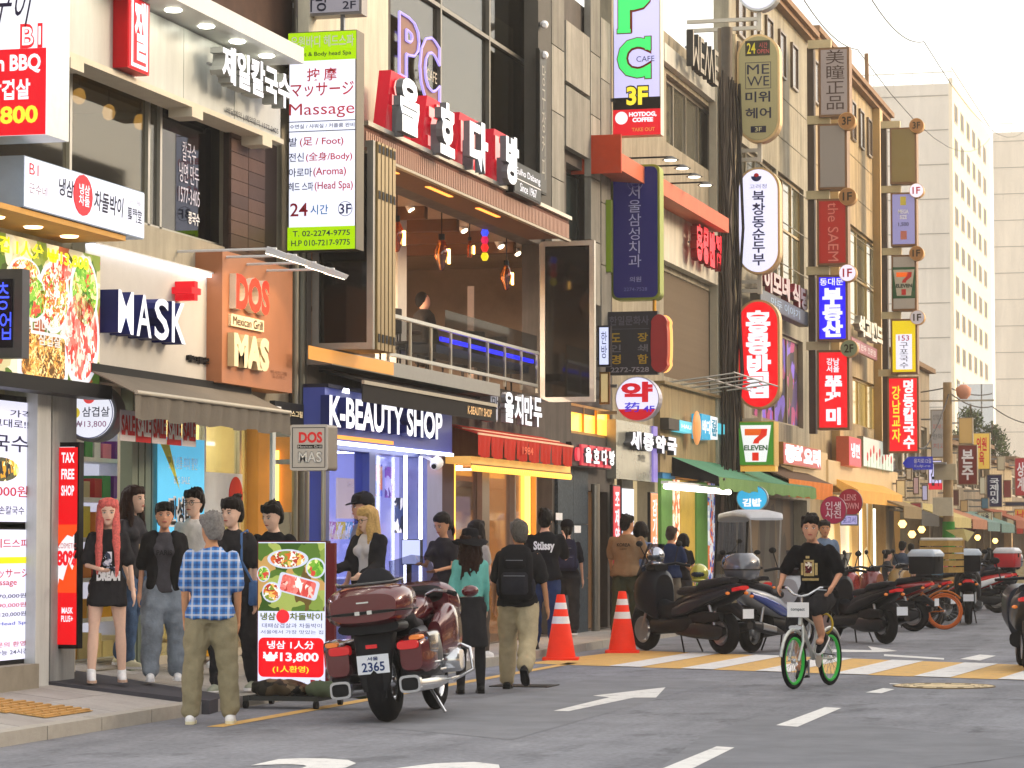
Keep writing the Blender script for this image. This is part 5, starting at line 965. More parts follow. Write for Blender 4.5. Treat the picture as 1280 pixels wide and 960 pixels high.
# bundle of pipes and cables between C and D
PC_ = [('6a5a44', .09), ('8a7a60', .06), ('4a4034', .11), ('9a9078', .05), ('5c5040', .07), ('b0a080', .06), ('3c342c', .1), ('7a6a50', .05)]
for k, (c, r) in enumerate(PC_):
    px = 904+2.9*k; X = -9.5+.05*(k % 3); y = yy(px, X); solo('riser_pipe', MB().tube([(X, y, PZ), (X+.03, y+.1, 3.5), (X-.02, y, 7), (X, y+.05, 11)], r, 8), mat('pipe_%s' % c, c, .6, .3, .3, 4), 'vertical service pipe in the bundle left of the oval signs, %s from the left' % ('first', 'second', 'third', 'fourth', 'fifth', 'sixth', 'seventh', 'last')[k], 'pipe', 'service pipes between the two buildings')
b = MB()
for k in range(16):
    x = -9.35+random.uniform(-.1, .12); y = yy(random.uniform(903, 926), x); b.tube([(x+random.uniform(-.05, .05), y+random.uniform(-.15, .15), PZ+.9*j) for j in range(12)], random.uniform(.012, .03), 5)
t = solo('cable_bundle', b, mat('cable_dark', '2e2823', .7), 'tangled vertical bundle of dark cables over the service pipes', 'cables')
# oval blade signs on their brackets
YS = yy(921, -9.35); OV = []
for i, (py0, py1, face, br, lab, nm) in enumerate(((-60, 12, 'e4e4f8', .9, 'white oval sign cut by the top edge of the picture', 'oval_sign'), (44, 177, 'b4a878', .3, 'olive pill shaped hair salon sign reading MEWE', 'hair_salon_sign'), (210, 342, 'e2e0fc', 1.1, 'white pill shaped tofu stew sign with blue vertical lettering', 'tofu_sign'), (375, 511, 'e8101c', 1.15, 'bright red pill shaped sign with four white vertical letters', 'noodle_sign'))):
    S = blade(nm, lab, 921, 975, py0, py1, Y=YS, thick=.3, face=face, edge='c8a878' if i else 'b8b8b8', bright=br, shape='pill', border=.04, arm=False); OV.append(S)
    t, x0, x1, z0, z1, Y = S; b = MB(); xc = x0+.45*(x1-x0)
    for z in ((z0-.13, z0-.3) if i < 3 else (z0-.2, z0-.32)): b.box(-9.7-.6, xc, Y+.1, Y+.17, z-.035, z+.035)
    b.box(xc, xc+.08, Y+.1, Y+.17, z0-.36, z0+.05); part('bracket', b, mat('bracket_white', 'b8b0a0', .5, .2, .15, 4), t)
S = OV[1]; bp(S, .2, .78, .80, .94, paint('3a3428')); bw(S, '24', .24, .44, .82, .92, paint('e0d040'), bold=.01, depth=.01); bw(S, '시간\nOPEN', .48, .76, .82, .92, paint('c8605a'), bold=.0, depth=.01)
bw(S, 'ME', .24, .76, .63, .72, DK, bold=.0); bw(S, 'WE', .24, .76, .52, .61, DK, bold=.0)
for q in ((.2, .8, .495, .5), (.2, .8, .735, .74), (.2, .212, .5, .735), (.788, .8, .5, .735)): bp(S, *q, DK)
bw(S, '미위', .2, .78, .37, .47, DK, bold=.02); bw(S, '헤어', .2, .8, .22, .32, DK, bold=.02); bp(S, .32, .68, .09, .15, DK); bw(S, '3F', .42, .58, .1, .14, paint('c8c090'), depth=.01)
S = OV[2]; bw(S, '북\n창\n동\n순\n두\n부', .36, .66, .08, .78, paint('2c2c58'), bold=.02); bw(S, '고려정', .3, .7, .8, .84, paint('50507c'), bold=.0)
t, x0, x1, z0, z1, Y = S; part('red_emblem', MB().ball((x0+(x1-x0)*.46, Y-.012, z1-.16), (.05, .01, .05), 12, 8), RED, t); part('blue_emblem', MB().prism([(x0+(x1-x0)*.46+.1*math.cos(math.pi+k*math.pi/8), Y-.02, z1-.17+.1*math.sin(math.pi+k*math.pi/8)) for k in range(9)], (0, .005, 0)), NAVY, t)
bw(OV[3], '홍\n콩\n반\n점', .2, .8, .1, .9, LW, bold=.06)
# convenience store box sign
def seven(S, m0, m1, m2, z0f=.04, z1f=.96):
    t, x0, x1, z0, z1, Y = S; w = x1-x0; h = z1-z0; P = lambda a, c: (x0+w*a, Y-.02, z0+h*(z0f+(z1f-z0f)*c))
    part('white_trapezoid', MB().add([P(.08, .95), P(.92, .95), P(.78, .05), P(.22, .05)], [(0, 1, 2, 3)], False), m0, t)
    part('orange_bar', MB().add([(v[0], v[1]-.004, v[2]) for v in (P(.2, .86), P(.66, .86), P(.62, .7), P(.2, .7))], [(0, 1, 2, 3)], False), lit('e8641c', .9), t)
    part('red_seven', MB().add([(v[0], v[1]-.006, v[2]) for v in (P(.66, .86), P(.82, .86), P(.8, .7), P(.6, .56), P(.58, .5), P(.42, .5), P(.46, .6), P(.62, .72))], [tuple(range(8))], False), m1, t)
    part('red_stem', MB().add([(v[0], v[1]-.006, v[2]) for v in (P(.4, .28), P(.58, .28), P(.58, .08), P(.4, .08))], [(0, 1, 2, 3)], False), m1, t)
    write(t, 'ELEVEN', 'Y', x0+w*.18, x0+w*.82, z0+h*(z0f+(z1f-z0f)*.33), z0+h*(z0f+(z1f-z0f)*.46), Y-.022, m2, depth=.006, bold=.04)
S = blade('convenience_sign', 'green and white convenience store box sign with a red seven', 922, 968, 527, 582, Y=yy(921, -9.3), thick=.5, face='4c8c30', edge='d8b050', bright=.75, border=.015, arm=True); seven(S, lit('eef0ee', 1), lit('d8301c', 1), paint('2c6a30'))
b = MB().box(S[1], S[2], S[5]+.1, S[5]+.4, S[3]-.1, S[3]-.005); part('yellow_skirt', b, lit('e8b04c', .8), S[0])
# awnings, small signs and fronts of D
S = blade('gimbap_round_sign', 'sky blue round gimbap sign hanging under the green awning', 920, 960, 606, 640, Y=yy(905, -9.4), thick=.12, face='3cb0e0', edge='8a9aa0', bright=1, shape='round', arm=False, border=.02); bw(S, '김밥', .2, .8, .2, .5, LW, bold=.05)
letters('pink_letters', 'row of small pink edged Korean letters above the grey name strip', '이모네 식당', (948, 1004), 332, 362, -9.45, paint('c8b8b8'), paint('8a3038'), .12, .05)
S = fx('grey_name_strip', 'long grey sign strip with pale blue lettering below the pink letters', 950, 1010, 360, 380, -9.3, .2, '5a6068', '50504c', 0); fw(S, '만두 이야기', .2, .8, .2, .8, paint('a8c0d8'), bold=.01)
S = fx('lit_shop_name', 'glowing pink white shop name on the golden ledge', 979, 1026, 552, 580, -9.3, .15, 'c84c50', 'b08040', .6); fw(S, '중화요리', .03, .97, .1, .95, lit('fff0f4', 1.5), bold=.07)
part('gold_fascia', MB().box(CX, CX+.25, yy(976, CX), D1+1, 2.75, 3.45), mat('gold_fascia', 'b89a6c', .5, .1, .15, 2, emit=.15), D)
X = -8.9; ya, yb = yy(985, X), yy(1040, X); zt = zz(985, 598, X); t = thing('striped_awning', 'brown awning with a pleated orange edge beyond the green awning', 'awning', (X, (ya+yb)/2, zt-.5)); part('canvas', MB().prism([(CX, ya, zt+.35), (X, ya, zt), (X, ya, zt-.03), (CX, ya, zt+.3)], (0, yb-ya, 0)), mat('awning_brown', '6a5644', .8), t); n = 40
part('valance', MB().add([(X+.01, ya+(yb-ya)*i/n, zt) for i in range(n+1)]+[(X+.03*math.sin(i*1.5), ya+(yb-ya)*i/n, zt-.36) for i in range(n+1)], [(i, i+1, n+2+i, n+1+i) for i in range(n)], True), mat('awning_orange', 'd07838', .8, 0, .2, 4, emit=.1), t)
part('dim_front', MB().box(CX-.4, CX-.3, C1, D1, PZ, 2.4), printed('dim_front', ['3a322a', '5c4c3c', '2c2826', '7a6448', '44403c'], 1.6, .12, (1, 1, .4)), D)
# ---- building E
E = building('brown_sign_building', 'ochre building with vertical rows of brown framed signs', (D1+E1)/2, CX)
OC = weather(mat('ochre_panel', 'b4a07c', .6, 0, .2, 1.0, .2, 10), .4, 1.2); zE = zz(1100, 142, CX); ez = lambda px, py: zz(px, py, CX)
wl = [(yy(1064, CX), yy(1100, CX), ez(1064, 405), ez(1064, 280)), (yy(1066, CX), yy(1098, CX), ez(1066, 530), ez(1066, 470)), (yy(1030, CX), yy(1106, CX), PZ+.02, 2.6)]
wall(E, CX, D1, E1, PZ, zE, wl, OC, .3)
window(E, CX, *wl[0], 3, 2, metal('b89a58'), mat('pane_e', '6c7060', .06, 0, .5, .8)); window(E, CX, *wl[1], 3, 1, metal('b89a58'), mat('pane_e2', 'a08a50', .1, 0, .4, .8, emit=.2))
for k in range(8):
    y = D1+.8+(E1-D1-1.4)*k/8; window(E, CX, y, y+.75, zE-1.5, zE-.5, 1, 1, metal('6a5a48'), mat('pane_top'), .05, -.03)
part('roof_edge', MB().box(CX-.3, CX+.28, D1, E1, zE, zE+.13).box(CX-.3, CX+.18, D1, E1, zE-.1, zE), mat('roof_rust'), E)
for px in (1052, 1104): y = yy(px, CX+.2); part('pilaster', MB().box(CX, CX+.2, y-.3, y+.3, 2.6, zE-.1), mat('pilaster_gold', 'b49660', .5, .2, .1, 2), E)
for k in range(5): part('panel_joint', MB().box(CX, CX+.012, D1+.02, E1-.02, zE-1.9-1.0*k, zE-1.88-1.0*k), paint('8a7c60'), E)
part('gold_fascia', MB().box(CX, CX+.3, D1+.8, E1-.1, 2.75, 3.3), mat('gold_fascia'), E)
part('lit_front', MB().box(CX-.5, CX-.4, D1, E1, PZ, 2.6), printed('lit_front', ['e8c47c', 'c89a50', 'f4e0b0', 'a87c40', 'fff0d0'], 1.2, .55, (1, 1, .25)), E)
for px in (1078, 1095, 1110): y = yy(px, CX); part('light_tube', MB().box(CX-.1, CX-.05, y, y+.12, .4, 2.3), lit('fff0c8', 5), E)
letters('white_shop_letters', 'white raised shop letters above the pink banner', '석고랜드', (1066, 1096), 392, 418, -9.3, paint('e0ddd0', .4), paint('8a8678'), .15, .06)
S = fx('pink_banner', 'dusty pink banner strip under the white raised letters', 1064, 1096, 420, 436, -9.35, .06, 'c8808a', '8a5a5c', .3, cat='banner'); fw(S, '수제 만두 전문점', .08, .92, .25, .75, WHT, bold=.01)
S = fx('red_cube_sign', 'small bright red box sign beside the dotted white board', 1061, 1076, 545, 582, -9.2, .3, 'e83c50', 'c86a50', 1); fw(S, '냉면', .15, .85, .3, .8, LW, bold=.03)
S = fx('dotted_board', 'white board with red dots like flowers above the golden shop', 1079, 1116, 545, 583, -9.3, .15, 'd4dccc', '8a8a78', .8)
for k in range(9): y = S[1]+(S[2]-S[1])*(.12+.1*k); z = S[3]+(S[4]-S[3])*(.35+.35*((k*7) % 5)/5); part('red_dot', MB().lathe((S[5]+.01, y, z), [(0, .12), (.01, .1)], (1, 0, 0), 8), RED, S[0]); part('green_stalk', MB().box(S[5]+.009, S[5]+.012, y-.02, y+.02, z-.35, z-.12), paint('5a9a60'), S[0])
S = blade('photo_round_sign', 'maroon round sign of white Korean letters, nearer of two', 1025, 1058, 620, 655, Y=yy(1000, -9.3), thick=.12, face='a02848', edge='7a5a5c', bright=.55, shape='round', arm=False, border=.01); bw(S, '인생\n사진', .2, .8, .2, .8, WHT, bold=.02)
S = blade('lens_round_sign', 'maroon round sign reading LENS TOWN, behind the nearer round sign', 1047, 1078, 611, 645, Y=yy(1025, -9.3), thick=.12, face='a02838', edge='7a5a5c', bright=.5, shape='round', arm=False, border=.01); bw(S, 'LENS\nTOWN', .14, .86, .25, .8, paint('e0a8a8'), bold=.02)
S = blade('lavender_board', 'small lavender sign board under the round maroon signs', 1050, 1073, 643, 657, Y=yy(1020, -9.3), thick=.1, face='b8b0e4', edge='8a8a90', bright=.8, arm=False); bw(S, '보고서', .15, .85, .2, .8, paint('5a50a0'))
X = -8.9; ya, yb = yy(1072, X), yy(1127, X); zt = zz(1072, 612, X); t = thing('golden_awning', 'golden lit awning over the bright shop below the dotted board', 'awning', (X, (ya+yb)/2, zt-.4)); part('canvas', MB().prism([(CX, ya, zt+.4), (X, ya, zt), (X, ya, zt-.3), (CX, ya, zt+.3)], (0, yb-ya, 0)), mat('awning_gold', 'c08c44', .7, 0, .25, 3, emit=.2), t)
# the two vertical columns of framed signs
def framed(px0, px1, pyt, pyb, face, br, fl, flc, lab, nm, Xc, wr, col=None):
    S = blade(nm, lab, px0, px1, pyt, pyb, Y=Xc, thick=.42, face=face, edge=mat('sign_brown', '7a5632', .5, .2, .1), bright=br, border=.05, arm=False, facecol=col)
    t, x0, x1, z0, z1, Y = S; part('bracket', MB().box(x0-.25, x0+.25, Y+.12, Y+.28, z1+.02, z1+.2), paint('c8b890', .5), t)
    if fl:
        r = .19; b = MB(); b.lathe((x1+.02, Y-.16, z1+.02), [(0, r), (.26, r)], (0, 1, 0), 18); o = part('floor_disc', b, mat('disc_edge', 'c89a5c', .5, .3, .1), t)
        part('disc_face', MB().lathe((x1+.02, Y-.172, z1+.02), [(0, r*.93), (.012, r*.93)], (0, 1, 0), 18), lit(flc, .9) if flc in ('f4ecff',) else paint(flc), o)
        write(o, fl, 'Y', x1-.08, x1+.12, z1-.07, z1+.11, Y-.174, RED if flc == 'f4ecff' else paint('3c3020'), bold=.02)
    for a in wr: bw(S, *a[:6], **(a[6] if len(a) > 6 else {}))
    return S
Y1 = yy(1012, -9.25); Y2 = yy(1104, -9.25)
for nm, Yc, pa, pb, t0, t1 in (('sign_column', Y1, 1009, 1020, 60, 542), ('sign_column', Y2, 1101, 1111, 158, 568)):
    a = onY(pa, t0, Yc+.25); c = onY(pb, t1, Yc+.25); solo(nm, MB().box(a.x, c.x, Yc+.2, Yc+.5, c.z, a.z), mat('column_brown', '4e3a26', .6, .1, .2), 'dark brown steel column carrying the %s row of framed signs' % ('nearer' if Yc == Y1 else 'farther'), 'column')
W_ = WHT
framed(1023, 1062, 60, 145, 'b8a8a0', .25, None, '', 'mauve grey framed sign with four vertical Chinese characters', 'lens_sign', Y1, [('美\n瞳\n正\n品', .24, .84, .1, .96, paint('4a3830'), dict(bold=.0))])
framed(1022, 1059, 155, 236, 'a89c90', .25, '3F', 'a87848', 'blank grey framed sign marked 3F in the nearer row', 'blank_sign', Y1, [])
S = framed(1021, 1060, 249, 331, 'b8281e', .45, '1F', 'a87848', 'dull red framed cosmetics sign with sideways lettering', 'cosmetics_sign', Y1, [])
vs, fs, be, ax, bx, ay, by = text_mesh('the SAEM', .0); t, x0, x1, z0, z1, Y = S
part('lettering', MB().add([(x0+(x1-x0)*(.36+.34*(v.y-ay)/(by-ay)), Y-.02, z1-(z1-z0)*(.06+.88*(v.x-ax)/(bx-ax))) for v in vs], fs, False), paint('d89080'), t)
framed(1021, 1060, 344, 426, '2818e8', 1.2, '1F', 'f4ecff', 'vivid blue framed estate office sign with white letters', 'estate_sign', Y1, [('동대문', .1, .86, .84, .95, LW), ('부\n동\n산', .16, .84, .06, .8, LW, dict(bold=.06))])
framed(1021, 1062, 438, 537, 'ee1420', 1.2, '2F', '8a9470', 'bright red framed octopus restaurant sign in the nearer row', 'octopus_sign', Y1, [('강남\n서울', .3, .7, .72, .9, LW, dict(bold=.02)), ('쭈\n꾸\n미', .25, .78, .06, .68, LW, dict(bold=.06))])
framed(1112, 1146, 160, 229, '9a8450', .25, '3F', 'a87848', 'blank olive framed sign marked 3F in the farther row', 'blank_sign', Y2, [])
S = framed(1113, 1146, 241, 307, '9c98cc', .6, '1F', 'f4ecff', 'violet framed coffee shop sign with a small cup picture', 'coffee_sign', Y2, [('MEGA\nSIZE', .3, .7, .5, .68, WHT, dict(bold=.03)), ('1,500', .3, .7, .36, .44, DK)]); bp(S, .38, .62, .12, .28, paint('c87a6a')); bp(S, .38, .6, .76, .92, paint('d8c850'))
S = framed(1114, 1146, 319, 388, 'b8ac9c', .3, '1F', 'a87848', 'grey framed convenience store sign with a red seven in the farther row', 'store_sign', Y2, []); bp(S, .05, .95, .22, .78, paint('2c5a38')); seven(S, paint('c0b8a4'), paint('c8302c'), paint('2c4030'), .24, .76)
S = framed(1113, 1147, 399, 467, 'e0c410', 1.0, '1F', 'e0dce8', 'yellow framed noodle shop sign with a white panel', 'yellow_noodle_sign', Y2, []); bp(S, .2, .8, .08, .72, lit('e8e8f8', 1)); bw(S, '153', .3, .7, .6, .7, RD, depth=.01); bw(S, '구\n포\n국\n수', .34, .66, .1, .57, DK, depth=.01, bold=.0)
framed(1109, 1149, 471, 566, 'e81420', 1.2, None, '', 'bright red framed noodle sign with white and yellow vertical letters', 'red_noodle_sign', Y2, [('명\n동\n칼\n국\n수', .5, .86, .05, .96, LW, dict(bold=.04)), ('강\n남\n교\n자', .14, .42, .14, .88, LY, dict(bold=.02))])
# ---- blade signs of buildings A, B and C
S = blade('massage_sign', 'tall lit massage sign with lime green top and price panel', 361, 445, 41, 311, Y=onX(361, 180, -9.75).y, thick=.26, face='e8ecff', edge='6c6456', bright=1.15, border=.015)
LIME = lit('a8d800', 1.0); bp(S, .0, 1, .865, .995, LIME); bp(S, .0, .99, .0, .105, LIME)
RP = paint('e0404c'); MAR = paint('b02838')
for s, a, c, e, g, m, *bo in (('유원바디 헤드스파', .04, .97, .925, .98, WHT), ('Foot & Body head Spa', .1, .93, .88, .905, DK), ('按 摩', .28, .72, .77, .83, RP), ('マッサージ', .04, .97, .70, .765, RP), ('Massage', .02, .98, .60, .67, RP, 0), ('수면실 / 샤워실 / 커플룸 완비', .03, .98, .555, .575, DK), ('발', .02, .14, .475, .515, NV), ('(足 / Foot)', .18, .82, .47, .515, RP), ('전신', .02, .24, .405, .445, NV), ('(全身/Body)', .27, .95, .4, .445, RP), ('아로마', .02, .36, .335, .375, NV), ('(Aroma)', .38, .86, .33, .375, RP), ('헤드 스파', .02, .38, .27, .31, NV), ('(Head Spa)', .40, .96, .265, .31, RP), ('24', .04, .3, .155, .215, MAR), ('시간', .34, .6, .16, .205, paint('3c8ad0')), ('3F', .76, .94, .16, .205, NAVY), ('T. 02-2274-9775', .08, .92, .062, .088, NV), ('H.P 010-7217-9775', .06, .92, .018, .045, NV)): bw(S, s, a, c, e, g, m, bold=0 if bo else .012, depth=.009)
bp(S, .0, .99, .585, .589, DK); bp(S, .0, .99, .54, .544, DK); b = MB(); b.torus((S[1]+(S[2]-S[1])*.85, S[5]-.02, S[3]+(S[4]-S[3])*.183), (0, 1, 0), .075, .003, 28, 4); part('circle_line', b, NAVY, S[0])
S = blade('second_floor_sign', 'pale sign marked 2F cut by the top edge of the picture', 370, 452, -60, 17, Y=onX(361, 10, -9.75).y+.2, thick=.2, face='c0bcc8', edge='8a8684', bright=.3); bw(S, '2F', .72, .92, .08, .2, DK); bw(S, '다방', .1, .5, .06, .4, DK)
part('hanger', MB().box(S[1]+.48, S[1]+.52, S[5]+.05, S[5]+.1, S[3]-.45, S[3]), STEEL, S[0])
S = blade('pc_cafe_sign', 'tall lavender PC CAFE sign with big green letters and a 3F band', 766, 826, -60, 168, Y=onX(766, 100, -9.6).y, thick=.24, face='c8c4f4', edge='b8b4a8', bright=1.05, border=.02)
bp(S, 0, 1, .14, .205, paint('1c1a18')); bp(S, .0, 1, .0, .14, lit('d8202c', 1)); PG = lit('44e070', 1.05); PR = paint('7a2818')
for s, a, c, e, g in (('P', .1, .84, .555, .87), ('C', .08, .82, .305, .53)): bw(S, s, a, c, e, g, PR, bold=.075, depth=.006); bw(S, s, a+.02, c-.02, e+.005, g-.005, PG, bold=.04, depth=.012)
t, x0, x1, z0, z1, Y = S; w = x1-x0; h = z1-z0
for a, c, e, g in ((.1, .38, .555, .575), (.1, .34, .852, .87), (.68, .80, .46, .53), (.68, .80, .305, .37)): part('serif', MB().box(x0+w*(a-.02), x0+w*(c+.02), Y-.017, Y-.012, z0+h*(e-.005), z0+h*(g+.005)), PR, t); part('serif', MB().box(x0+w*a, x0+w*c, Y-.026, Y-.018, z0+h*e, z0+h*g), PG, t)
bw(S, 'CAFE', .5, .88, .395, .425, NAVY, bold=.0, depth=.016); bw(S, '3F', .27, .76, .155, .27, BLACK, bold=.09, depth=.008); bw(S, '3F', .29, .74, .162, .262, LY, bold=.04, depth=.014)
bw(S, 'HOTDOG,\nCOFFEE', .34, .92, .07, .125, LW, bold=.05, depth=.01); b = MB(); b.lathe((S[1]+(S[2]-S[1])*.18, S[5]-.012, S[3]+(S[4]-S[3])*.095), [(0, .1), (-.01, .1)], (0, 1, 0), 18); part('white_disc', b, LW, S[0]); bw(S, 'TAKE OUT', .4, .88, .02, .04, paint('e8c060'), depth=.01)
S = blade('dental_sign', 'navy dental clinic sign with vertical white letters in an olive frame', 764, 825, 207, 374, Y=onX(764, 280, -9.6).y+.15, thick=.3, face='262468', edge='8a9438', bright=.35, shape=.1, border=.035)
bw(S, '서\n울\n삼\n성\n치\n과', .36, .62, .24, .84, paint('b8b8d0'), bold=.0); bw(S, '의원', .38, .62, .13, .17, paint('9898b8')); bw(S, '2274-7528', .26, .74, .065, .09, paint('7878a0'), bold=.0)
t, x0, x1, z0, z1, Y = S; b = MB(); b.torus(((x0+x1)/2, Y-.016, z1-.28), (0, 1, 0), .12, .006, 24, 4); b.torus(((x0+x1)/2, Y-.016, z1-.28), (0, 1, 0), .07, .005, 20, 4); b.box((x0+x1)/2-.06, (x0+x1)/2+.06, Y-.022, Y-.014, z1-.3, z1-.26); part('crest', b, paint('8a88b0'), t)
part('pole', MB().tube([(x1-.12, Y+.15, z0-.2), (x1-.12, Y+.15, z0+.02)], .03, 8), metal('d8a040'), t)
S = blade('green_box_sign', 'plain lime box behind the navy dental sign', 749, 764, 250, 340, Y=onX(749, 300, -9.6).y+.3, thick=.1, face='7c9424', edge='6a7a2c', bright=.3, border=.01)
S = blade('printer_board', 'dark charcoal print shop board with ochre letters and a red figure', 757, 822, 390, 468, Y=onX(757, 430, -9.6).y, thick=.14, face='35343a', edge='2c2b2e', bright=0, border=.005)
bw(S, '한일문화사', .08, .84, .78, .93, paint('5a5864'), bold=.02); GOc = paint('b09030'); bp(S, 0, .85, .72, .728, paint('5a5864'))
for s, a, c, e, g, m in (('도', .1, .3, .52, .66, GOc), ('장', .62, .82, .52, .66, GOc), ('인', .1, .3, .36, .48, paint('6c6a70')), ('쇄', .62, .82, .36, .48, paint('6c6a70')), ('명', .1, .3, .17, .32, GOc), ('함', .62, .82, .17, .32, GOc), ('2272-7528', .1, .84, .04, .12, paint('8a8890'))): bw(S, s, a, c, e, g, m, bold=.02)
a = onY(811, 393, S[5]-.05); c = onY(837, 465, S[5]-.05); xm = (a.x+c.x)/2; hw = (c.x-a.x)/2; zz0, zz1 = c.z, a.z; H_ = zz1-zz0
pts = [(xm+hw*math.cos(t_)*(1 if abs(math.sin(t_)) > .55 else .82), (zz0+zz1)/2+H_/2*(abs(math.sin(t_))**.6)*(1 if math.sin(t_) > 0 else -1)) for t_ in [k*math.pi/14 for k in range(28)]]
part('red_figure', MB().prism([(x, S[5]-.06, z) for x, z in pts], (0, .2, 0)), mat('figure_red', 'a02024', .4, .1, .1), S[0]); part('neon_edge', MB().prism([(x+.04, S[5]+.14, z) for x, z in pts], (0, .02, 0)), lit('ffb868', 1.6), S[0])
S = blade('small_white_box', 'small lit white box sign with blue letters left of the charcoal board', 747, 763, 407, 458, Y=onX(747, 430, -9.5).y, thick=.12, face='d0d8ff', edge='3c3c44', bright=1.1); bw(S, '한\n방', .3, .75, .2, .85, NAVY, bold=.0)
S = blade('paper_sign', 'cream and orange paper sign hanging below the small white box', 749, 762, 465, 505, Y=onX(749, 470, -9.5).y, thick=.05, face='e0c890', edge='8a6a3c', bright=.5)
S = blade('pharmacy_sign', 'round white pharmacy sign with a red letter and blue Chinese character', 769, 824, 471, 526, Y=onX(769, 500, -9.45).y, thick=.25, face='dcdcf8', edge='b0acb8', bright=1.1, shape='round', border=.015)
bw(S, '약', .14, .86, .42, .88, lit('cc1c2c', .9), bold=.05); bw(S, '药', .22, .56, .2, .42, lit('3c30c8', 1), bold=.02); bw(S, '4F', .64, .9, .2, .34, lit('3c30c8', 1), bold=.02)
t, x0, x1, z0, z1, Y = S; r = (x1-x0)/2*.96; xc, zc_ = (x0+x1)/2, (z0+z1)/2; P = [(xc+r*math.cos(a), Y-.018, zc_+r*math.sin(a)) for a in [math.pi*1.16+math.pi*.68*k/12 for k in range(13)]]; part('red_base', MB().add(P, [tuple(range(13))], False), lit('c8202c', .8), t)
# ---- the far street: a row of shop houses, their signs and awnings
FC = ['9a8c74', 'b4a488', '8a7c68', 'a89878', '7c7060', 'b0a08c', '94887a']; y = E1; k = 0; HT = [6.6, 4.6, 4.9, 4.4, 4.8, 4.3, 5.0, 4.6, 5.4]
bl = ['cream', 'brown', 'tan', 'grey', 'dun', 'pale', 'drab', 'narrow', 'last']
for w_ in (10.5, 9, 11, 10, 12, 14, 16, 20, 24):
    h = HT[k]; t = building('shop_house', 'distant %s shop house in the row down the street' % bl[k], y+w_/2, CX); t['group'] = 'shop houses far down the street'; m = weather(mat('far_wall_%d' % (k % 7), FC[k % 7], .7, 0, .2, .8), .4, 1)
    hs = [(y+.5+(w_-1)*i/3, y+.2+(w_-1)*(i+1)/3, 3.3, min(h-.6, 4.9)) for i in range(3)]+[(y+.4, y+w_-.4, PZ, 2.3)]
    wall(t, CX-.1*(k % 3), y+.02, y+w_-.02, PZ, h, hs, m, .3)
    part('end_wall', MB().box(CX-6, CX-.32, y+.03, y+.3, PZ, h), m, t); part('roof', MB().box(CX-6, CX+.2, y+.01, y+w_-.01, h+.0, h+.14), mat('far_roof', '7a6248', .7, 0, .2), t)
    for q in hs[:3]: window(t, CX-.1*(k % 3), *q, 2, 1, metal('8a8070'), mat('far_pane', '5c5a50', .1, 0, .4, .6), .08, .1)
    part('shop_front', MB().box(CX-1.0, CX-.9, y+.3, y+w_-.3, PZ, 2.4), printed('far_front_%d' % (k % 3), [['6a5438', 'c89a58', '3c342c', 'e8c88c', '54483c'], ['4a3c30', '8a6a48', '2c2826', 'b08a5c'], ['5c4c44', 'a8845c', '38302c', 'd8b078']][k % 3], .9, .25, (1, 1, .5)), t)
    y += w_; k += 1
AWN = [(1128, 1150, 640, 'tan', '8a7858'), (1150, 1172, 650, 'charcoal', '4a4844'), (1178, 1212, 652, 'yellow', 'b8a870'), (1214, 1232, 655, 'orange', 'a87458'), (1233, 1248, 658, 'teal', '6a8480'), (1250, 1266, 660, 'sea green', '648078'), (1268, 1300, 655, 'rust', '8a4c34')]
for px0, px1, py, nm, c in AWN:
    X = -8.5; ya, yb = yy(px0, X), yy(px1, X); zt = zz(px0, py, X)+.15; t = thing('far_awning', 'small distant %s awning over a shop front down the street' % nm, 'awning', (X, (ya+yb)/2, zt-.4), 'awnings down the street')
    part('canvas', MB().prism([(CX, ya, zt+.45), (X, ya, zt), (X, ya, zt-.05), (CX, ya, zt+.38)], (0, yb-ya, 0)), mat('awn_'+c, c, .8, 0, .15, 2), t); part('valance', MB().box(X, X+.02, ya, yb, zt-.3, zt), mat('awn_'+c), t)
FS = [(1160, 1178, 575, 612, 'd8d4ff', .9, '감자', 'DK', 'glowing white sign with a red foot on the far facade', 'far_lit_sign'), (1197, 1222, 556, 606, '7a2c24', .3, '본\n주', 'W', 'maroon sign with large white vertical letters down the street', 'maroon_sign'), (1216, 1238, 541, 587, 'e0b450', .6, '의원\n육', 'R', 'yellow clinic sign partly behind the maroon sign', 'yellow_clinic_sign'),
      (1233, 1253, 593, 634, '2a2450', .25, '국\n제\n미\n싱', 'W', 'narrow navy sign with white vertical letters down the street', 'navy_sign'), (1268, 1284, 572, 620, 'b02c34', .4, '상\n계', 'W', 'red sign cut by the right edge of the picture', 'edge_red_sign'), (1163, 1186, 512, 572, 'b8b0a8', .3, '', 'DK', 'pale directory sign with four faint lines behind the utility pole', 'directory_sign'),
      (1222, 1240, 640, 652, 'd8cfa8', .3, '서울', 'DK', 'cream strip sign among the far awnings', 'cream_sign'), (1198, 1216, 522, 555, 'c8a060', .4, '', 'W', 'plain ochre box sign in front of the tree', 'ochre_sign'), (1268, 1284, 636, 652, 'e0a040', .5, '남', 'R', 'small orange sign near the right edge', 'orange_sign'), (1256, 1284, 627, 633, '3a3a50', .2, '', 'W', 'thin slate sign strip near the right edge', 'slate_sign'),
      (1120, 1132, 600, 622, 'e8c890', .6, '', 'W', 'small glowing cream sign past the golden awning', 'small_cream_sign'), (1138, 1152, 628, 640, 'a84848', .4, '', 'W', 'little red sign over the tan awning', 'little_red_sign')]
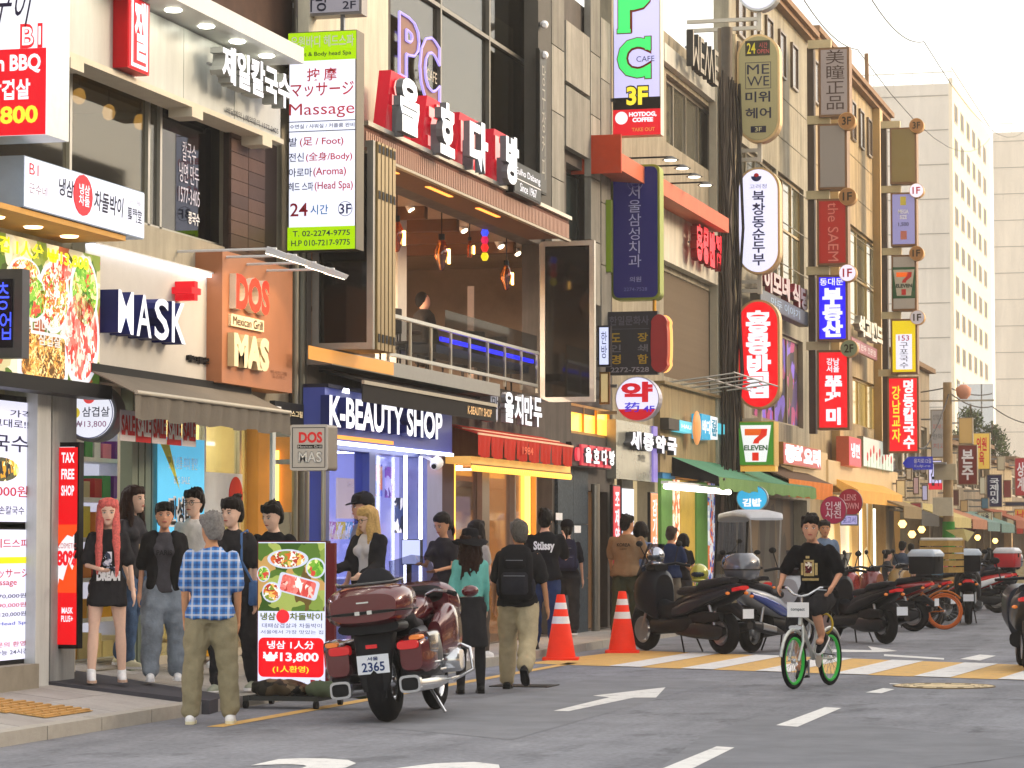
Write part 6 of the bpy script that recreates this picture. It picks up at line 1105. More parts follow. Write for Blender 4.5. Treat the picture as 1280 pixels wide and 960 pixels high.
for i, (px0, px1, a_, c_, f, br, s, mc, lab, nm) in enumerate(FS):
    S = blade(nm, lab, px0, px1, a_, c_, X0=-9.3, thick=.25, face=f, edge='8a7a60', bright=br)
    if s: bw(S, s, .2, .8, .12, .88, {'DK': DK, 'W': WHT, 'R': RED}[mc], bold=.03)
    if nm == 'directory_sign':
        for j, (cc, s2) in enumerate((('5c5450', '성형외과'), ('b0605c', '피부과'), ('4c4448', '한의원'), ('b0605c', '치과'))): bw(S, s2, .12, .88, .78-.2*j, .9-.2*j, paint(cc), bold=.0)
    if nm == 'far_lit_sign': bp(S, 0, 1, 0, .22, lit('d82c3c', .9))
FS2 = [(1132, 1140, 585, 600, 'c8b090', '', 'tan'), (1141, 1149, 596, 618, 'd0a8a0', '', 'rosy'), (1152, 1160, 606, 626, 'c8c4e8', '', 'pale violet'), (1188, 1196, 585, 605, '8a7a5c', '', 'olive'), (1190, 1199, 612, 632, '5c3c34', '', 'dark brown'), (1200, 1210, 625, 640, 'b89a68', '', 'ochre brown'), (1224, 1232, 596, 618, 'c8bca0', '', 'buff'), (1242, 1252, 640, 656, 'a88c60', '', 'mustard'), (1254, 1264, 600, 622, '7a3430', '', 'brick red'), (1258, 1268, 640, 660, 'd8c8a0', '', 'light cream'), (1226, 1236, 622, 636, '4c6a78', '', 'slate blue'), (1270, 1280, 656, 668, 'c84838', '', 'vermilion'), (1246, 1256, 570, 588, 'b8a888', '', 'sand'), (1150, 1158, 575, 592, '9a8a78', '', 'taupe')]
for i, (px0, px1, a_, c_, f, s, cn) in enumerate(FS2): blade('distant_sign', 'tiny %s sign box in the cluttered far end of the street' % cn, px0, px1, a_, c_, X0=-9.35+.05*(i % 4), thick=.2, face=f, edge='7a6a54', bright=.5, group='small signs at the far end of the street')
for i, (px, py, yy_) in enumerate(((1128, 655, 74), (1140, 668, 80), (1152, 662, 84), (1205, 668, 96), (1222, 672, 104), (1244, 676, 112), (1262, 674, 118))):
    p = onY(px, py, yy_); solo('stall_lamp', MB().lathe(p, [(-.1, .05), (0, .12), (.1, .06)], n=10), lit('ffc868', 6), 'small warm stall lamp under the far awnings, %s from the left' % ('first', 'second', 'third', 'fourth', 'fifth', 'sixth', 'last')[i], 'lamp', 'stall lamps')
for i, (px, py, yy_, w_, h_, c, cn) in enumerate(((1204, 755, 62, .5, .9, 'b4342c', 'red'), (1226, 752, 70, .9, .7, 'a89878', 'tan'), (1246, 742, 80, 1.0, .8, '6a7a8a', 'blue grey'), (1150, 748, 60, .8, .8, '8a6a48', 'brown'), (1266, 738, 90, 1.2, .9, 'c8b890', 'cream'), (1178, 752, 64, .5, .6, 'c8c8cc', 'white'))):
    p = onZ(px, py, 0); w_ *= .5; o = solo('stacked_box', MB().box(p.x-w_, p.x+w_, p.y-.3, p.y+.3, 0, h_*.55).box(p.x-w_*.8, p.x+w_*.9, p.y-.25, p.y+.25, h_*.551, h_), mat('box_'+c, c, .7, 0, .25, 4), '%s pile of goods standing on the road edge far away' % cn, 'goods', 'goods piled along the far kerb', .02)
pb = onX(1186, 700, -8.3); p = onY(1200, 668, pb.y-.3); t = solo('tarpaulin', MB().add([(p.x-.4, p.y, p.z+.12), (p.x+.1, p.y-.1, p.z+.16), (p.x+.4, p.y, p.z+.06), (p.x+.22, p.y-.08, p.z-.2), (p.x-.1, p.y+.05, p.z-.06)], [(0, 1, 4), (1, 2, 3), (1, 3, 4)], False), paint('d8cc90', .8), 'crumpled pale yellow tarpaulin tied to the green pole', 'tarpaulin')
S = blade('round_dark_sign', 'dark maroon round sign among the far awnings', 1203, 1223, 644, 666, X0=-9.2, thick=.15, face='5c2a30', edge='5c4444', bright=.2, shape='round'); bw(S, '식', .25, .75, .25, .75, paint('c8a0a0'), bold=.02)
# street name arrow, utility pole, cables
pb = onX(1186, 700, -8.3); t = thing('utility_pole', 'tall concrete utility pole wrapped in green at its foot', 'utility pole', (pb.x, pb.y, PZ)); pz = lambda py: onY(1186, py, pb.y).z
part('pole', MB().tube([(pb.x, pb.y, PZ), (pb.x, pb.y, pz(478))], [.16, .12], 12), mat('pole_concrete', '9a8260', .7, 0, .2, 3), t); part('green_wrap', MB().tube([(pb.x, pb.y, PZ), (pb.x, pb.y, pz(652))], [.19, .175], 12), mat('pole_green', '2f7a2c', .5, 0, .12, 4), t)
part('meter_box', MB().box(pb.x-.4, pb.x+.15, pb.y-.3, pb.y-.16, pz(645), pz(622)), paint('c8bfa8', .5), t); part('meter_box', MB().box(pb.x-.35, pb.x+.25, pb.y-.3, pb.y-.16, pz(600), pz(580)), paint('b8ac90', .5), t)
part('crossarm', MB().box(pb.x-.9, pb.x+1.3, pb.y-.05, pb.y+.05, pz(502), pz(500)), metal('b0aca0'), t); part('insulator', MB().lathe((pb.x+.45, pb.y, pz(499)), [(0, .1), (.12, .2), (.3, .22), (.4, .08)], n=10), paint('c88c70'), t)
a, c = onY(1128, 571, pb.y-.6), onY(1166, 587, pb.y-.6); t = thing('street_name_sign', 'blue arrow shaped street name plate pointing left', 'street sign', ((a.x+c.x)/2, pb.y-.6, c.z)); w_ = c.x-a.x
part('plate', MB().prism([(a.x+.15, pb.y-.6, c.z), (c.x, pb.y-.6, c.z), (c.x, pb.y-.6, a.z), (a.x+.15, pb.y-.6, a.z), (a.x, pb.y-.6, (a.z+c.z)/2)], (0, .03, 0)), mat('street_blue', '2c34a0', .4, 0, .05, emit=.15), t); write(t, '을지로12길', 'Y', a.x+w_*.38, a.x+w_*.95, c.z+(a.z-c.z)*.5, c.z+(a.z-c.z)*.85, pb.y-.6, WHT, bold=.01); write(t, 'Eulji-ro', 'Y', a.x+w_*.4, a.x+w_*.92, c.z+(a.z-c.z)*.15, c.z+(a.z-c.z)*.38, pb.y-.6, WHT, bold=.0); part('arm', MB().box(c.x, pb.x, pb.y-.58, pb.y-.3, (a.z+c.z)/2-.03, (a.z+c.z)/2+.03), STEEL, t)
def wire(name, lab, P, r=.012):
    V = [Vector(p) for p in P]; pts = []
    for i in range(len(V)-1):
        for k in range(9): s = k/9; q = V[i].lerp(V[i+1], s); q.z -= 4*s*(1-s)*(V[i+1]-V[i]).length*.015; pts.append(q)
    pts.append(V[-1]); return solo(name, MB().tube(pts, r, 5), mat('wire', '3a3632', .6), lab, 'cable', 'overhead cables')
wire('cable', 'thin overhead cable running down across the pale sky, left one', [onY(1005, 0, 60), onY(1072, 62, 76), onY(1240, 170, 200)], .014)
wire('cable', 'thin overhead cable running down across the pale sky, right one', [onY(1090, 0, 60), onY(1155, 52, 80), onY(1290, 150, 210)], .014)
wire('cable', 'sagging cable from the utility pole to the red noodle sign', [onY(1186, 492, pb.y), onY(1165, 545, pb.y-6), onY(1148, 560, pb.y-14)], .02)
wire('cable', 'cable reaching right from the utility pole', [onY(1186, 490, pb.y), onY(1240, 508, pb.y+12), onY(1290, 530, pb.y+20)], .02)
wire('cable', 'low cable crossing in front of the far high rise', [onY(1120, 494, pb.y), onY(1186, 484, pb.y), onY(1240, 492, pb.y+8)], .018)
t = solo('roof_mast', MB().tube([onY(1084, 118, 75), onY(1083, 67, 75)], .06, 6), mat('roof_rust'), 'thin rusty mast on the roof beside the high rise', 'mast')
# ---- high rises
def tower(name, lab, Y, px0, px1, px2, pyt, face, side, fl=3.1, front_win=False):
    a = onY(px0, pyt, Y); c = onY(px1, pyt, Y); d = onX(px2, 400, c.x); t = thing(name, lab, 'high rise', ((a.x+c.x)/2, Y, 0)); H = a.z
    part('wall', MB().box(a.x, c.x-.3, Y, d.y, 0, H), weather(mat(name+'_front', face, .8, 0, .06, .15), .15, .25), t); part('side_wall', MB().box(c.x-.3, c.x, Y+.02, d.y, 0, H+.5), mat(name+'_side', side, .8, 0, .06, .2), t)  # side wall lighter and creamier than the front: sunlight put into its colour
    fr = [MB().box(-.02, .05, -L_/2, L_/2, 0, .12).mesh('floor_band', [mat('band_grey', 'a8a49c', .7)]) for L_ in (d.y-Y-.6,)]
    n = int((H-8)/fl); wn = MB().box(-.3, .06, -1.25, 1.25, -.85, .85).mesh('window', [metal('8a8680')]); pn = MB().box(.062, .07, -1.12, 1.12, -.74, .74).mesh('pane', [mat('tower_pane', '3a3e42', .5, 0, .3, .3)])
    for i in range(n):
        z = H-2.4-fl*i; part('joint', MB().box(a.x+.05, c.x-.35, Y-.04, Y, z+1.3, z+1.38), mat('joint_grey', '8f8a84', .8), t)
        m_ = int((d.y-Y)/5.5)
        for j in range(m_):
            w = bpy.data.objects.new('window', wn); COL.objects.link(w); w.parent = t; w.location = Vector((c.x, Y+3+5.5*j, z))-org(t); p = bpy.data.objects.new('pane', pn); COL.objects.link(p); p.parent = w
    part('parapet_rail', MB().box(a.x, c.x, Y-.01, Y+.1, H+1.0, H+1.08).box(c.x-.1, c.x, Y+.1, d.y, H+1.4, H+1.48), metal('a8a49c'), t)
    for k in range(6): x = a.x+(c.x-a.x)*k/5; part('rail_post', MB().box(x-.03, x+.03, Y+.0, Y+.08, H, H+1.0), metal('a8a49c'), t)
    return t, a, c, d, H
tower('grey_high_rise', 'tall pale grey high rise block with a blank end wall beyond the street', 250, 1068, 1190, 1240, 109, 'd8d0c6', 'e4d8c0')
tower('cream_high_rise', 'second cream high rise behind, cut by the right edge', 330, 1241, 1300, 1330, 166, 'dcd2c4', 'e4d8c0')
for k, (px, py, w) in enumerate(((1010+100, 60, 3),)): pass
t, a, c = None, onY(1150, 470, 200), onY(1192, 560, 200)
for k, px in enumerate((1197, 1212, 1226)): p = onY(px, 480, 230); solo('rooftop_cladding', MB().box(p.x, p.x+1.0, 230, 231, 0, p.z), mat('clad_white', 'c4c8cc', .5, .2, .1), 'upright white cladding strip on the far building, %s' % ('left one', 'middle one', 'right one')[k], 'cladding', 'white cladding strips behind the trees')
# opposite side of the street, outside the frame to the right (it shades and mirrors in the glass)
yq = -5
for k, (w_, h) in enumerate(((14, 9), (11, 12), (13, 8.5), (12, 11), (15, 9.5), (14, 12), (20, 9), (26, 10))):
    t = building('opposite_building', 'plain %s shop building on the opposite side of the street' % ('first', 'second', 'third', 'fourth', 'fifth', 'sixth', 'seventh', 'last')[k], yq+w_/2, 11); t['group'] = 'buildings across the street'; m = mat('opp_%d' % (k % 3), ['8c8272', 'a08c70', '6f6a66'][k % 3], .7, 0, .2, .8)
    part('wall', MB().box(11, 17, yq+.05, yq+w_-.05, 0, h), m, t)
    for j in range(2): part('window', MB().box(10.94, 11.0, yq+1, yq+w_-1, 3.6+3.1*j, min(h-.4, 5.6+3.1*j)), mat('opp_glass', '3c4044', .1, 0, .3, .5), t)
    part('shop_front', MB().box(10.92, 11, yq+.6, yq+w_-.6, .3, 2.6), printed('opp_front', ['e8c890', 'd8a060', '4a4038', 'f0e4c8', '6a5844'], .8, .9), t); yq += w_
# ================================================================== people
TS = bpy.data.scenes.new('workshop'); TVL = TS.view_layers[0]
def remesh(b, vox, mats, name, smooth=2, wr=0.0, wf=9.0, stretch=1.0, sub=0):
    me = b.mesh(name, mats); o = bpy.data.objects.new('w', me); TS.collection.objects.link(o)
    r = o.modifiers.new('r', 'REMESH'); r.mode = 'VOXEL'; r.voxel_size = vox; r.use_smooth_shade = True
    if smooth: s = o.modifiers.new('s', 'SMOOTH'); s.factor = .5; s.iterations = smooth
    TVL.update(); m2 = bpy.data.meshes.new_from_object(o.evaluated_get(TVL.depsgraph)); bpy.data.objects.remove(o); bpy.data.meshes.remove(me); m2.name = name
    if not m2.materials: m2.materials.append(mats[0] if isinstance(mats, list) else mats)
    if wr:
        for v in m2.vertices:
            c = v.co; d = noise.noise(Vector((c.x*wf, c.y*wf, c.z*wf*stretch+3.1)))+.5*noise.noise(Vector((c.x*wf*2.3+7, c.y*wf*2.3, c.z*wf*2.3*stretch)))
            v.co = c+v.normal*d*wr
    return m2
def rp(name, b, vox, m, t, **k): o = link(name, remesh(b, vox, m, name, **k), t); ORG[o.name] = Vector((0, 0, 0)); return o
def ring(c, rx, ry, n=18, sq=2.2):
    r = []
    for k in range(n):
        a = 2*math.pi*k/n; x, y = math.cos(a), math.sin(a); r.append(Vector(c)+Vector((rx*math.copysign(abs(x)**(2/sq), x), ry*math.copysign(abs(y)**(2/sq), y), 0)))
    return r
PLAID = bpy.data.materials.new('plaid_shirt'); PLAID.use_nodes = True; MATS['plaid_shirt'] = PLAID
def _plaid():
    n = PLAID.node_tree; b = n.nodes['Principled BSDF']; b.inputs['Roughness'].default_value = .9; tc = n.nodes.new('ShaderNodeTexCoord'); sp = n.nodes.new('ShaderNodeSeparateXYZ'); n.links.new(tc.outputs['Object'], sp.inputs[0])
    def M(op, a, c=None):
        q = n.nodes.new('ShaderNodeMath'); q.operation = op
        for i, v in enumerate((a, c)):
            if v is None: continue
            if isinstance(v, (int, float)): q.inputs[i].default_value = v
            else: n.links.new(v, q.inputs[i])
        return q.outputs[0]
    P_ = .072
    def band(s, off, w): return M('LESS_THAN', M('ABSOLUTE', M('SUBTRACT', M('FRACT', M('ADD', M('DIVIDE', s, P_), off)), .5)), w)
    x, z = sp.outputs[0], sp.outputs[2]
    col = (*srgb('3f7cc4'), 1); cur = None
    for s, off, w, c, f in ((x, 0, .15, '14306c', .5), (z, 0, .15, '14306c', .5), (x, .5, .12, 'c4c8d4', .62), (z, .5, .12, 'c4c8d4', .62)):
        mx = n.nodes.new('ShaderNodeMix'); mx.data_type = 'RGBA'; n.links.new(M('MULTIPLY', band(s, off, w), f), mx.inputs[0])
        if cur is None: mx.inputs[6].default_value = col
        else: n.links.new(cur, mx.inputs[6])
        mx.inputs[7].default_value = (*srgb(c), 1); cur = mx.outputs[2]
    n.links.new(cur, b.inputs['Base Color'])
_plaid()
DENIM = cloth('4a6284', .4); LDEN = mat('washed_denim', '8a94a0', .9, 0, .6, 3.5, .25, 60); KHAKI = cloth('8f866c', .14); BEI = cloth('b4a688', .14); BLK = cloth('2a292c'); GRY = cloth('55545a'); SKN = skin(); LIPS = paint('a8524c', .4); EYEW = paint('e8e4e0', .3); EYED = paint('1c1410', .2)
def person(label, px, fy, ty, rel=0, zg=.1, X=None, sex='m', legs=((6, 6, 3), (-8, 10, 3)), arms=((5, 8, 12, 0), (-4, 8, 12, 0)), head=(0, 0), lean=2, top=('tee', BLK), bottom=('trousers', BLK, 1.0), shoes=WHT, hair=('short', '17130f'), skn=None, wide=1.0, far=False, extras=(), J=None, h=None, pos=None, yaw=None):
    if pos is None:
        p = onZ(px, fy, zg)
        if X is not None: p = onX(px, 600, X); p.z = zg
    else: p = Vector(pos)
    if h is None: d = ray(px, ty); h = (CAM+d*(math.hypot(p.x, p.y)/math.hypot(d.x, d.y))).z-zg
    s = h/1.72
    yw = (math.atan2(-p.x, p.y)+R(rel)) if yaw is None else yaw
    t = local('person', label, 'person', p, yw); sk_ = skn or SKN; V = lambda x, y, z: Vector((x*s, y*s, z*s))
    fem = sex == 'f'; sh = (.165 if fem else .19)*wide; hp = .09; sc = (.88 if fem else 1.0)*wide; vx = .02 if far else (.013 if p.y < 26.5 else .017)
    ln = math.tan(R(lean))
    if J is None:
        hips, knees, ankles = [], [], []
        for i, sd in enumerate((-1, 1)):
            f, k, o = legs[i]; hpz = V(sd*hp, 0, .90); kn = hpz+V(sd*math.sin(R(o))*.42, -math.sin(R(f))*.42, -math.cos(R(f))*.42); an = kn+V(sd*math.sin(R(o))*.25, -math.sin(R(f-k))*.41, -math.cos(R(f-k))*.41); hips.append(hpz); knees.append(kn); ankles.append(an)
        drop = min(a.z for a in ankles)-.085*s
        for L_ in (hips, knees, ankles):
            for q in L_: q.z -= drop
        pz = hips[0].z; nk = V(0, -ln*.52, 0)+Vector((0, 0, pz+.53*s)); elb, wri, shs = [], [], []
        for i, sd in enumerate((-1, 1)):
            f, o, bd, tw = arms[i]; S_ = V(sd*(sh-.022), -ln*.45, 0)+Vector((0, 0, pz+.452*s))
            e = S_+V(sd*math.sin(R(o))*.28, -math.sin(R(f))*.28, -math.cos(R(f))*math.cos(R(o))*.28); w = e+V(sd*(math.sin(R(o*.4))-math.sin(R(tw)))*.25, -math.sin(R(f+bd))*.25, -math.cos(R(f+bd))*.25); shs.append(S_); elb.append(e); wri.append(w)
        pel = Vector((0, 0, pz)); hc = nk+V(0, -.03, .147)
    else:
        pel, nk, hc = [V(*J[k]) for k in ('pelvis', 'neck', 'head')]; shs, elb, wri, hips, knees, ankles = [[V(*q) for q in J[k]] for k in ('sh', 'el', 'wr', 'hip', 'kn', 'an')]
    HM = Matrix.Translation(hc) @ Matrix.Rotation(R(head[0]), 4, 'Z') @ Matrix.Rotation(R(head[1]), 4, 'X'); hv = lambda x, y, z: HM @ Vector((x*s*1.1, y*s*1.1, z*s*1.07))
    def torso(b, g=0.0, z0=-.03, z1=.56, low=None):
        T = [(-.06, .15, .105), (0, .158, .112), (.1, .142, .104), (.2, .138, .10), (.3, .155, .108), (.38, .168, .11), (.43, .166, .10), (.465, .145, .09), (.49, .105, .075), (.508, .074, .064), (.53, .058, .056), (.55, .052, .052)]
        rs = []
        for z, rx, ry in T:
            if z < z0 or z > z1: continue
            u = z/.53; c = pel.lerp(nk, u)
            if fem: rx *= .93 if z > .05 else 1.02
            if low and z < .1: rx += low*(.1-z); ry += low*(.1-z)*.7
            rs.append(ring(c, (rx*sc+g)*s, (ry*(.95 if fem else 1.0)*sc+g)*s))
        b.rings(rs)
        if fem and z1 > .4:
            c = pel.lerp(nk, .66)
            for sd in (-1, 1): b.ball(c+V(sd*.068, -.075*sc-g*.4, 0), (.062*s+g*s*.6,)*3, 10, 8)
        return b
    ar = (.036, .029, .022) if fem else (.045, .036, .026); lr = (.074, .05, .038)
    b = MB(); b.smooth = True; torso(b)
    for i in (0, 1):
        b.limb([shs[i], elb[i], wri[i]], [ar[0]*s*1.1, ar[1]*s, ar[2]*s]); b.limb([hips[i], hips[i].lerp(knees[i], .5), knees[i], knees[i].lerp(ankles[i], .35), ankles[i]], [.085*s, lr[0]*s, lr[1]*s, .054*s, lr[2]*s])
        b.ball(ankles[i]+V(0, -.05, -.045), (.035*s, .09*s, .035*s))
        # palm and fingers
        d = (wri[i]-elb[i]).normalized(); sd = (-1, 1)[i]; u = Vector((0, -1, 0)); u = (u-d*u.dot(d)).normalized(); w = d.cross(u)
        if not far:
            b.limb([wri[i], wri[i]+d*.05*s+u*.012*s], [.023*s, .026*s]); b.limb([wri[i]+d*.04*s-u*.02*s, wri[i]+d*.08*s-u*.018*s], [.018*s, .016*s]); b.limb([wri[i]+d*.04*s+u*.02*s, wri[i]+d*.085*s+u*.018*s], [.018*s, .016*s])
            for k, (o_, L_) in enumerate(((.028, .065), (.010, .075), (-.009, .07), (-.027, .052))):
                a_ = wri[i]+d*.085*s+u*o_*s; inn = w*(-sd if w.x > 0 else sd)*.4; b.limb([a_, a_+(d+inn*.3).normalized()*L_*.5*s, a_+(d*.9+inn).normalized()*L_*.95*s], [.0095*s, .009*s, .0078*s], 8)
            b.limb([wri[i]+d*.025*s+u*.02*s, wri[i]+d*.055*s+u*.045*s, wri[i]+d*.09*s+u*.045*s], [.012*s, .0105*s, .009*s], 8)
        else: b.limb([wri[i], wri[i]+d*.12*s], [.025*s, .018*s])
    b.limb([nk-V(0, 0, .03), hc+V(0, .02, -.07)], [.05*s*sc, .046*s*sc])
    rs = []
    for z, cy, rx, ry in ((-.118, -.05, .02, .02), (-.105, -.045, .034, .036), (-.085, -.036, .048, .052), (-.055, -.022, .06, .07), (-.02, -.012, .067, .083), (.02, -.004, .072, .09), (.055, 0, .073, .092), (.085, .003, .064, .082), (.105, .005, .044, .058), (.115, .005, .018, .025)):
        rs.append([hv(rx*math.cos(a), cy+ry*math.sin(a), z) for a in [2*math.pi*k/20 for k in range(20)]])
    b.rings(rs)
    b.limb([hv(0, -.092, .012), hv(0, -.104, -.018), hv(0, -.104, -.026)], [.006*s, .0095*s, .011*s], 8); b.ball(hv(.012, -.096, -.028), (.008*s,)*3, 8, 6); b.ball(hv(-.012, -.096, -.028), (.008*s,)*3, 8, 6)
    for sd in (-1, 1): b.limb([hv(sd*.073, .008, .018), hv(sd*.073, .004, -.022)], [.012*s, .009*s], 8); b.ball(hv(sd*.034, -.062, -.03), (.025*s,)*3, 8, 6)
    b.ball(hv(0, -.089, -.058), (.024*s, .012*s, .012*s), 10, 6); b.ball(hv(0, -.083, -.092), (.022*s, .016*s, .016*s), 10, 6)
    rp('body', b, vx, sk_, t, smooth=2)
    if not far:
        for sd in (-1, 1):
            e = link('eye', MB().ball(hv(sd*.031, -.0845, .002), (.0145*s, .010*s, .0065*s), 10, 7).mesh('eye', EYEW), t); ORG[e.name] = Vector()
            part('iris', MB().ball(hv(sd*.031, -.0925, .002), (.0058*s, .004*s, .0058*s), 8, 6), EYED, e); part('eyebrow', MB().limb([hv(sd*.016, -.090, .021), hv(sd*.032, -.0895, .026), hv(sd*.048, -.080, .022)], [.0032*s]*3, 6), haircol(hair[1] if hair[1] != 'dc6c66' else '5a3028'), t)
            part('upper_lid', MB().limb([hv(sd*.018, -.088, .007), hv(sd*.031, -.0945, .0105), hv(sd*.044, -.086, .007)], [.0026*s]*3, 6), EYED, t)
        part('lips', MB().limb([hv(-.019, -.0965, -.058), hv(0, -.103, -.0565), hv(.019, -.0965, -.058)], [.0035*s, .0062*s, .0035*s], 8), LIPS, t)
    # shoes
    for i in (0, 1):
        a = ankles[i]; d = (knees[i]-a).normalized(); up = 1 if a.z < .13*s or J is None and a.z < .16*s else 0; pit = 0 if up else R(38); f = Vector((0, -math.cos(pit), -math.sin(pit))); n_ = Vector((0, -math.sin(pit), math.cos(pit)))*-1
        b = MB(); b.smooth = True; hz = a+n_*.045*s; b.limb([hz-f*.045*s, hz+f*.06*s, hz+f*.155*s+n_*.012*s], [.042*s, .044*s, .033*s], 10); b.limb([a+V(0, 0, .02), a+n_*.03*s], [.045*s, .046*s])
        o = rp('shoe', b, .012, shoes if not isinstance(shoes, tuple) else shoes[0], t, smooth=1)
        b = MB(); so_ = hz+n_*.038*s; P_ = []
        for u_, w_ in ((-.088, .022), (-.075, .036), (0, .040), (.09, .046), (.15, .04), (.185, .018)): P_.append((u_, w_))
        pts = [so_+f*u_*s+Vector((w_*s, 0, 0)) for u_, w_ in P_]+[so_+f*u_*s-Vector((w_*s, 0, 0)) for u_, w_ in P_[::-1]]
        b.prism(pts, n_*-.024*s); part('sole', b, shoes[1] if isinstance(shoes, tuple) else (WHT if shoes is not BLACK else BLACK), o)
    # bottoms
    kind, bm_m, w_ = bottom; b = MB(); b.smooth = True
    if kind in ('trousers', 'shorts', 'jeans'):
        b.rings([ring(pel+V(0, 0, z), (rx*sc+.006)*s, (ry*sc+.006)*s) for z, rx, ry in ((-.1, .15, .11), (-.05, .160, .114), (.0, .156, .110), (.07, .146, .106), (.1, .142, .104))])
        for i in (0, 1):
            H, K, A_ = hips[i], knees[i], ankles[i]
            if kind == 'shorts': b.limb([H, H.lerp(K, .5), H.lerp(K, .88)], [.1*s*w_, .095*s*w_, .092*s*w_], 12); 
            else: b.limb([H, H.lerp(K, .5), K, K.lerp(A_, .5), K.lerp(A_, .93)], [.1*s*w_**.5, .09*s*w_, .072*s*w_, .068*s*w_, .062*s*w_], 12)
        rp('shorts' if kind == 'shorts' else 'trousers', b, .016 if p.y < 26.5 else .022, bm_m, t, smooth=2, wr=.018*s, wf=10, stretch=.8)
    elif kind == 'skirt':
        rs = [ring(pel+V(0, 0, .11), .172*s*sc, .134*s*sc), ring(pel+V(0, 0, 0), .168*s*sc, .128*s*sc), ring(pel+V(0, 0, -w_*.5), .18*s, .145*s), ring(pel+V(0, 0, -w_), .195*s, .16*s)]; b.rings(rs)
        tb_ = MB(); [tb_.limb([hips[i], knees[i], knees[i].lerp(ankles[i], .4), ankles[i]], [.09*s, .062*s, .064*s, .046*s], 10) for i in (0, 1)]; rp('tights', tb_, .016, BLK, t)
        rp('skirt', b, .016, bm_m, t, smooth=2, wr=.014, wf=9, stretch=.25)
    # tops
    kind, tm = top[0], top[1]; ts = top[2] if len(top) > 2 else 1.0; b = MB(); b.smooth = True; torso(b, .014+.004*ts, -.07 if kind not in ('crop', 'long') else .02, .535, low=.17*ts if kind != 'long' else 0)
    if kind == 'dress': b.rings([ring(pel+V(0, 0, .05), .175*s, .13*s), ring(pel+V(0, 0, -.12), .19*s, .15*s), ring(pel+V(0, 0, -.2), .195*s, .155*s)])
    for i in (0, 1):
        e_, w2, S_ = elb[i], wri[i], shs[i]
        if kind in ('long',): b.limb([S_, S_.lerp(e_, .5), e_, w2.lerp(e_, .06)], [(ar[0]+.018)*s, (ar[0]+.018)*s, (ar[1]+.018)*s, (ar[2]+.014)*s], 10)
        elif kind == 'vest': pass
        else: q = S_.lerp(e_, .8 if ts > 1.1 else .62); b.limb([S_, S_.lerp(q, .5), q], [(ar[0]+.015)*s, (ar[0]+.019*ts)*s, (ar[0]+.021*ts)*s], 12)
    rp('shirt' if kind != 'long' else 'sweater', b, .015 if p.y < 26.5 else .021, tm, t, smooth=2, wr=.016*s, wf=9, stretch=.7)
    # hair
    hk, hcl = hair; hm_ = haircol(hcl); b = MB(); b.smooth = True
    def cap(g=1.0, back=.0):
        rs = []
        for z, cy, rx, ry in ((-.085, .052, .046, .04), (-.05, .045, .063, .06), (-.01, .032, .078, .075), (.02, .022, .083, .085), (.045, .012, .085, .094), (.075, .006, .082, .098), (.1, .006, .07, .086), (.12, .008, .048, .06), (.13, .01, .02, .028)):
            rs.append([hv(g*rx*math.cos(a), cy+back+g*ry*math.sin(a), z) for a in [2*math.pi*k/18 for k in range(18)]])
        b.rings(rs)
    L = []
    if hk != 'bald': cap(1.0 if hk in ('short', 'grey_short') else 1.03)
    if hk == 'short':
        for k in range(9): a = R(-70+17.5*k); b.limb([hv(.07*math.sin(a), -.05*math.cos(a)-.02, .1), hv(.078*math.sin(a), -.082*math.cos(a)-.004, .062+.012*random.random()), hv(.082*math.sin(a), -.092*math.cos(a), .045+.012*random.random())], [.02*s, .016*s, .008*s], 6)
    if hk == 'short':
        for k in range(14): a = random.uniform(0, 6.28); q = random.uniform(.1, .7); b.limb([hv(.06*q*math.sin(a), .02-.06*q*math.cos(a), .11), hv(.085*q*math.sin(a)+.01, .01-.09*q*math.cos(a), .135+.012*random.random())], [.02*s, .007*s], 6)
        for k in range(30): a = R(75+210*random.random()); z_ = random.uniform(.0, .1); q = math.sqrt(max(.1, 1-(z_/.14)**2)); x, y = math.sin(a)*q, -math.cos(a)*q; b.limb([hv(.07*x, .075*y+.015, z_+.02), hv(.088*x, .1*y+.012, z_-.012)], [.018*s, .006*s], 6)
    if hk in ('long', 'fringe', 'bun', 'straight'):
        for k in range(9):
            a = R(-75+18.75*k); lo = .03 if hk in ('fringe', 'bun') else .06
            if hk == 'long' and abs(a) < R(25): continue
            b.limb([hv(.07*math.sin(a), -.055*math.cos(a)-.01, .1), hv(.08*math.sin(a), -.088*math.cos(a), .06), hv(.082*math.sin(a), -.095*math.cos(a)+.004, lo+.01*random.random())], [.02*s, .015*s, .007*s], 6)
    if hk in ('long', 'straight', 'wavy'):
        ext = {'long': .62, 'straight': .36, 'wavy': .42}[hk]; wv = .02 if hk == 'wavy' else .006; nn_ = 37 if hk == 'long' else 21
        for k in range(nn_):
            a = R((48 if hk == 'long' else 60)+(264 if hk == 'long' else 240)*k/(nn_-1)); x, y = math.sin(a), -math.cos(a); dr = ext*(.8+.3*random.random()); P_ = []; fr = 1.0 if abs(a-math.pi) > R(85) else .5
            for j in range(7):
                u = j/6; wob = wv*math.sin(j*1.7+k*2.1); P_.append(hv(0, 0, 0)+V(0, 0, 0)+(HM.to_3x3() @ Vector((s*(.078*x*(1+.35*u)+wob), s*(.07*y+.03+(.045*u if y > -.2 else (-.15*u**.7 if hk == 'long' else -.045*u))+wob*.6), s*.06)))-Vector((0, 0, dr*s*u)))
            b.limb(P_, [q_*s*(.8 if hk == 'long' else .95) for q_ in (.03, .032, .032, .03, .027, .02, .009)], 7)
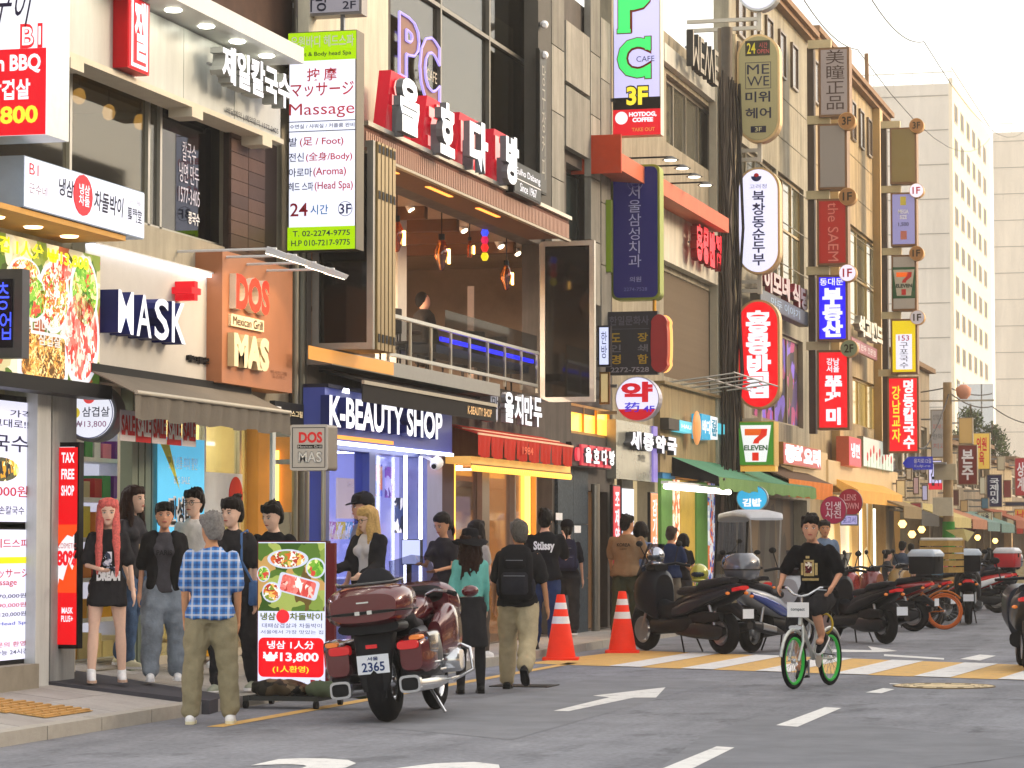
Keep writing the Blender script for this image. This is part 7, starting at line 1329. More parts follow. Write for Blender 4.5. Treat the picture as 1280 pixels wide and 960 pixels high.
    if hk == 'bob':
        for k in range(15): a = R(65+230*k/14); x, y = math.sin(a), -math.cos(a); b.limb([hv(.075*x, .07*y+.02, .05), hv(.09*x, .08*y+.02, -.02), hv(.088*x, .078*y+.02, -.09-.02*random.random())], [.028*s, .03*s, .014*s], 7)
    if hk in ('bun',):
        b.ball(hv(.0, .075, .115), (.045*s, .045*s, .042*s), 12, 8)
        for k in range(8): a = k*.8; b.limb([hv(.02*math.cos(a), .08+.02*math.sin(a), .12), hv(.07*math.cos(a), .09+.05*math.sin(a), .14+.03*math.sin(k))], [.012*s, .003*s], 6)
    if hk == 'pony': b.limb([hv(0, .09, .03), hv(0, .13, -.02), hv(.01, .12, -.12), hv(.0, .1, -.2)], [.025*s, .03*s, .026*s, .01*s], 8)
    if hk != 'bald': rp('hair', b, .010 if p.y < 26.5 else (.014 if not far else .02), hm_, t, smooth=1, wr=(.007 if hk != 'short' else .010)*s, wf=45 if hk != 'short' else 32, stretch=.15 if hk != 'short' else .4)
    C_ = dict(s=s, hv=hv, V=V, nk=nk, pel=pel, hc=hc, shs=shs, elb=elb, wri=wri, sc=sc, t=t, h=h, fem=fem)
    for fn in extras: fn(C_)
    return t
# things worn: children of the person; things carried stay things of their own
def glasses(c):
    b = MB(); hv = c['hv']; s = c['s']
    for sd in (-1, 1): b.torus(hv(sd*.032, -.102, .0), (0, 1, .1), .022*s, .0022*s, 16, 5); b.tube([hv(sd*.054, -.098, .003), hv(sd*.076, .0, .006)], .002*s, 4)
    b.tube([hv(-.01, -.103, .004), hv(.01, -.103, .004)], .002*s, 4); part('glasses', b, BLACK, c['t'], kind=None)
def cap_(col, back=False):
    def f(c):
        hv = c['hv']; s = c['s']; b = MB(); b.smooth = True; rs = []
        for z, r in ((.03, 1.12), (.06, 1.12), (.1, 1.0), (.125, .75), (.14, .3)): rs.append([hv(.082*r*math.cos(a), .006+.098*r*math.sin(a), z) for a in [2*math.pi*k/20 for k in range(20)]])
        b.rings(rs); m = cloth(col); o = part('cap', b, m, c['t']); sg = 1 if back else -1
        pts = [hv(.07*math.cos(a), sg*(.075+.085*math.sin(a)), .045-.02*math.sin(a)) for a in [math.pi*k/10 for k in range(11)]]; part('cap_brim', MB().prism(pts, (0, 0, .008*s)), m, o)
    return f
def brim_hat(c):
    hv = c['hv']; b = MB(); b.smooth = True; rs = []
    for z, r in ((.0, 2.15), (.02, 1.75), (.045, 1.2), (.06, 1.12), (.1, 1.05), (.14, .95), (.152, .6), (.155, .2)): rs.append([hv(.082*r*math.cos(a), .01+.092*r*math.sin(a), z+(.025*math.sin(2*a+1) if r > 1.5 else 0)) for a in [2*math.pi*k/24 for k in range(24)]])
    b.rings(rs, cap=True); part('brim_hat', b, cloth('18171b'), c['t'])
def pack(col, col2, label, big=1.0, n=0):
    def f(c):
        s = c['s']; m = cloth(col); p = c['pel'].lerp(c['nk'], .55); mw = c['t'].matrix_basis.copy()
        t = link('backpack', None, None, mw @ Vector((0, 0, 0))); t.rotation_euler.z = c['t'].rotation_euler.z; t['label'] = label; t['category'] = 'backpack'; ORG[t.name] = Vector()
        b = MB(); b.smooth = True; w, h_, d = .155*big*s, .25*big*s, .085*big*s; cy = p.y+.11*s+d
        b.loft([(p.z-h_, p.x, cy, w*.8, d*.7), (p.z-h_*.93, p.x, cy, w, d), (p.z-h_*.2, p.x, cy+.01, w*1.03, d*1.05), (p.z+h_*.5, p.x, cy, w, d*.9), (p.z+h_*.85, p.x, cy-.01, w*.85, d*.7), (p.z+h_, p.x, cy-.02, w*.4, d*.4)], 20, 3.2); part('pack_body', b, m, t)
        b = MB(); b.smooth = True; b.loft([(p.z-h_*.8, p.x, cy+d*.8, w*.7, d*.4), (p.z-h_*.7, p.x, cy+d*.8, w*.8, d*.55), (p.z-h_*.1, p.x, cy+d*.8, w*.8, d*.5), (p.z, p.x, cy+d*.8, w*.7, d*.3)], 18, 3.2); part('front_pocket', b, cloth(col2), t)
        b = MB(); b.smooth = True; b.loft([(p.z+h_*.12, p.x, cy+d*.75, w*.6, d*.3), (p.z+h_*.2, p.x, cy+d*.75, w*.68, d*.4), (p.z+h_*.55, p.x, cy+d*.6, w*.64, d*.4), (p.z+h_*.62, p.x, cy+d*.6, w*.5, d*.2)], 18, 3.2); part('upper_pocket', b, m, t)
        part('zip', MB().box(p.x-w*.62, p.x+w*.62, cy+d*1.29, cy+d*1.33, p.z-h_*.14, p.z-h_*.12).box(p.x-w*.5, p.x+w*.5, cy+d*1.13, cy+d*1.17, p.z+h_*.42, p.z+h_*.44), paint('8c8c94'), t)
        for sd in (-1, 1):
            q = c['shs'][0 if sd < 0 else 1]; x = p.x+sd*.10*s; part('strap', MB().tube([(x, cy-d*.8, p.z+h_*.6), (x, q.y+.03, q.z+.055*s), (x, q.y-.09*s, q.z+.02*s), (x, q.y-.125*s, q.z-.12*s), (x+sd*.03, q.y-.06*s, q.z-.27*s), (x+sd*.04, cy-d*.7, p.z-h_*.6)], .018*s, 6), m, t)
            part('side_pocket', MB().ball((p.x+sd*w*1.0, cy, p.z-h_*.55), (.03*s, d*.7, h_*.33), 10, 8), cloth(col2), t)
    return f
def onback(s_, z0, z1, w, m, front=False, bold=.03):
    def f(c):
        s = c['s']; u = (z0+z1)/2/.53; p = c['pel'].lerp(c['nk'], u); sg = -1 if front else 1; vs, fs, be, ax, bx, ay, by = text_mesh(s_, bold); b = MB()
        for_ = []
        for v in vs:
            x = ((v.x-ax)/(bx-ax)-.5)*w*s*(1 if front else -1); z = c['pel'].z+(z0+(z1-z0)*(v.y-ay)/(by-ay))*s; y = p.y+sg*(.142*s*c['sc']-(abs(x)/.16)**2*.035)
            if front and c['fem']: y -= .035*s
            for_.append((x, y, z))
        b.add(for_, fs, False); part('shirt_print', b, m, c['t'])
    return f
def shirt_patch(x0, x1, z0, z1, m, front=True, out=.145):
    def f(c):
        s = c['s']; p = c['pel'].lerp(c['nk'], (z0+z1)/2/.53); sg = -1 if front else 1; n = 8; b = MB(); g = lambda x: p.y+sg*((out*c['sc']+(.03 if c['fem'] and front else 0))*s-(abs(x)/.16)**2*.03)
        r = [(x0+(x1-x0)*i/n)*s for i in range(n+1)]; b.add([(x, g(x), c['pel'].z+z0*s) for x in r]+[(x, g(x), c['pel'].z+z1*s) for x in r], [(i, i+1, n+2+i, n+1+i) for i in range(n)], True); part('shirt_print', b, m, c['t'])
    return f
def jacket(m, long=False):        # open jacket: two front halves and a back
    def f(c):
        s = c['s']; b = MB(); b.smooth = True; pel, nk = c['pel'], c['nk']
        for sd in (-1, 1):
            P_ = [pel.lerp(nk, u)+Vector((sd*x*s, y*s, 0)) for u, x, y in ((.0, .115, -.075), (.35, .11, -.085), (.7, .125, -.085), (.93, .10, -.03))]; b.limb(P_, [.062*s, .058*s, .055*s, .05*s], 10); i = 0 if sd < 0 else 1
            b.limb([c['shs'][i], c['shs'][i].lerp(c['elb'][i], .5), c['elb'][i], c['wri'][i].lerp(c['elb'][i], .1)] if long else [c['shs'][i], c['shs'][i].lerp(c['elb'][i], .85)], [.07*s, .07*s, .062*s, .05*s] if long else [.07*s, .072*s], 10)
        b.rings([ring(pel.lerp(nk, u)+Vector((0, .035*s, 0)), rx*s, ry*s) for u, rx, ry in ((-.05, .165, .1), (.3, .155, .095), (.7, .17, .1), (.92, .12, .07))]); rp('jacket', b, .015, m, c['t'], smooth=2, wr=.008)
    return f
def side_bag(col, lab, sd=1):
    def f(c):
        s = c['s']; w = c['pel']; mw = c['t'].matrix_basis; t = link('shoulder_bag', None, None, mw @ Vector()); t.rotation_euler.z = c['t'].rotation_euler.z; t['label'] = lab; t['category'] = 'bag'; ORG[t.name] = Vector(); x = sd*.22*s
        b = MB(); b.smooth = True; b.loft([(w.z-.14*s, x, 0, .04*s, .11*s), (w.z-.12*s, x, 0, .05*s, .13*s), (w.z+.06*s, x, 0, .045*s, .12*s), (w.z+.08*s, x, 0, .02*s, .1*s)], 16, 3.5); part('bag_body', b, cloth(col), t)
        q = c['shs'][0 if sd < 0 else 1]; part('strap', MB().tube([(x, -.1*s, w.z+.06*s), (sd*.13*s, -.15*s, q.z-.2*s), (sd*.11*s, -.1*s, q.z+.04*s), (sd*.11*s, .03, q.z+.07*s), (sd*.14*s, .13*s, q.z-.2*s), (x, .1*s, w.z+.06*s)], .012*s, 6), cloth(col), t)
    return f
printed('tee_print', ['d8d8e4', '1c1b1d', '8890a8', 'e8e8f0', '3c4458'], 16)
PALE = skin('e2bca6'); TANS = skin('c08c68')
person('woman with very long coral pink hair in a black oversized T-shirt and bare legs', 133, 853, 623, 4, .24, sex='f', legs=((10, 4, 5), (-2, 6, 5)), arms=((12, 10, 70, 30), (4, 14, 10, 0)), head=(-4, 4), top=('dress', BLK, 1.5), bottom=('none', BLK, .9), shoes=(WHT, paint('c8a894')), hair=('long', 'dc6c66'), skn=PALE,
       extras=(shirt_patch(-.09, .03, .18, .31, printed('tee_print', ['d8d8e4', '1c1b1d', '8890a8', 'e8e8f0', '3c4458'], 16)), onback('DREAM', .04, .13, .22, WHT, True, .08), shirt_patch(-.02, .08, .1, .17, MATS.get('tee_print'))))
person('woman with long brown hair looking right, in a dark grey T-shirt and blue jeans', 163, 828, 607, 52, .30, X=-9.85, sex='f', arms=((4, 8, 20, 0), (2, 8, 20, 0)), legs=((8, 6, 3), (-10, 8, 3)), top=('tee', cloth('3e3d42'), 1.2), bottom=('jeans', DENIM, 1.25), shoes=(paint('e0dcc0'), WHT), hair=('straight', '2e1a14'), skn=PALE, extras=(onback('MIX', .2, .26, .14, paint('a08c70'), True),))
person('woman with a black fringe wearing a grey T-shirt, open black jacket and washed wide jeans', 206, 858, 627, 0, .22, X=-9.3, sex='f', arms=((2, 12, 12, 0), (2, 12, 8, 0)), legs=((14, 6, 3), (-4, 8, 4)), head=(0, -2), top=('tee', cloth('4c4a50')), bottom=('jeans', LDEN, 1.45), shoes=(WHT, WHT), hair=('fringe', '14100e'), skn=skin('cf9c80'), wide=1.06, extras=(jacket(cloth('201f21')), onback('PARIS', .3, .35, .15, paint('26252a'), True)))
person('young man with glasses in a white T-shirt standing behind the others', 246, 842, 612, -30, .24, X=-9.62, top=('tee', cloth('e6e2de', .08), 1.1), bottom=('trousers', cloth('30302f'), 1.1), hair=('short', '1a1310'), skn=PALE, extras=(glasses,))
person('grey haired man seen from behind in a blue and white plaid shirt and khaki trousers', 263, 905, 642, 176, 0.0, arms=((-2, 9, 14, 4), (-2, 9, 14, 4)), legs=((2, 3, 6), (-2, 3, 6)), lean=3, head=(28, 3), top=('tee', PLAID, 1.35), bottom=('trousers', KHAKI, 1.25), shoes=(WHT, paint('d8d0b0')), hair=('short', '7e7a78'), skn=TANS, wide=1.02)
person('woman with messy black hair bun in black T-shirt and black trousers', 293, 872, 622, -22, .1, X=-8.8, sex='f', arms=((4, 10, 12, 0), (-4, 10, 12, 0)), legs=((8, 6, 3), (-8, 10, 3)), head=(-14, 6), top=('tee', BLK, 1.25), bottom=('trousers', BLK, 1.15), shoes=(paint('9aa090'), WHT), hair=('bun', '191310'), skn=PALE, wide=1.05, extras=(side_bag('4a6a9a', 'small blue strap shoulder bag of the woman with the hair bun', 1),))
person('young man in black T-shirt looking down behind the food poster board', 344, 868, 628, -28, .1, X=-9.0, head=(-14, 16), top=('tee', cloth('17171b'), 1.15), bottom=('trousers', BLK, 1.1), hair=('short', '15110f'), skn=PALE)
person('man in a dark cap and grey T-shirt facing left behind the blonde woman', 459, 852, 617, -65, .1, X=-9.15, head=(-5, 5), top=('tee', cloth('8a8a98'), 1.15), bottom=('trousers', cloth('3a3a40'), 1.1), hair=('short', '1a1512'), extras=(cap_('222228'),))
person('blonde woman with glasses, white top and black cardigan', 463, 866, 633, -38, .1, X=-8.75, sex='f', arms=((22, 8, 60, 12), (20, 8, 50, 10)), head=(-16, 12), top=('crop', cloth('c8c4cc', .08)), bottom=('trousers', cloth('2c2c34'), 1.1), hair=('straight', 'c8a468'), skn=PALE, wide=1.08, extras=(glasses, jacket(cloth('222126'), True)))
person('woman with dark tied hair in a black T-shirt looking down beside the motorcycle', 556, 858, 641, -30, .1, X=-8.7, sex='f', arms=((25, 6, 70, 20), (20, 6, 60, 20)), head=(-12, 22), top=('tee', cloth('2a262a'), 1.1), bottom=('trousers', BLK, 1.1), hair=('pony', '181210'), skn=skin('c4906f'))
person('dark haired woman in a pale grey shirt mostly hidden behind the hat', 594, 850, 650, 150, .1, X=-8.75, sex='f', top=('tee', cloth('a8a09c')), bottom=('trousers', cloth('5a5048'), 1.0), hair=('straight', '1c1412'))
person('woman from behind in a floppy black hat, teal sweater and black skirt', 588, 867, 664, 186, 0.0, sex='f', arms=((10, 6, 20, 0), (-6, 12, 14, 0)), legs=((4, 4, 2), (-4, 6, 2)), top=('long', cloth('6cb4ac', .12)), bottom=('skirt', BLK, .42), shoes=BLACK, hair=('wavy', '2c1812'), skn=PALE, extras=(brim_hat,))
person('grey haired man walking away in a black shirt and beige trousers', 648, 862, 650, 172, 0.0, arms=((-6, 16, 18, 0), (6, 14, 20, 0)), legs=((-16, 34, 3), (14, 8, 4)), lean=4, head=(20, 2), top=('tee', cloth('232224'), 1.35), bottom=('trousers', BEI, 1.35), shoes=BLACK, hair=('short', '5e5954'), skn=TANS, wide=1.08, extras=(pack('1d1c1f', '2a2930', 'large black backpack worn by the man in beige trousers', 1.12),))
person('man with phone seen from behind in a black T-shirt with white script', 681, 812, 637, 176, .1, arms=((30, 12, 120, 10), (0, 8, 10, 0)), legs=((-6, 10, 3), (6, 4, 3)), top=('tee', cloth('18181c'), 1.25), bottom=('jeans', cloth('27365c'), 1.1), shoes=BLACK, hair=('short', '14100e'), wide=1.1, extras=(onback('stussy'.replace('stussy', 'Stüssy'), .28, .42, .26, WHT, False, .04),))
person('woman in a black cap and black clothes seen from behind near the granite wall', 709, 795, 650, 178, .1, sex='f', arms=((0, 10, 12, 0), (0, 10, 12, 0)), legs=((-8, 12, 2), (8, 4, 3)), top=('tee', cloth('1e1e26'), 1.3), bottom=('trousers', BLK, 1.15), shoes=(paint('2a2a2c'), WHT), hair=('pony', '1a1310'), wide=1.1, extras=(cap_('15161c'), pack('22243a', '2a2c48', 'slim navy backpack worn by the woman in the black cap', .95)))
person('man in a brown T-shirt reading KOREA on the back', 783, 795, 644, 165, .1, arms=((4, 16, 20, 0), (10, 10, 30, 0)), head=(-30, 0), top=('tee', cloth('836a50', .12), 1.35), bottom=('trousers', cloth('3c4030'), 1.15), shoes=BLACK, hair=('short', '14100e'), skn=TANS, wide=1.18, extras=(onback('KOREA', .36, .41, .2, paint('2a221c'), False, .03), onback('ARMY', .31, .335, .1, paint('2a221c'), False, .0)))
person('dark haired woman with her hand raised beside the brown T-shirt man', 801, 790, 652, 190, .1, X=-8.8, sex='f', arms=((10, 10, 20, 0), (50, 10, 90, 0)), top=('tee', cloth('5a6a8c')), bottom=('trousers', BLK, 1.0), hair=('bob', '1a1310'))
person('man in a navy shirt standing by the green shop pillar', 838, 785, 659, 150, .1, arms=((15, 10, 50, 10), (6, 12, 40, 0)), top=('tee', cloth('1e2c4c'), 1.3), bottom=('trousers', cloth('6a6458'), 1.1), shoes=BLACK, hair=('short', '3a2e26'), skn=TANS, wide=1.1)
person('woman with a black bob and beige shoulder strap near the green pillar', 854, 783, 667, 170, .1, sex='f', top=('tee', cloth('1c1a1e'), 1.1), bottom=('trousers', cloth('3a3838'), 1.0), hair=('bob', '110e0d'), extras=(side_bag('b8a080', 'beige shoulder bag of the woman with the black bob', 1),))
person('middle aged man in a light blue shirt walking behind the cyclist', 1031, 786, 651, 8, .0, top=('long', cloth('6a7c94', .1)), bottom=('trousers', cloth('2c2c34'), 1.0), hair=('short', '2a2420'), skn=TANS)
for i, (px, fy, ty, rel, tc, lab, hr) in enumerate(((1108, 770, 688, 100, '3c3c40', 'distant person in dark clothes bending beside the parked scooters', ('short', '14100e')), (1128, 764, 677, 160, '4a5464', 'distant dark haired person in blue grey by the wooden crate', ('short', '14100e')), (1155, 768, 674, 200, '24242a', 'distant person in black standing by the tan awning', ('short', '1c1512')), (1184, 752, 690, 150, 'a89c88', 'distant person in beige beside the green pole', ('bob', '2a201a')), (1233, 742, 700, 10, 'b8a898', 'distant pale clothed person far down the street', ('short', '2a201a')), (1139, 758, 680, 170, '5a4a3c', 'distant person in brown between two dark haired people', ('short', '1c1512')))):
    person(lab, px, fy, ty, rel, 0, top=('tee', cloth(tc)), bottom=('trousers', cloth('2c2b30'), 1.0), hair=hr, far=True)
# ================================================================== vehicles
TYRE = mat('tyre_rubber', '17171a', .8, 0, .2, 20, .3, 60); CHR = metal('c8cace', .15); ALU = metal('a8aaae', .3); BPL = mat('black_plastic', '1e1e21', .45, 0, .1, 20); SEATM = mat('seat_vinyl', '26262b', .5, 0, .15, 10, .2, 60); TAIL = mat('tail_red', 'b8141c', .2, 0, 0, emit=.12); AMB = mat('amber_lens', 'd8782c', .25, 0, 0, emit=.08)
def wheel(t, c, r, w, rim=ALU, spokes=5, spoke_r=.02, disc=True, tyre=TYRE, hub=.05, thin=False):
    c = Vector(c); b = MB(); b.smooth = True; tr = w/2; pr = [(-w/2, r-w*.75), (-w/2*.98, r-w*.35), (-w*.3, r-w*.08), (0, r), (w*.3, r-w*.08), (w/2*.98, r-w*.35), (w/2, r-w*.75), (0, r-w*.85), (-w/2, r-w*.75)]
    if thin: b.torus(c, (1, 0, 0), r-w/2, w/2, 40, 8)
    else: b.lathe(c, pr, (1, 0, 0), 36, cap=False)
    o = part('wheel', b, tyre, t); b = MB(); b.smooth = True
    if thin: b.torus(c, (1, 0, 0), r-w*1.15, w*.38, 36, 6)
    else: b.lathe(c, [(-w*.36, r-w*.75), (-w*.36, r-w*.98), (0, r-w*1.05), (w*.36, r-w*.98), (w*.36, r-w*.75)], (1, 0, 0), 32, cap=False)
    part('rim', b, rim, o); b = MB(); b.lathe(c, [(-w*.5, hub*.6), (-w*.4, hub), (w*.4, hub), (w*.5, hub*.6)], (1, 0, 0), 14)
    for k in range(spokes): a = 2*math.pi*k/spokes; e = c+Vector(((w*.3 if thin and k % 2 else (-w*.3 if thin else 0)), math.cos(a), math.sin(a)))*(r-w*1.0) if not thin else c+Vector((0, math.cos(a)*(r-w), math.sin(a)*(r-w))); st = c+Vector(((.02 if k % 2 else -.02) if thin else 0, 0, 0)); b.tube([st, e], spoke_r, 6 if not thin else 3)
    part('spokes', b, rim if not thin else CHR, o)
    if disc: b = MB(); b.lathe(c+Vector((w*.55, 0, 0)), [(0, r*.5), (.006, r*.5)], (1, 0, 0), 24); part('brake_disc', b, ALU, o)
    return o
def sp(b): b.smooth = True; return b
def plate(t, c, s, w=.21, h=.15, yaw=0):
    o = part('number_plate', MB().box(c[0]-w/2, c[0]+w/2, c[1], c[1]+.006, c[2]-h/2, c[2]+h/2), paint('dfe3ea', .4), t); vs, fs, be, ax, bx, ay, by = text_mesh(s, .01); top, _ = None, None
    def wr(s, z0, z1, ww):
        vs, fs, be, ax, bx, ay, by = text_mesh(s, .02); part('lettering', MB().add([(c[0]+ww/2-(v.x-ax)/(bx-ax)*ww, c[1]+.009, c[2]+z0+(z1-z0)*(v.y-ay)/(by-ay)) for v in vs], fs, False), paint('20386c'), o)
    if not s: return o
    wr(s, -h*.38, h*.12, w*.72); wr('서울', h*.2, h*.4, w*.35); return o
# ---------------------------------------------------------------- touring motorcycle (front at -Y)
def tourer():
    c = (onZ(487, 902, 0)+onZ(545, 887, 0))/2; f = onZ(545, 887, 0)-onZ(487, 902, 0); rz = math.atan2(f.x, -f.y)
    t = local('touring_motorcycle', 'large dark red touring motorcycle with top box and side cases parked at the kerb', 'motorcycle', (c.x, c.y, 0), rz); t.rotation_euler.y = R(6)
    MRN = gloss('560a18'); DRK = gloss('2a1418'); BLG = gloss('1a1a1e'); HEADm = mat('case_grey', '3c4048', .3, .3, .1)
    wheel(t, (0, .86, .32), .32, .19, CHR, 5, .03); wheel(t, (0, -.86, .33), .33, .13, CHR, 5, .028)
    part('engine', sp(MB()).loft([(-.55, 0, .42, .15, .12), (-.45, 0, .42, .22, .18), (0, 0, .42, .24, .2), (.4, 0, .42, .2, .18), (.5, 0, .44, .14, .14)], 20, 3, 'y'), mat('engine_black', '2c2c30', .35, .6, .2, 8), t)
    for sd in (-1, 1):
        part('cylinder_head', sp(MB()).loft([(sd*.2, -.35, .42, .12, .1), (sd*.36, -.35, .42, .12, .1), (sd*.38, -.35, .42, .1, .08)], 16, 3.5, 'x'), CHR, t)
        part('crash_bar', sp(MB()).tube([(sd*.2, -.62, .6), (sd*.4, -.6, .5), (sd*.42, -.56, .32), (sd*.25, -.5, .25)], .018, 8), CHR, t)
        # side case
        o = part('side_case', sp(MB()).loft([(.50, sd*.30, .54, .075, .12), (.56, sd*.31, .53, .105, .155), (.80, sd*.325, .53, .12, .165), (1.02, sd*.32, .52, .115, .155), (1.10, sd*.30, .52, .09, .12)], 24, 4, 'y'), MRN, t)
        part('case_lid', sp(MB()).loft([(.58, sd*.385, .60, .045, .09), (.8, sd*.405, .60, .05, .10), (1.0, sd*.395, .60, .045, .085)], 16, 4, 'y'), DRK, o)
        part('case_panel', sp(MB()).loft([(.54, sd*.40, .52, .03, .09), (.68, sd*.42, .54, .035, .12), (.80, sd*.415, .54, .03, .1)], 16, 3, 'y'), HEADm, o); part('reflector', sp(MB()).loft([(.90, sd*.42, .60, .02, .06), (1.03, sd*.405, .60, .02, .05)], 14, 4, 'y'), gloss('3c6496'), o)
        part('tail_light', sp(MB()).loft([(1.06, sd*.29, .60, .1, .045), (1.118, sd*.28, .60, .085, .032)], 18, 4, 'y'), TAIL, o); part('turn_signal', sp(MB()).loft([(1.05, sd*.35, .655, .06, .02), (1.10, sd*.34, .65, .045, .014)], 14, 4, 'y'), AMB, o)
        part('dark_lower_case', sp(MB()).loft([(.56, sd*.31, .40, .09, .06), (.9, sd*.32, .39, .1, .06), (1.06, sd*.3, .40, .08, .05)], 18, 3.5, 'y'), BPL, o)
        # exhaust
        o = part('exhaust', sp(MB()).loft([(-.1, sd*.27, .27, .04, .035), (.2, sd*.28, .27, .06, .05), (.55, sd*.285, .275, .072, .06), (1.12, sd*.285, .29, .082, .068)], 20, 2.6, 'y'), CHR, t); part('exhaust_tip', sp(MB()).loft([(1.10, sd*.285, .29, .086, .072), (1.17, sd*.285, .293, .086, .070)], 20, 4, 'y'), CHR, o); part('tip_hole', sp(MB()).loft([(1.168, sd*.285, .293, .068, .05), (1.174, sd*.285, .293, .068, .05)], 20, 4, 'y'), BLACK, o)
        part('mirror', sp(MB()).ball((sd*.47, -.52, .98), (.075, .06, .05), 14, 8), MRN, t); part('handlebar', sp(MB()).tube([(sd*.08, -.40, .98), (sd*.2, -.38, 1.02), (sd*.36, -.22, .99), (sd*.42, -.12, .97)], .016, 8), CHR, t); part('grip', sp(MB()).tube([(sd*.35, -.24, .99), (sd*.43, -.1, .97)], .022, 8), BPL, t)
        part('side_fairing', sp(MB()).loft([(-.82, sd*.16, .68, .05, .12), (-.6, sd*.26, .70, .09, .22), (-.3, sd*.28, .68, .09, .22), (-.05, sd*.24, .62, .06, .14)], 20, 2.6, 'y'), MRN, t)
        part('fork', sp(MB()).tube([(sd*.1, -.86, .33), (sd*.1, -.62, .85)], .03, 8), CHR, t); part('footboard', MB().box(sd*.2, sd*.38, -.2, .1, .27, .29), CHR, t, bevel=.005); part('passenger_floorboard', MB().box(sd*.22, sd*.38, .25, .45, .36, .38), CHR, t, bevel=.005)
        part('side_panel', sp(MB()).loft([(0, sd*.17, .58, .04, .1), (.2, sd*.19, .6, .06, .14), (.5, sd*.2, .6, .06, .12)], 16, 3, 'y'), HEADm, t); part('case_trim', sp(MB()).tube([(sd*.425, .56, .45), (sd*.44, .8, .44), (sd*.41, 1.04, .45)], .012, 6), CHR, t)
    part('front_fender', sp(MB()).loft([(-1.2, 0, .48, .05, .04), (-1.05, 0, .63, .085, .05), (-.86, 0, .69, .09, .05), (-.66, 0, .63, .085, .05)], 16, 2.4, 'y'), MRN, t)
    part('front_fairing', sp(MB()).loft([(-1.02, 0, .80, .1, .08), (-.92, 0, .84, .24, .16), (-.75, 0, .88, .33, .2), (-.58, 0, .92, .34, .19), (-.5, 0, .95, .28, .12)], 24, 2.6, 'y'), MRN, t)
    part('dashboard', sp(MB()).loft([(-.56, 0, .98, .26, .1), (-.45, 0, 1.0, .22, .06), (-.38, 0, .99, .15, .04)], 18, 3, 'y'), BPL, t)
    W_ = []; n = 12
    for j in range(6):
        u = j/5; W_.append([(math.sin(R(-50+100*i/n))*(.30-.07*u), -.62-.30*math.cos(R(-50+100*i/n))+.24+.20*u, 1.0+.34*u-(.05*abs(math.sin(R(-50+100*i/n)))*u)) for i in range(n+1)])
    part('windshield', sp(MB()).add([p for r in W_ for p in r], [(j*(n+1)+i, j*(n+1)+i+1, (j+1)*(n+1)+i+1, (j+1)*(n+1)+i) for j in range(5) for i in range(n)]), glass('c0c4d0', .12, .7), t)
    part('tank', sp(MB()).loft([(-.42, 0, .86, .12, .1), (-.3, 0, .88, .19, .12), (-.05, 0, .86, .17, .11), (.08, 0, .8, .1, .07)], 20, 2.6, 'y'), MRN, t)
    part('seat', sp(MB()).loft([(.0, 0, .72, .12, .06), (.1, 0, .74, .19, .07), (.35, 0, .76, .2, .08), (.42, 0, .84, .19, .09), (.72, 0, .86, .19, .08)], 20, 3, 'y'), SEATM, t)
    part('passenger_backrest', sp(MB()).loft([(.93, 0, .78, .13, .05), (1.0, 0, .79, .17, .055), (1.12, 0, .80, .17, .05), (1.2, 0, .81, .12, .04), (1.235, 0, .815, .06, .02)], 22, 2.8, 'z'), SEATM, t)
    # top box
    o = part('top_box', sp(MB()).loft([(.80, 0, .95, .27, .11), (.86, 0, .95, .33, .155), (1.05, 0, .945, .34, .165), (1.22, 0, .93, .325, .15), (1.30, 0, .92, .27, .11)], 28, 3.2, 'y'), MRN, t)
    part('box_seam', sp(MB()).loft([(.82, 0, .885, .335, .012), (1.22, 0, .885, .338, .014), (1.312, 0, .885, .26, .012)], 24, 3.5, 'y'), BLACK, o); part('box_base', sp(MB()).loft([(.75, 0, .77, .2, .05), (.95, 0, .76, .27, .055), (1.2, 0, .765, .25, .05)], 20, 3, 'y'), BPL, o)
    part('luggage_rail', sp(MB()).tube([(-.24, .9, 1.10), (-.27, 1.02, 1.13), (-.22, 1.18, 1.11), (.22, 1.18, 1.11), (.27, 1.02, 1.13), (.24, .9, 1.10)], .013, 8), BLG, o)
    for sd in (-1, 1):
        part('box_light', sp(MB()).loft([(1.20, sd*.24, .93, .085, .04), (1.292, sd*.20, .925, .075, .026)], 18, 4, 'y'), mat('box_lens', 'a81828', .2, 0, 0, emit=.12), o); part('box_signal', sp(MB()).ball((sd*.27, 1.235, .945), (.03, .02, .016), 10, 6), AMB, o); part('box_latch', MB().box(sd*.05-.02, sd*.05+.02, 1.31, 1.316, .87, .9), CHR, o)
    part('badge', MB().box(-.05, .05, 1.312, 1.318, .96, .972), CHR, o)
    # rear fender with plate
    o = part('rear_fender', sp(MB()).loft([(.26, 0, 1.14, .10, .015), (.34, 0, 1.12, .13, .03), (.5, 0, 1.09, .145, .05), (.66, 0, 1.02, .17, .08), (.76, 0, .98, .18, .1)], 20, 3.2, 'z'), BPL, t)
    part('stop_light', MB().box(-.045, .045, 1.155, 1.17, .60, .63), TAIL, o); pl = plate(t, (0, 1.155, .475), '2365', .26, .15)
    part('luggage_strap', sp(MB()).tube([(-.2, 1.1, .74), (0, 1.17, .72), (.2, 1.1, .74)], .015, 6), BLACK, t)
    part('side_stand', sp(MB()).tube([(-.15, .1, .3), (-.32, .2, .01)], .014, 6), CHR, t)
    part('mudflap', MB().box(-.08, .08, 1.12, 1.128, .2, .3), BPL, t)
tourer()
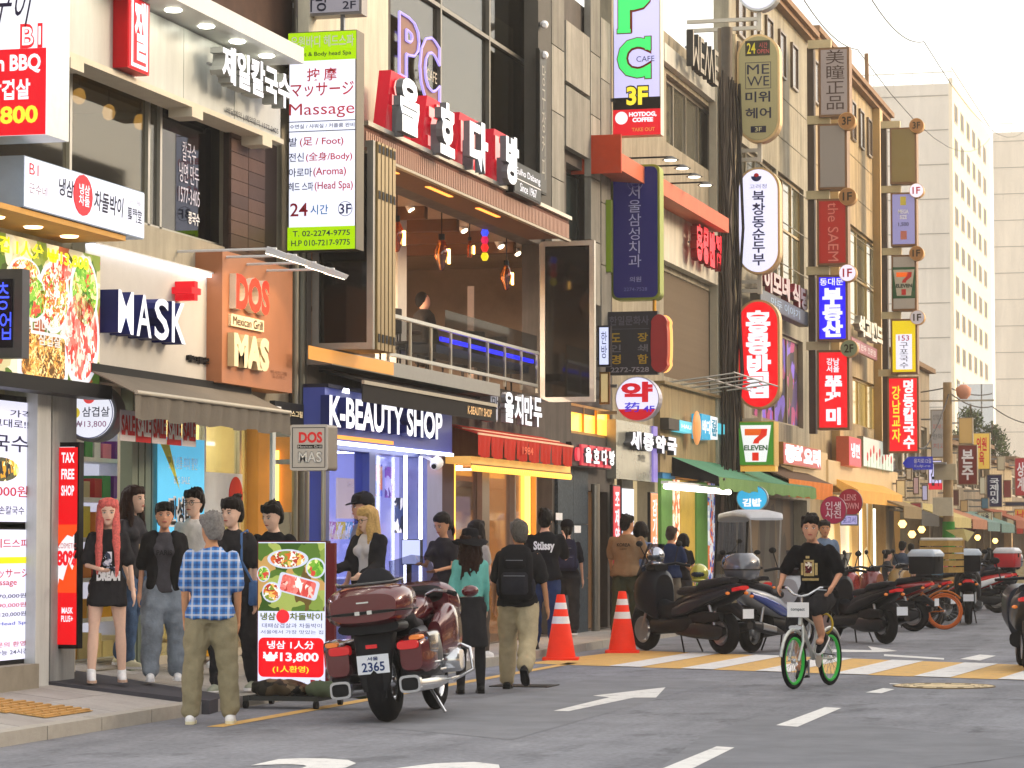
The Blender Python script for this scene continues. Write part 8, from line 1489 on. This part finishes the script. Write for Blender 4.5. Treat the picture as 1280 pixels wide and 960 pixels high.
# ---------------------------------------------------------------- scooters and delivery bikes (front at -Y)
def scooter(name, label, rear, front, body, accent=None, box=None, L=None, z=0, wr=.26, big=1.0, roof=False, shield=True, crate=None, seatc=SEATM, cat='scooter', rack=False, helmet=None):
    pr, pf = onZ(*rear, z), onZ(*front, z); f = (pf-pr); c = (pr+pf)/2; rz = math.atan2(f.x, -f.y); k = (L or 1.32)/1.32
    t = local(name, label, cat, (c.x, c.y, z), rz, 'motorbikes and scooters parked in the street'); S = lambda *secs: [(a[0]*k, a[1]*big, a[2]*big, a[3]*big, a[4]*big)+tuple(a[5:]) for a in secs]; hw = .66*k; V = lambda x, y, z_: (x*big, y*k, z_*big)
    ac = accent or body
    wheel(t, (0, hw, wr), wr, .13*big, BPL if accent is None else ALU, 5, .022); wheel(t, (0, -hw, wr), wr, .12*big, BPL if accent is None else ALU, 5, .022)
    part('front_shield', sp(MB()).loft(S((-.72, 0, .62, .07, .10), (-.66, 0, .68, .18, .22), (-.52, 0, .70, .24, .27), (-.40, 0, .66, .21, .30), (-.33, 0, .60, .14, .30)), 24, 2.6, 'y'), body, t)
    part('front_fender', sp(MB()).loft([(-hw-.25, 0, .36*big, .04, .03), (-hw-.12, 0, .50*big, .09, .06), (-hw+.05, 0, .54*big, .10, .07), (-hw+.22, 0, .46*big, .08, .05)], 16, 2.4, 'y'), ac, t)
    part('floor', sp(MB()).loft(S((-.42, 0, .30, .15, .10), (-.2, 0, .30, .19, .085), (.15, 0, .33, .20, .10), (.35, 0, .36, .16, .10)), 18, 3, 'y'), BPL, t)
    part('centre_tunnel', sp(MB()).loft(S((-.42, 0, .52, .10, .12), (-.2, 0, .47, .10, .11), (.1, 0, .50, .13, .13)), 18, 2.6, 'y'), body, t)
    part('rear_body', sp(MB()).loft(S((-.02, 0, .50, .13, .14), (.2, 0, .56, .19, .15), (.5, 0, .64, .19, .13), (.8, 0, .72, .14, .09), (.98, 0, .77, .06, .04)), 24, 2.6, 'y'), body, t)
    for sd in (-1, 1):
        part('side_panel', sp(MB()).loft(S((.0, sd*.15, .47, .04, .05), (.25, sd*.185, .53, .04, .075), (.6, sd*.17, .64, .04, .055), (.86, sd*.12, .72, .03, .03)), 14, 2.4, 'y'), ac, t)
        part('mirror', sp(MB()).ball(V(sd*.3, -.42, 1.26), (.06, .02, .04), 12, 8), BLACK, t); part('mirror_arm', sp(MB()).tube([V(sd*.2, -.38, 1.04), V(sd*.29, -.42, 1.23)], .008, 5), BPL, t); part('grip', sp(MB()).tube([V(sd*.2, -.36, 1.03), V(sd*.34, -.27, 1.0)], .02, 8), BPL, t); part('brake_lever', sp(MB()).tube([V(sd*.18, -.40, 1.02), V(sd*.33, -.33, 1.0)], .007, 5), ALU, t)
        part('turn_signal', sp(MB()).ball(V(sd*.14, .88, .70), (.03, .03, .022), 10, 6), AMB, t); part('shock_absorber', sp(MB()).tube([V(sd*.12, .55, .58), (sd*.12, hw, wr)], .022, 8), ALU, t)
        part('fork', sp(MB()).tube([V(sd*.07, -.50, .62), (sd*.07, -hw, wr)], .022, 8), ALU if accent is not None else BPL, t)
    part('handlebar', sp(MB()).tube([V(-.2, -.36, 1.03), V(0, -.44, 1.0), V(.2, -.36, 1.03)], .018, 8), BPL, t); part('dashboard', sp(MB()).loft(S((-.55, 0, .93, .1, .05), (-.46, 0, .98, .14, .06), (-.38, 0, .98, .1, .04)), 16, 3, 'y'), BPL, t)
    part('headlight', sp(MB()).loft(S((-.745, 0, .70, .11, .045), (-.69, 0, .72, .14, .06)), 18, 3, 'y'), mat('lamp_lens', 'c8ccd2', .1, .1, .1), t)
    part('seat', sp(MB()).loft(S((-.02, 0, .70, .09, .04), (.08, 0, .71, .15, .055), (.36, 0, .73, .16, .055), (.42, 0, .79, .155, .06), (.72, 0, .83, .13, .055), (.84, 0, .85, .07, .03)), 20, 2.8, 'y'), seatc, t)
    part('engine', sp(MB()).loft([(-.1*k+.1, .05, .27*big, .09, .08), (.3*k, .09, .28*big, .11, .12), (hw, .11, wr, .06, .10), (hw+.14, .11, wr+.02, .04, .05)], 18, 2.8, 'y'), mat('engine_black', '2c2c30', .35, .6, .2, 8), t)
    part('air_box', sp(MB()).loft([(.25*k, .13, .40*big, .05, .06), (.5*k, .15, .42*big, .055, .08), (.75*k, .13, .43*big, .04, .05)], 14, 3, 'y'), BPL, t)
    o = part('exhaust', sp(MB()).loft([(.1*k, -.14, .25, .03, .03), (.35*k, -.17, .28, .06, .06), (.75*k, -.18, .34, .065, .07), (.92*k, -.18, .37, .05, .05)], 16, 2.2, 'y'), mat('exhaust_dark', '3a3a3e', .3, .7, .2), t); part('heat_guard', sp(MB()).loft([(.4*k, -.225, .30, .015, .04), (.75*k, -.235, .35, .015, .045)], 12, 3, 'y'), ALU, o)
    part('tail_light', sp(MB()).loft(S((.90, 0, .74, .10, .035), (1.0, 0, .765, .07, .022)), 16, 3, 'y'), TAIL, t)
    part('rear_fender', sp(MB()).loft(S((.62, 0, .50, .07, .04), (.85, 0, .53, .08, .06), (1.04, 0, .42, .07, .05)), 14, 3, 'y'), BPL, t); plate(t, (0, 1.06*k, .47*big), '', .18, .12)
    b = sp(MB()); b.tube([V(.1, .05, .25), V(.14, .16, .01)], .012, 6); b.tube([V(-.1, .05, .25), V(-.14, .16, .01)], .012, 6); part('centre_stand', b, BPL, t)
    if shield:
        n = 8; W_ = [[(math.sin(R(-45+90*i/n))*(.24-.06*u)*big, (-.50-.18*math.cos(R(-45+90*i/n))+.16*u)*k, (.88+.38*u)*big) for i in range(n+1)] for u in (0, .35, .7, 1)]
        part('windshield', sp(MB()).add([p for r in W_ for p in r], [(j*(n+1)+i, j*(n+1)+i+1, (j+1)*(n+1)+i+1, (j+1)*(n+1)+i) for j in range(3) for i in range(n)]), glass('8890a0', .12, .5), t)
    if box:
        bc, kind = box; y0 = .72*k
        if kind == 'round':
            o = part('top_box', sp(MB()).loft([(.90*big, 0, y0+.16, .14, .13), (.93*big, 0, y0+.16, .2, .2), (1.04*big, 0, y0+.16, .22, .23), (1.16*big, 0, y0+.15, .2, .21), (1.23*big, 0, y0+.13, .11, .12)], 24, 2.8, 'z'), bc, t); part('box_seam', sp(MB()).loft([(1.02*big, 0, y0+.16, .224, .234), (1.035*big, 0, y0+.16, .224, .234)], 24, 2.8, 'z'), BLACK, o); part('box_base', sp(MB()).loft([(.86*big, 0, y0+.15, .12, .14), (.91*big, 0, y0+.16, .15, .17)], 18, 3, 'z'), BPL, o)
        else:
            o = part('top_box', sp(MB()).loft([(.92*big, 0, y0+.16, .19, .2), (.94*big, 0, y0+.16, .215, .225), (1.18*big, 0, y0+.16, .22, .23), (1.2*big, 0, y0+.16, .215, .225)], 24, 9, 'z'), bc, t); part('box_lid', sp(MB()).loft([(1.2*big, 0, y0+.16, .235, .245), (1.24*big, 0, y0+.16, .235, .245), (1.31*big, 0, y0+.16, .18, .19), (1.315*big, 0, y0+.16, .1, .1)], 24, 8, 'z'), mat('box_lid_'+bc.name, 'aab4c0' if bc is BPL else 'c8c8cc', .3, .1, .1), o); part('box_latch', MB().box(-.03, .03, y0+.385, y0+.4, 1.12*big, 1.2*big), BLACK, o)
        part('rack', sp(MB()).tube([(-.12, y0-.06, .87*big), (-.12, y0+.3, .89*big), (.12, y0+.3, .89*big), (.12, y0-.06, .87*big)], .012, 6), BPL, t)
    if crate:
        o = solo_at = thing('wooden_crate', crate, 'crate', tuple(Matrix.Translation((c.x, c.y, z)) @ Matrix.Rotation(rz, 4, 'Z') @ Vector((0, .85*k, .92)))); o.rotation_euler.z = rz; ORG[o.name] = Vector(); WD = mat('crate_wood', 'a88a50', .7, 0, .3, 6); s_ = MB().box(-.27, .27, -.008, .008, -.045, .045).mesh('slat', [WD]); 
        for j in range(5):
            for yy_, r_ in ((-.25, 0), (.25, 0)): piece('slat', s_, o, (0, yy_, .05+.11*j))
            for xx_ in (-.26, .26): piece('slat', s_, o, (xx_, 0, .05+.11*j), (0, 0, math.pi/2))
        part('wrapped_cloth', MB().box(-.27, .27, -.26, .26, .53, .58), mat('sack_white', 'd0ccc4', .8, 0, .15), o, bevel=.02)
    if roof:
        o = part('roof_canopy', sp(MB()).loft([(-.78, 0, 1.78, .26, .02), (-.6, 0, 1.86, .32, .05), (.2, 0, 1.90, .34, .06), (.8, 0, 1.86, .32, .05), (.92, 0, 1.80, .28, .02)], 20, 4, 'y'), mat('canopy_white', 'b8bcc4', .35, 0, .1), t)
        part('roof_windscreen', MB().add([(-.27, -.80, 1.78), (.27, -.80, 1.78), (.3, -1.0, .75), (-.3, -1.0, .75)], [(0, 1, 2, 3)], False), glass('d0d4d8', .2, .7), t)
        for sd in (-1, 1): part('roof_post', sp(MB()).tube([(sd*.28, -.98, .6), (sd*.26, -.80, 1.78)], .018, 6), BPL, t); part('rear_post', sp(MB()).tube([(sd*.22, .85, .85), (sd*.26, .88, 1.8)], .015, 6), ALU, t)
    return t
GUN = mat('gun_grey', '262a34', .35, 0, .1, 5, coat=.15); MATB = mat('matt_black', '16181f', .45, .0, .1, 5, coat=.08)
scooter('maxi_scooter', 'long matt black maxi scooter parked side on beside the orange cone', (906, 818), (806, 813), MATB, GUN, L=1.58, big=1.12, wr=.28)
scooter('white_scooter', 'white and blue sport scooter with a rounded grey top box', (938, 816), (1004, 812), mat('scooter_white', 'a4a8b0', .25, 0, .1, coat=.6), gloss('2c4490'), box=(gloss('5c606a'), 'round'), L=1.3, big=1.05)
scooter('roofed_scooter', 'delivery scooter with a pale roof canopy and tall windscreen', (968, 790), (905, 784), mat('tan_fairing', 'a89c88', .4, 0, .2), paint('3c4c78'), roof=True, shield=False, L=1.3)
scooter('black_scooter', 'black scooter parked side on behind the cyclist', (1107, 805), (1040, 801), MATB, None, L=1.4, big=1.0, wr=.27)
scooter('box_scooter', 'red tailed motorbike with a square black top box', (1124, 789), (1066, 788), gloss('8c1820'), BPL, box=(BPL, 'square'), L=1.3)
scooter('crate_motorbike', 'old delivery motorbike carrying a wooden crate', (1146, 785), (1098, 784), gloss('701820'), ALU, L=1.3, crate='wooden slatted crate with white cloth on the old delivery motorbike', shield=False)
scooter('silver_box_scooter', 'dark scooter with a silver lidded black box seen end on', (1213, 788), (1208, 772), BPL, None, box=(BPL, 'square'), L=1.2, shield=False)
scooter('red_scooter', 'bright red delivery scooter down the street', (1224, 766), (1192, 765.6), gloss('c01c24'), WHT, box=(paint('c8202a', .3), 'square'), L=1.3)
scooter('far_scooter', 'dark scooter far down the street near the pale clothed person', (1262, 764), (1236, 762), GUN, None, L=1.3, box=(gloss('8c8c94'), 'round'))
scooter('far_scooter', 'blue grey scooter half hidden behind the red delivery scooter', (1246, 756), (1222, 755), gloss('4c6080'), None, L=1.3)
scooter('tan_motorbike', 'small tan motorbike between the crate motorbike and the green pole', (1170, 776), (1132, 775), gloss('a08050'), ALU, L=1.25, shield=False)
# helmets resting on machines
def helmet(px, py, Y, label, m):
    p = onY(px, py, Y); t = thing('helmet', label, 'helmet', p, None); part('shell', sp(MB()).ball((p.x, p.y, p.z+.12), (.125, .15, .13), 18, 12), m, t); part('visor', sp(MB()).ball((p.x, p.y-.035, p.z+.11), (.11, .125, .07), 16, 10), mat('visor', '2c3440', .1, .3, .05), t); part('chin_bar', sp(MB()).ball((p.x, p.y-.04, p.z+.03), (.1, .12, .035), 14, 8), m, t)
Ysc = onZ(830, 814, 0).y
helmet(819, 707, Ysc-.05, 'chrome helmet hung on the handlebar of the maxi scooter', metal('a8acb8', .15))
helmet(874, 728, Ysc+.35, 'yellow and black helmet behind the maxi scooter seat', gloss('a8a83c'))
helmet(911, 712, onZ(905, 784, 0).y-.3, 'blue and white helmet by the roofed scooter', gloss('4868a8'))
helmet(1172, 722, onZ(1160, 780, 0).y, 'pale blue helmet beside the green pole', gloss('6c90a8'))
# ---------------------------------------------------------------- bicycles
def bicycle(name, label, rear, front, r, frame, rimm, group=None, L=.86, thin=.045, z=0, basket=None, tyre=TYRE):
    pr, pf = onZ(*rear, z), onZ(*front, z); f = pf-pr; c = (pr+pf)/2; rz = math.atan2(f.x, -f.y); t = local(name, label, 'bicycle', (c.x, c.y, z), rz, group); h = L/2
    wheel(t, (0, h, r), r, thin, rimm, 20, .0022, False, tyre, .025, True); wheel(t, (0, -h, r), r, thin, rimm, 20, .0022, False, tyre, .025, True)
    b = sp(MB()); sx = lambda *p: [tuple(q) for q in p]
    b.tube(sx((0, .15, .78), (0, .12, .62), (0, .03, .27)), .017, 8); b.tube(sx((0, -.27, .66), (0, .03, .28)), .02, 8); b.tube(sx((0, -.25, .72), (0, .12, .60)), .014, 8); b.tube(sx((0, -.24, .80), (0, -.285, .62)), .022, 8)
    for sd in (-1, 1): b.tube(sx((sd*.03, .03, .28), (sd*.05, h, r)), .011, 6); b.tube(sx((sd*.02, .12, .60), (sd*.05, h, r)), .010, 6); b.tube(sx((sd*.03, -.285, .62), (sd*.052, -.33, r+.18), (sd*.052, -h, r)), .014, 6)
    part('frame', b, frame, t); part('handlebar', sp(MB()).tube([(-.29, -.10, .98), (-.18, -.2, .99), (-.08, -.25, .92), (0, -.25, .90), (.08, -.25, .92), (.18, -.2, .99), (.29, -.10, .98)], .0135, 8), CHR, t); part('stem', sp(MB()).tube([(0, -.24, .78), (0, -.24, .91)], .017, 8), CHR, t)
    for sd in (-1, 1): part('grip', sp(MB()).tube([(sd*.2, -.18, .99), (sd*.3, -.09, .98)], .019, 8), BPL, t); part('brake_lever', sp(MB()).tube([(sd*.15, -.24, .97), (sd*.25, -.2, .965)], .006, 5), ALU, t); part('crank', sp(MB()).tube([(sd*.05, .03, .27), (sd*.06, .03-sd*.02, .27+sd*.165)], .011, 6), ALU, t); part('pedal', MB().box(sd*.065, sd*.15, -.03-sd*.02, .07-sd*.02, .255+sd*.165, .28+sd*.165), BPL, t)
    part('saddle', sp(MB()).loft([(-.05, 0, .80, .02, .015), (.05, 0, .81, .035, .025), (.18, 0, .815, .075, .03), (.25, 0, .82, .06, .025)], 16, 2.5, 'y'), SEATM, t); part('chainring', MB().lathe((.055, .03, .27), [(0, .075), (.006, .075)], (1, 0, 0), 20), ALU, t); part('chain', sp(MB()).tube([(.058, .03, .34), (.058, h, r+.03)], .006, 4), BPL, t)
    for sd in (-1, 1):
        b = sp(MB())
        for k in range(8):
            a0, a1 = R(30+14*k), R(30+14*(k+1)); 
            if sd < 0: b.tube([(0, -h+(r+.03)*math.cos(a0+.5), r+(r+.03)*math.sin(a0+.5)), (0, -h+(r+.03)*math.cos(a1+.5), r+(r+.03)*math.sin(a1+.5))], .018, 5)
            else: b.tube([(0, h-(r+.03)*math.cos(a0), r+(r+.03)*math.sin(a0)), (0, h-(r+.03)*math.cos(a1), r+(r+.03)*math.sin(a1))], .018, 5)
        part('mudguard', b, frame, t)
    return t, rz, c
BK, brz, bc_ = bicycle('bicycle', 'small wheeled white bicycle with green tyre walls ridden toward the camera', (1033, 857), (997, 861), .275, mat('bike_white', 'c4c8c4', .3, .3, .1), mat('rim_green', '2f9a3c', .4, 0, .1, emit=.08), L=.88)
pl = part('front_sign_plate', MB().box(-.115, .115, -.335, -.325, .70, .845), WHT, BK); vs, fs, be, ax, bx, ay, by = text_mesh('compact', .02)
part('lettering', MB().add([(-.075+.15*(v.x-ax)/(bx-ax), -.338, .755+.035*(v.y-ay)/(by-ay)) for v in vs], fs, False), paint('3c4c58'), pl)
part('front_lamp', sp(MB()).loft([(-.40, 0, .60, .07, .022), (-.36, 0, .60, .06, .018)], 14, 3, 'y'), mat('lamp_lens'), BK); part('yellow_lock', sp(MB()).torus((0, .32, .62), (.3, 1, 0), .1, .012, 24, 6), paint('d8b83c'), BK)
JB = dict(pelvis=(0, .17, .93), neck=(0, .03, 1.43), head=(0, -.02, 1.575), sh=((-.18, .04, 1.36), (.18, .04, 1.36)), el=((-.30, .0, 1.12), (.30, .0, 1.12)), wr=((-.28, -.12, .965+.04), (.28, -.12, .965+.04)), hip=((-.09, .15, .88), (.09, .15, .88)), kn=((-.13, -.16, .60), (.14, -.24, .80)), an=((-.12, .02, .235), (.12, -.02, .50)))
s_h = 1.72
person('young man riding a bicycle in a black T-shirt with a gold crest and black shorts', 0, 0, 0, J=JB, h=1.72, pos=(bc_.x, bc_.y, 0), yaw=brz, head=(22, 2), top=('tee', cloth('141316'), 1.35), bottom=('shorts', BLK, 1.15), shoes=(BLACK, WHT), hair=('short', '17110e'), skn=skin('c89478'), wide=1.06,
       extras=(shirt_patch(-.055, .055, .17, .33, mat('crest_gold', 'b8a06c', .6, 0, .5, 30), out=.160), shirt_patch(-.036, .036, .20, .31, printed('crest_print', ['5c1c20', 'e8e0d0', '1c1a1c', '5c1c20'], 24), out=.166), shirt_patch(-.09, -.062, .18, .30, mat('crest_gold'), out=.160), shirt_patch(.062, .09, .18, .30, mat('crest_gold'), out=.160), shirt_patch(-.09, .09, .125, .15, mat('crest_gold'), out=.160), shirt_patch(-.02, .02, .345, .37, mat('crest_gold'), out=.160)))
bicycle('bicycle', 'parked bicycle with bright orange tyres near the green pole', (1179, 787), (1109, 786.6), .30, paint('b86a2c'), mat('rim_orange', 'd8743c', .4), L=.95, tyre=mat('tyre_orange', 'c0602c', .6))
# dark scooter cut by the right edge
pe = onZ(1268, 833, 0); t = local('edge_scooter', 'rear of a black scooter cut off by the right edge of the picture', 'scooter', (pe.x+.17, pe.y-.5, 0), R(188)); wheel(t, (0, .66, .27), .27, .15, BPL, 5, .02); wheel(t, (0, -.66, .27), .27, .13, BPL, 5, .02)
part('rear_body', sp(MB()).loft([(-.1, 0, .55, .14, .14), (.3, 0, .62, .2, .16), (.7, 0, .74, .2, .13), (.98, 0, .84, .12, .07)], 22, 2.8, 'y'), GUN, t); part('front_shield', sp(MB()).loft([(-.72, 0, .6, .1, .12), (-.55, 0, .7, .24, .26), (-.36, 0, .62, .18, .3)], 22, 2.8, 'y'), GUN, t); part('floor', sp(MB()).loft([(-.42, 0, .32, .16, .09), (.3, 0, .34, .2, .1)], 18, 3, 'y'), BPL, t); part('seat', sp(MB()).loft([(-.05, 0, .76, .12, .05), (.35, 0, .8, .16, .06), (.8, 0, .92, .12, .05)], 18, 2.8, 'y'), SEATM, t)
part('tail_light', sp(MB()).loft([(.95, 0, .80, .14, .03), (1.02, 0, .81, .12, .025)], 16, 3, 'y'), TAIL, t); part('rear_fender', sp(MB()).loft([(.85, 0, .5, .09, .1), (1.02, 0, .42, .08, .12)], 16, 3, 'y'), BPL, t); part('handlebar', sp(MB()).tube([(-.32, -.3, 1.0), (0, -.42, 1.02), (.32, -.3, 1.0)], .018, 8), BPL, t); part('exhaust', sp(MB()).loft([(.2, -.16, .28, .04, .04), (.9, -.19, .38, .07, .08)], 16, 2.4, 'y'), CHR, t)
for sd in (-1, 1): part('turn_signal', sp(MB()).ball((sd*.17, .9, .72), (.035, .035, .02), 10, 6), AMB, t); part('mirror', sp(MB()).ball((sd*.32, -.38, 1.22), (.06, .02, .04), 12, 8), BLACK, t); part('mirror_arm', sp(MB()).tube([(sd*.25, -.34, 1.0), (sd*.31, -.38, 1.2)], .008, 5), BPL, t)
# ---------------------------------------------------------------- cones, menu board, sandbags, bags
CONE = mat('cone_orange', 'e0341c', .5, 0, .12, 4, emit=.06)
for px, py, tp, lab in ((701, 825, 743, 'orange traffic cone with two white bands, nearer of the two'), (778, 816, 739, 'orange traffic cone with two white bands beside the maxi scooter')):
    p = onZ(px, py, 0); h = onY(px, tp, p.y).z; t = local('traffic_cone', lab, 'traffic cone', p, .2, 'traffic cones'); s = h/.72; prf = lambda z: .165-(z-.03)/(.69)*.125
    b = sp(MB()); b.lathe((0, 0, 0), [(.028*s, .165*s), (.72*s*.995, .045*s), (.72*s, .035*s)], n=24); part('cone_body', b, CONE, t); b = MB(); pts = rrect(-.2*s, .2*s, -.2*s, .2*s, .05*s, 4); b.prism([(x, y, .0) for x, y in pts], (0, 0, .03*s)); part('cone_base', b, CONE, t, bevel=.006)
    for z0, z1 in ((.40, .48), (.56, .63)): part('reflective_band', sp(MB()).lathe((0, 0, 0), [(z0*s, (prf(z0)+.004)*s), (z1*s, (prf(z1)+.004)*s)], n=24, cap=False), WHT, t)
p = onZ(362, 884, 0); Yb = p.y; S = blade('menu_stand', 'lit food menu board on a wheeled stand reading 13,800 won in a red panel', 322, 408, 676, 866, Y=Yb, thick=.1, face='dfe4ff', edge='5a2024', bright=1.05, border=.012, arm=False, cat='menu board')
bp(S, .02, .98, .535, .985, printed('menu_photo', ['5a7a34', '88a04a', '3c5a24', 'c8a060', '6c5a30', 'a8b860'], 7, .55), 'food_photo')
t_, x0, x1, z0, z1, Y = S; w, h = x1-x0, z1-z0
def mdish(cx, cz, rx, rz, kind, rot=0, sq=False):
    rim = rrect(-rx, rx, -rz, rz, .03) if sq else [(rx*math.cos(k*math.pi/12), rz*math.sin(k*math.pi/12)) for k in range(24)]; rim = [(x0+w*cx+a*math.cos(rot)-c*math.sin(rot), z0+h*cz+a*math.sin(rot)+c*math.cos(rot)) for a, c in rim]; mx, mz = x0+w*cx, z0+h*cz
    o = part('plate', MB().add([(a, Y-.021, c) for a, c in rim], [tuple(range(len(rim)))], False), lit('dce4f8', .8), t_); part('dish', MB().add([(mx+(a-mx)*.84, Y-.026, mz+(c-mz)*.84) for a, c in rim], [tuple(range(len(rim)))], False), DISH[kind], o)
mdish(.45, .88, .19, .085, 'bowl'); mdish(.85, .82, .09, .09, 'salad'); mdish(.60, .70, .19, .085, 'meat', -.25, True); mdish(.22, .66, .09, .09, 'bowl'); mdish(.1, .78, .06, .07, 'salad')
bw(S, '냉삼', .06, .28, .475, .525, paint('7c8c1c'), bold=.03, depth=.012); bw(S, '차돌박이', .48, .95, .475, .525, paint('7c8c1c'), bold=.03, depth=.012); b = MB(); b.lathe((x0+w*.38, Y-.012, z0+h*.5), [(0, .06), (-.01, .06)], (0, 1, 0), 18); part('red_emblem', b, lit('e83038', 1), t_)
bw(S, '대패삼겹살과 차돌박이', .08, .94, .425, .455, NAVY, bold=.0); bw(S, '서울에서 가장 맛있는 집', .06, .96, .385, .41, NAVY, bold=.0)
rr = rrect(x0+w*.03, x0+w*.97, z0+h*.10, z0+h*.36, .05); part('red_panel', MB().add([(a, Y-.018, c) for a, c in rr], [tuple(range(len(rr)))], False), lit('e81420', 1.05), t_)
bw(S, '냉삼 1人分', .16, .84, .285, .34, LW, bold=.02, depth=.014); bw(S, '₩13,800', .1, .9, .195, .265, LW, bold=.03, depth=.014); bw(S, '(1人환영)', .24, .76, .125, .175, LY, bold=.02, depth=.014); bw(S, 'Pork Belly Specialty', .06, .7, .045, .075, NAVY, bold=.0); bw(S, 'B1', .78, .93, .03, .085, RED, bold=.03)
b = MB()
for xx in (x0-.02, x1-.03): b.box(xx, xx+.05, Y-.3, Y+.42, .07, .11)
b.box(x0, x1, Y+.02, Y+.06, .07, .11); b.box(x0, x1, Y-.28, Y-.24, .07, .11); b.box(x0+.02, x0+.07, Y+.02, Y+.08, .1, z0); b.box(x1-.07, x1-.02, Y+.02, Y+.08, .1, z0); part('wheeled_base', b, paint('3a3c3a', .4), t_)
for xx in (x0, x1):
    for yc in (-.27, .39): part('caster', sp(MB()).lathe((xx-.02, Y+yc, .036), [(0, .036), (.035, .036)], (1, 0, 0), 14), BLACK, t_)
part('side_board', MB().box(x1-.0, x1+.07, Y+.0, Y+.06, z0, z1-.02), paint('6a2024', .4), t_)
for k, (cx, rx, m, lab) in enumerate(((x0+.27, .26, printed('camo_print', ['2c2a24', '4c4030', '6a5c48', '1c1c1a'], 9), 'brown camouflage weight bag lying on the foot of the menu board'), (x0+.8, .3, mat('bag_olive', '55604a', .85, 0, .25, 6, .3, 30), 'olive green weight bag lying on the foot of the menu board'))):
    b = sp(MB()); b.loft([(cx-rx, Y-.16, .17, .05, .03), (cx-rx*.9, Y-.16, .17, .1, .06), (cx-rx*.3, Y-.17, .175, .13, .075), (cx+rx*.4, Y-.16, .17, .13, .07), (cx+rx*.9, Y-.16, .165, .09, .05), (cx+rx, Y-.16, .16, .04, .02)], 18, 2.4, 'x'); o = link('weight_bag', remesh(b, .02, m, 'weight_bag', wr=.03, wf=8)); o['label'] = lab; o['category'] = 'bag'; o['group'] = 'weight bags on the menu stand'
# ---------------------------------------------------------------- trees beyond the shops
LEAF = mat('pine_leaf', '4a5a2c', .8, 0, .35, 1.5); BARK = mat('bark', '5c4a3a', .9, 0, .2)
for px, py, w_, lab in ((1213, 505, 2.6, 'dark pine tree rising behind the maroon sign'), (1240, 528, 2.9, 'second pine tree between the signs and the cream wall')):
    Yt = 128; p = onY(px, py, Yt); t = thing('pine_tree', lab, 'tree', (p.x, Yt, 0)); part('trunk', sp(MB()).tube([(p.x, Yt, 0), (p.x+.2, Yt, p.z*.5), (p.x, Yt, p.z)], [.22, .16, .04], 8), BARK, t); b = MB(); br = MB()
    for k in range(34):
        z = p.z-.25-k*.14; r = min(w_, .25+k*.1)*random.uniform(.7, 1.1); a = random.uniform(0, 6.283); e = Vector((p.x+r*math.cos(a), Yt+r*math.sin(a), z-.3+random.uniform(-.2, .3))); s0 = Vector((p.x, Yt, z)); br.tube([s0, e], [.03, .01], 4)
        for j in range(120):
            q = s0.lerp(e, random.uniform(.25, 1.05))+Vector([random.gauss(0, .14) for _ in range(3)]); d = Vector([random.uniform(-1, 1) for _ in range(3)]).normalized()*random.uniform(.14, .26); n_ = d.cross(Vector((random.random(), random.random(), 1))).normalized()*.05; b.add([q-n_, q+n_, q+d], [(0, 1, 2)], False)
    part('branches', br, BARK, t, kind='stuff'); part('crown', b, LEAF, t)
# ================================================================== evening haze over the whole street
hz = MB().box(-420, 320, -60, 420, -1.1, 60); m = bpy.data.materials.new('evening_haze'); m.use_nodes = True; n = m.node_tree; n.nodes.clear(); o = n.nodes.new('ShaderNodeOutputMaterial'); v = n.nodes.new('ShaderNodeVolumePrincipled')
v.inputs['Color'].default_value = (1, .95, .86, 1); v.inputs['Density'].default_value = .0007; v.inputs['Anisotropy'].default_value = .3; n.links.new(v.outputs[0], o.inputs['Volume'])
h = setting('haze', hz, m, kind='stuff')
SC.cycles.volume_bounces = 1
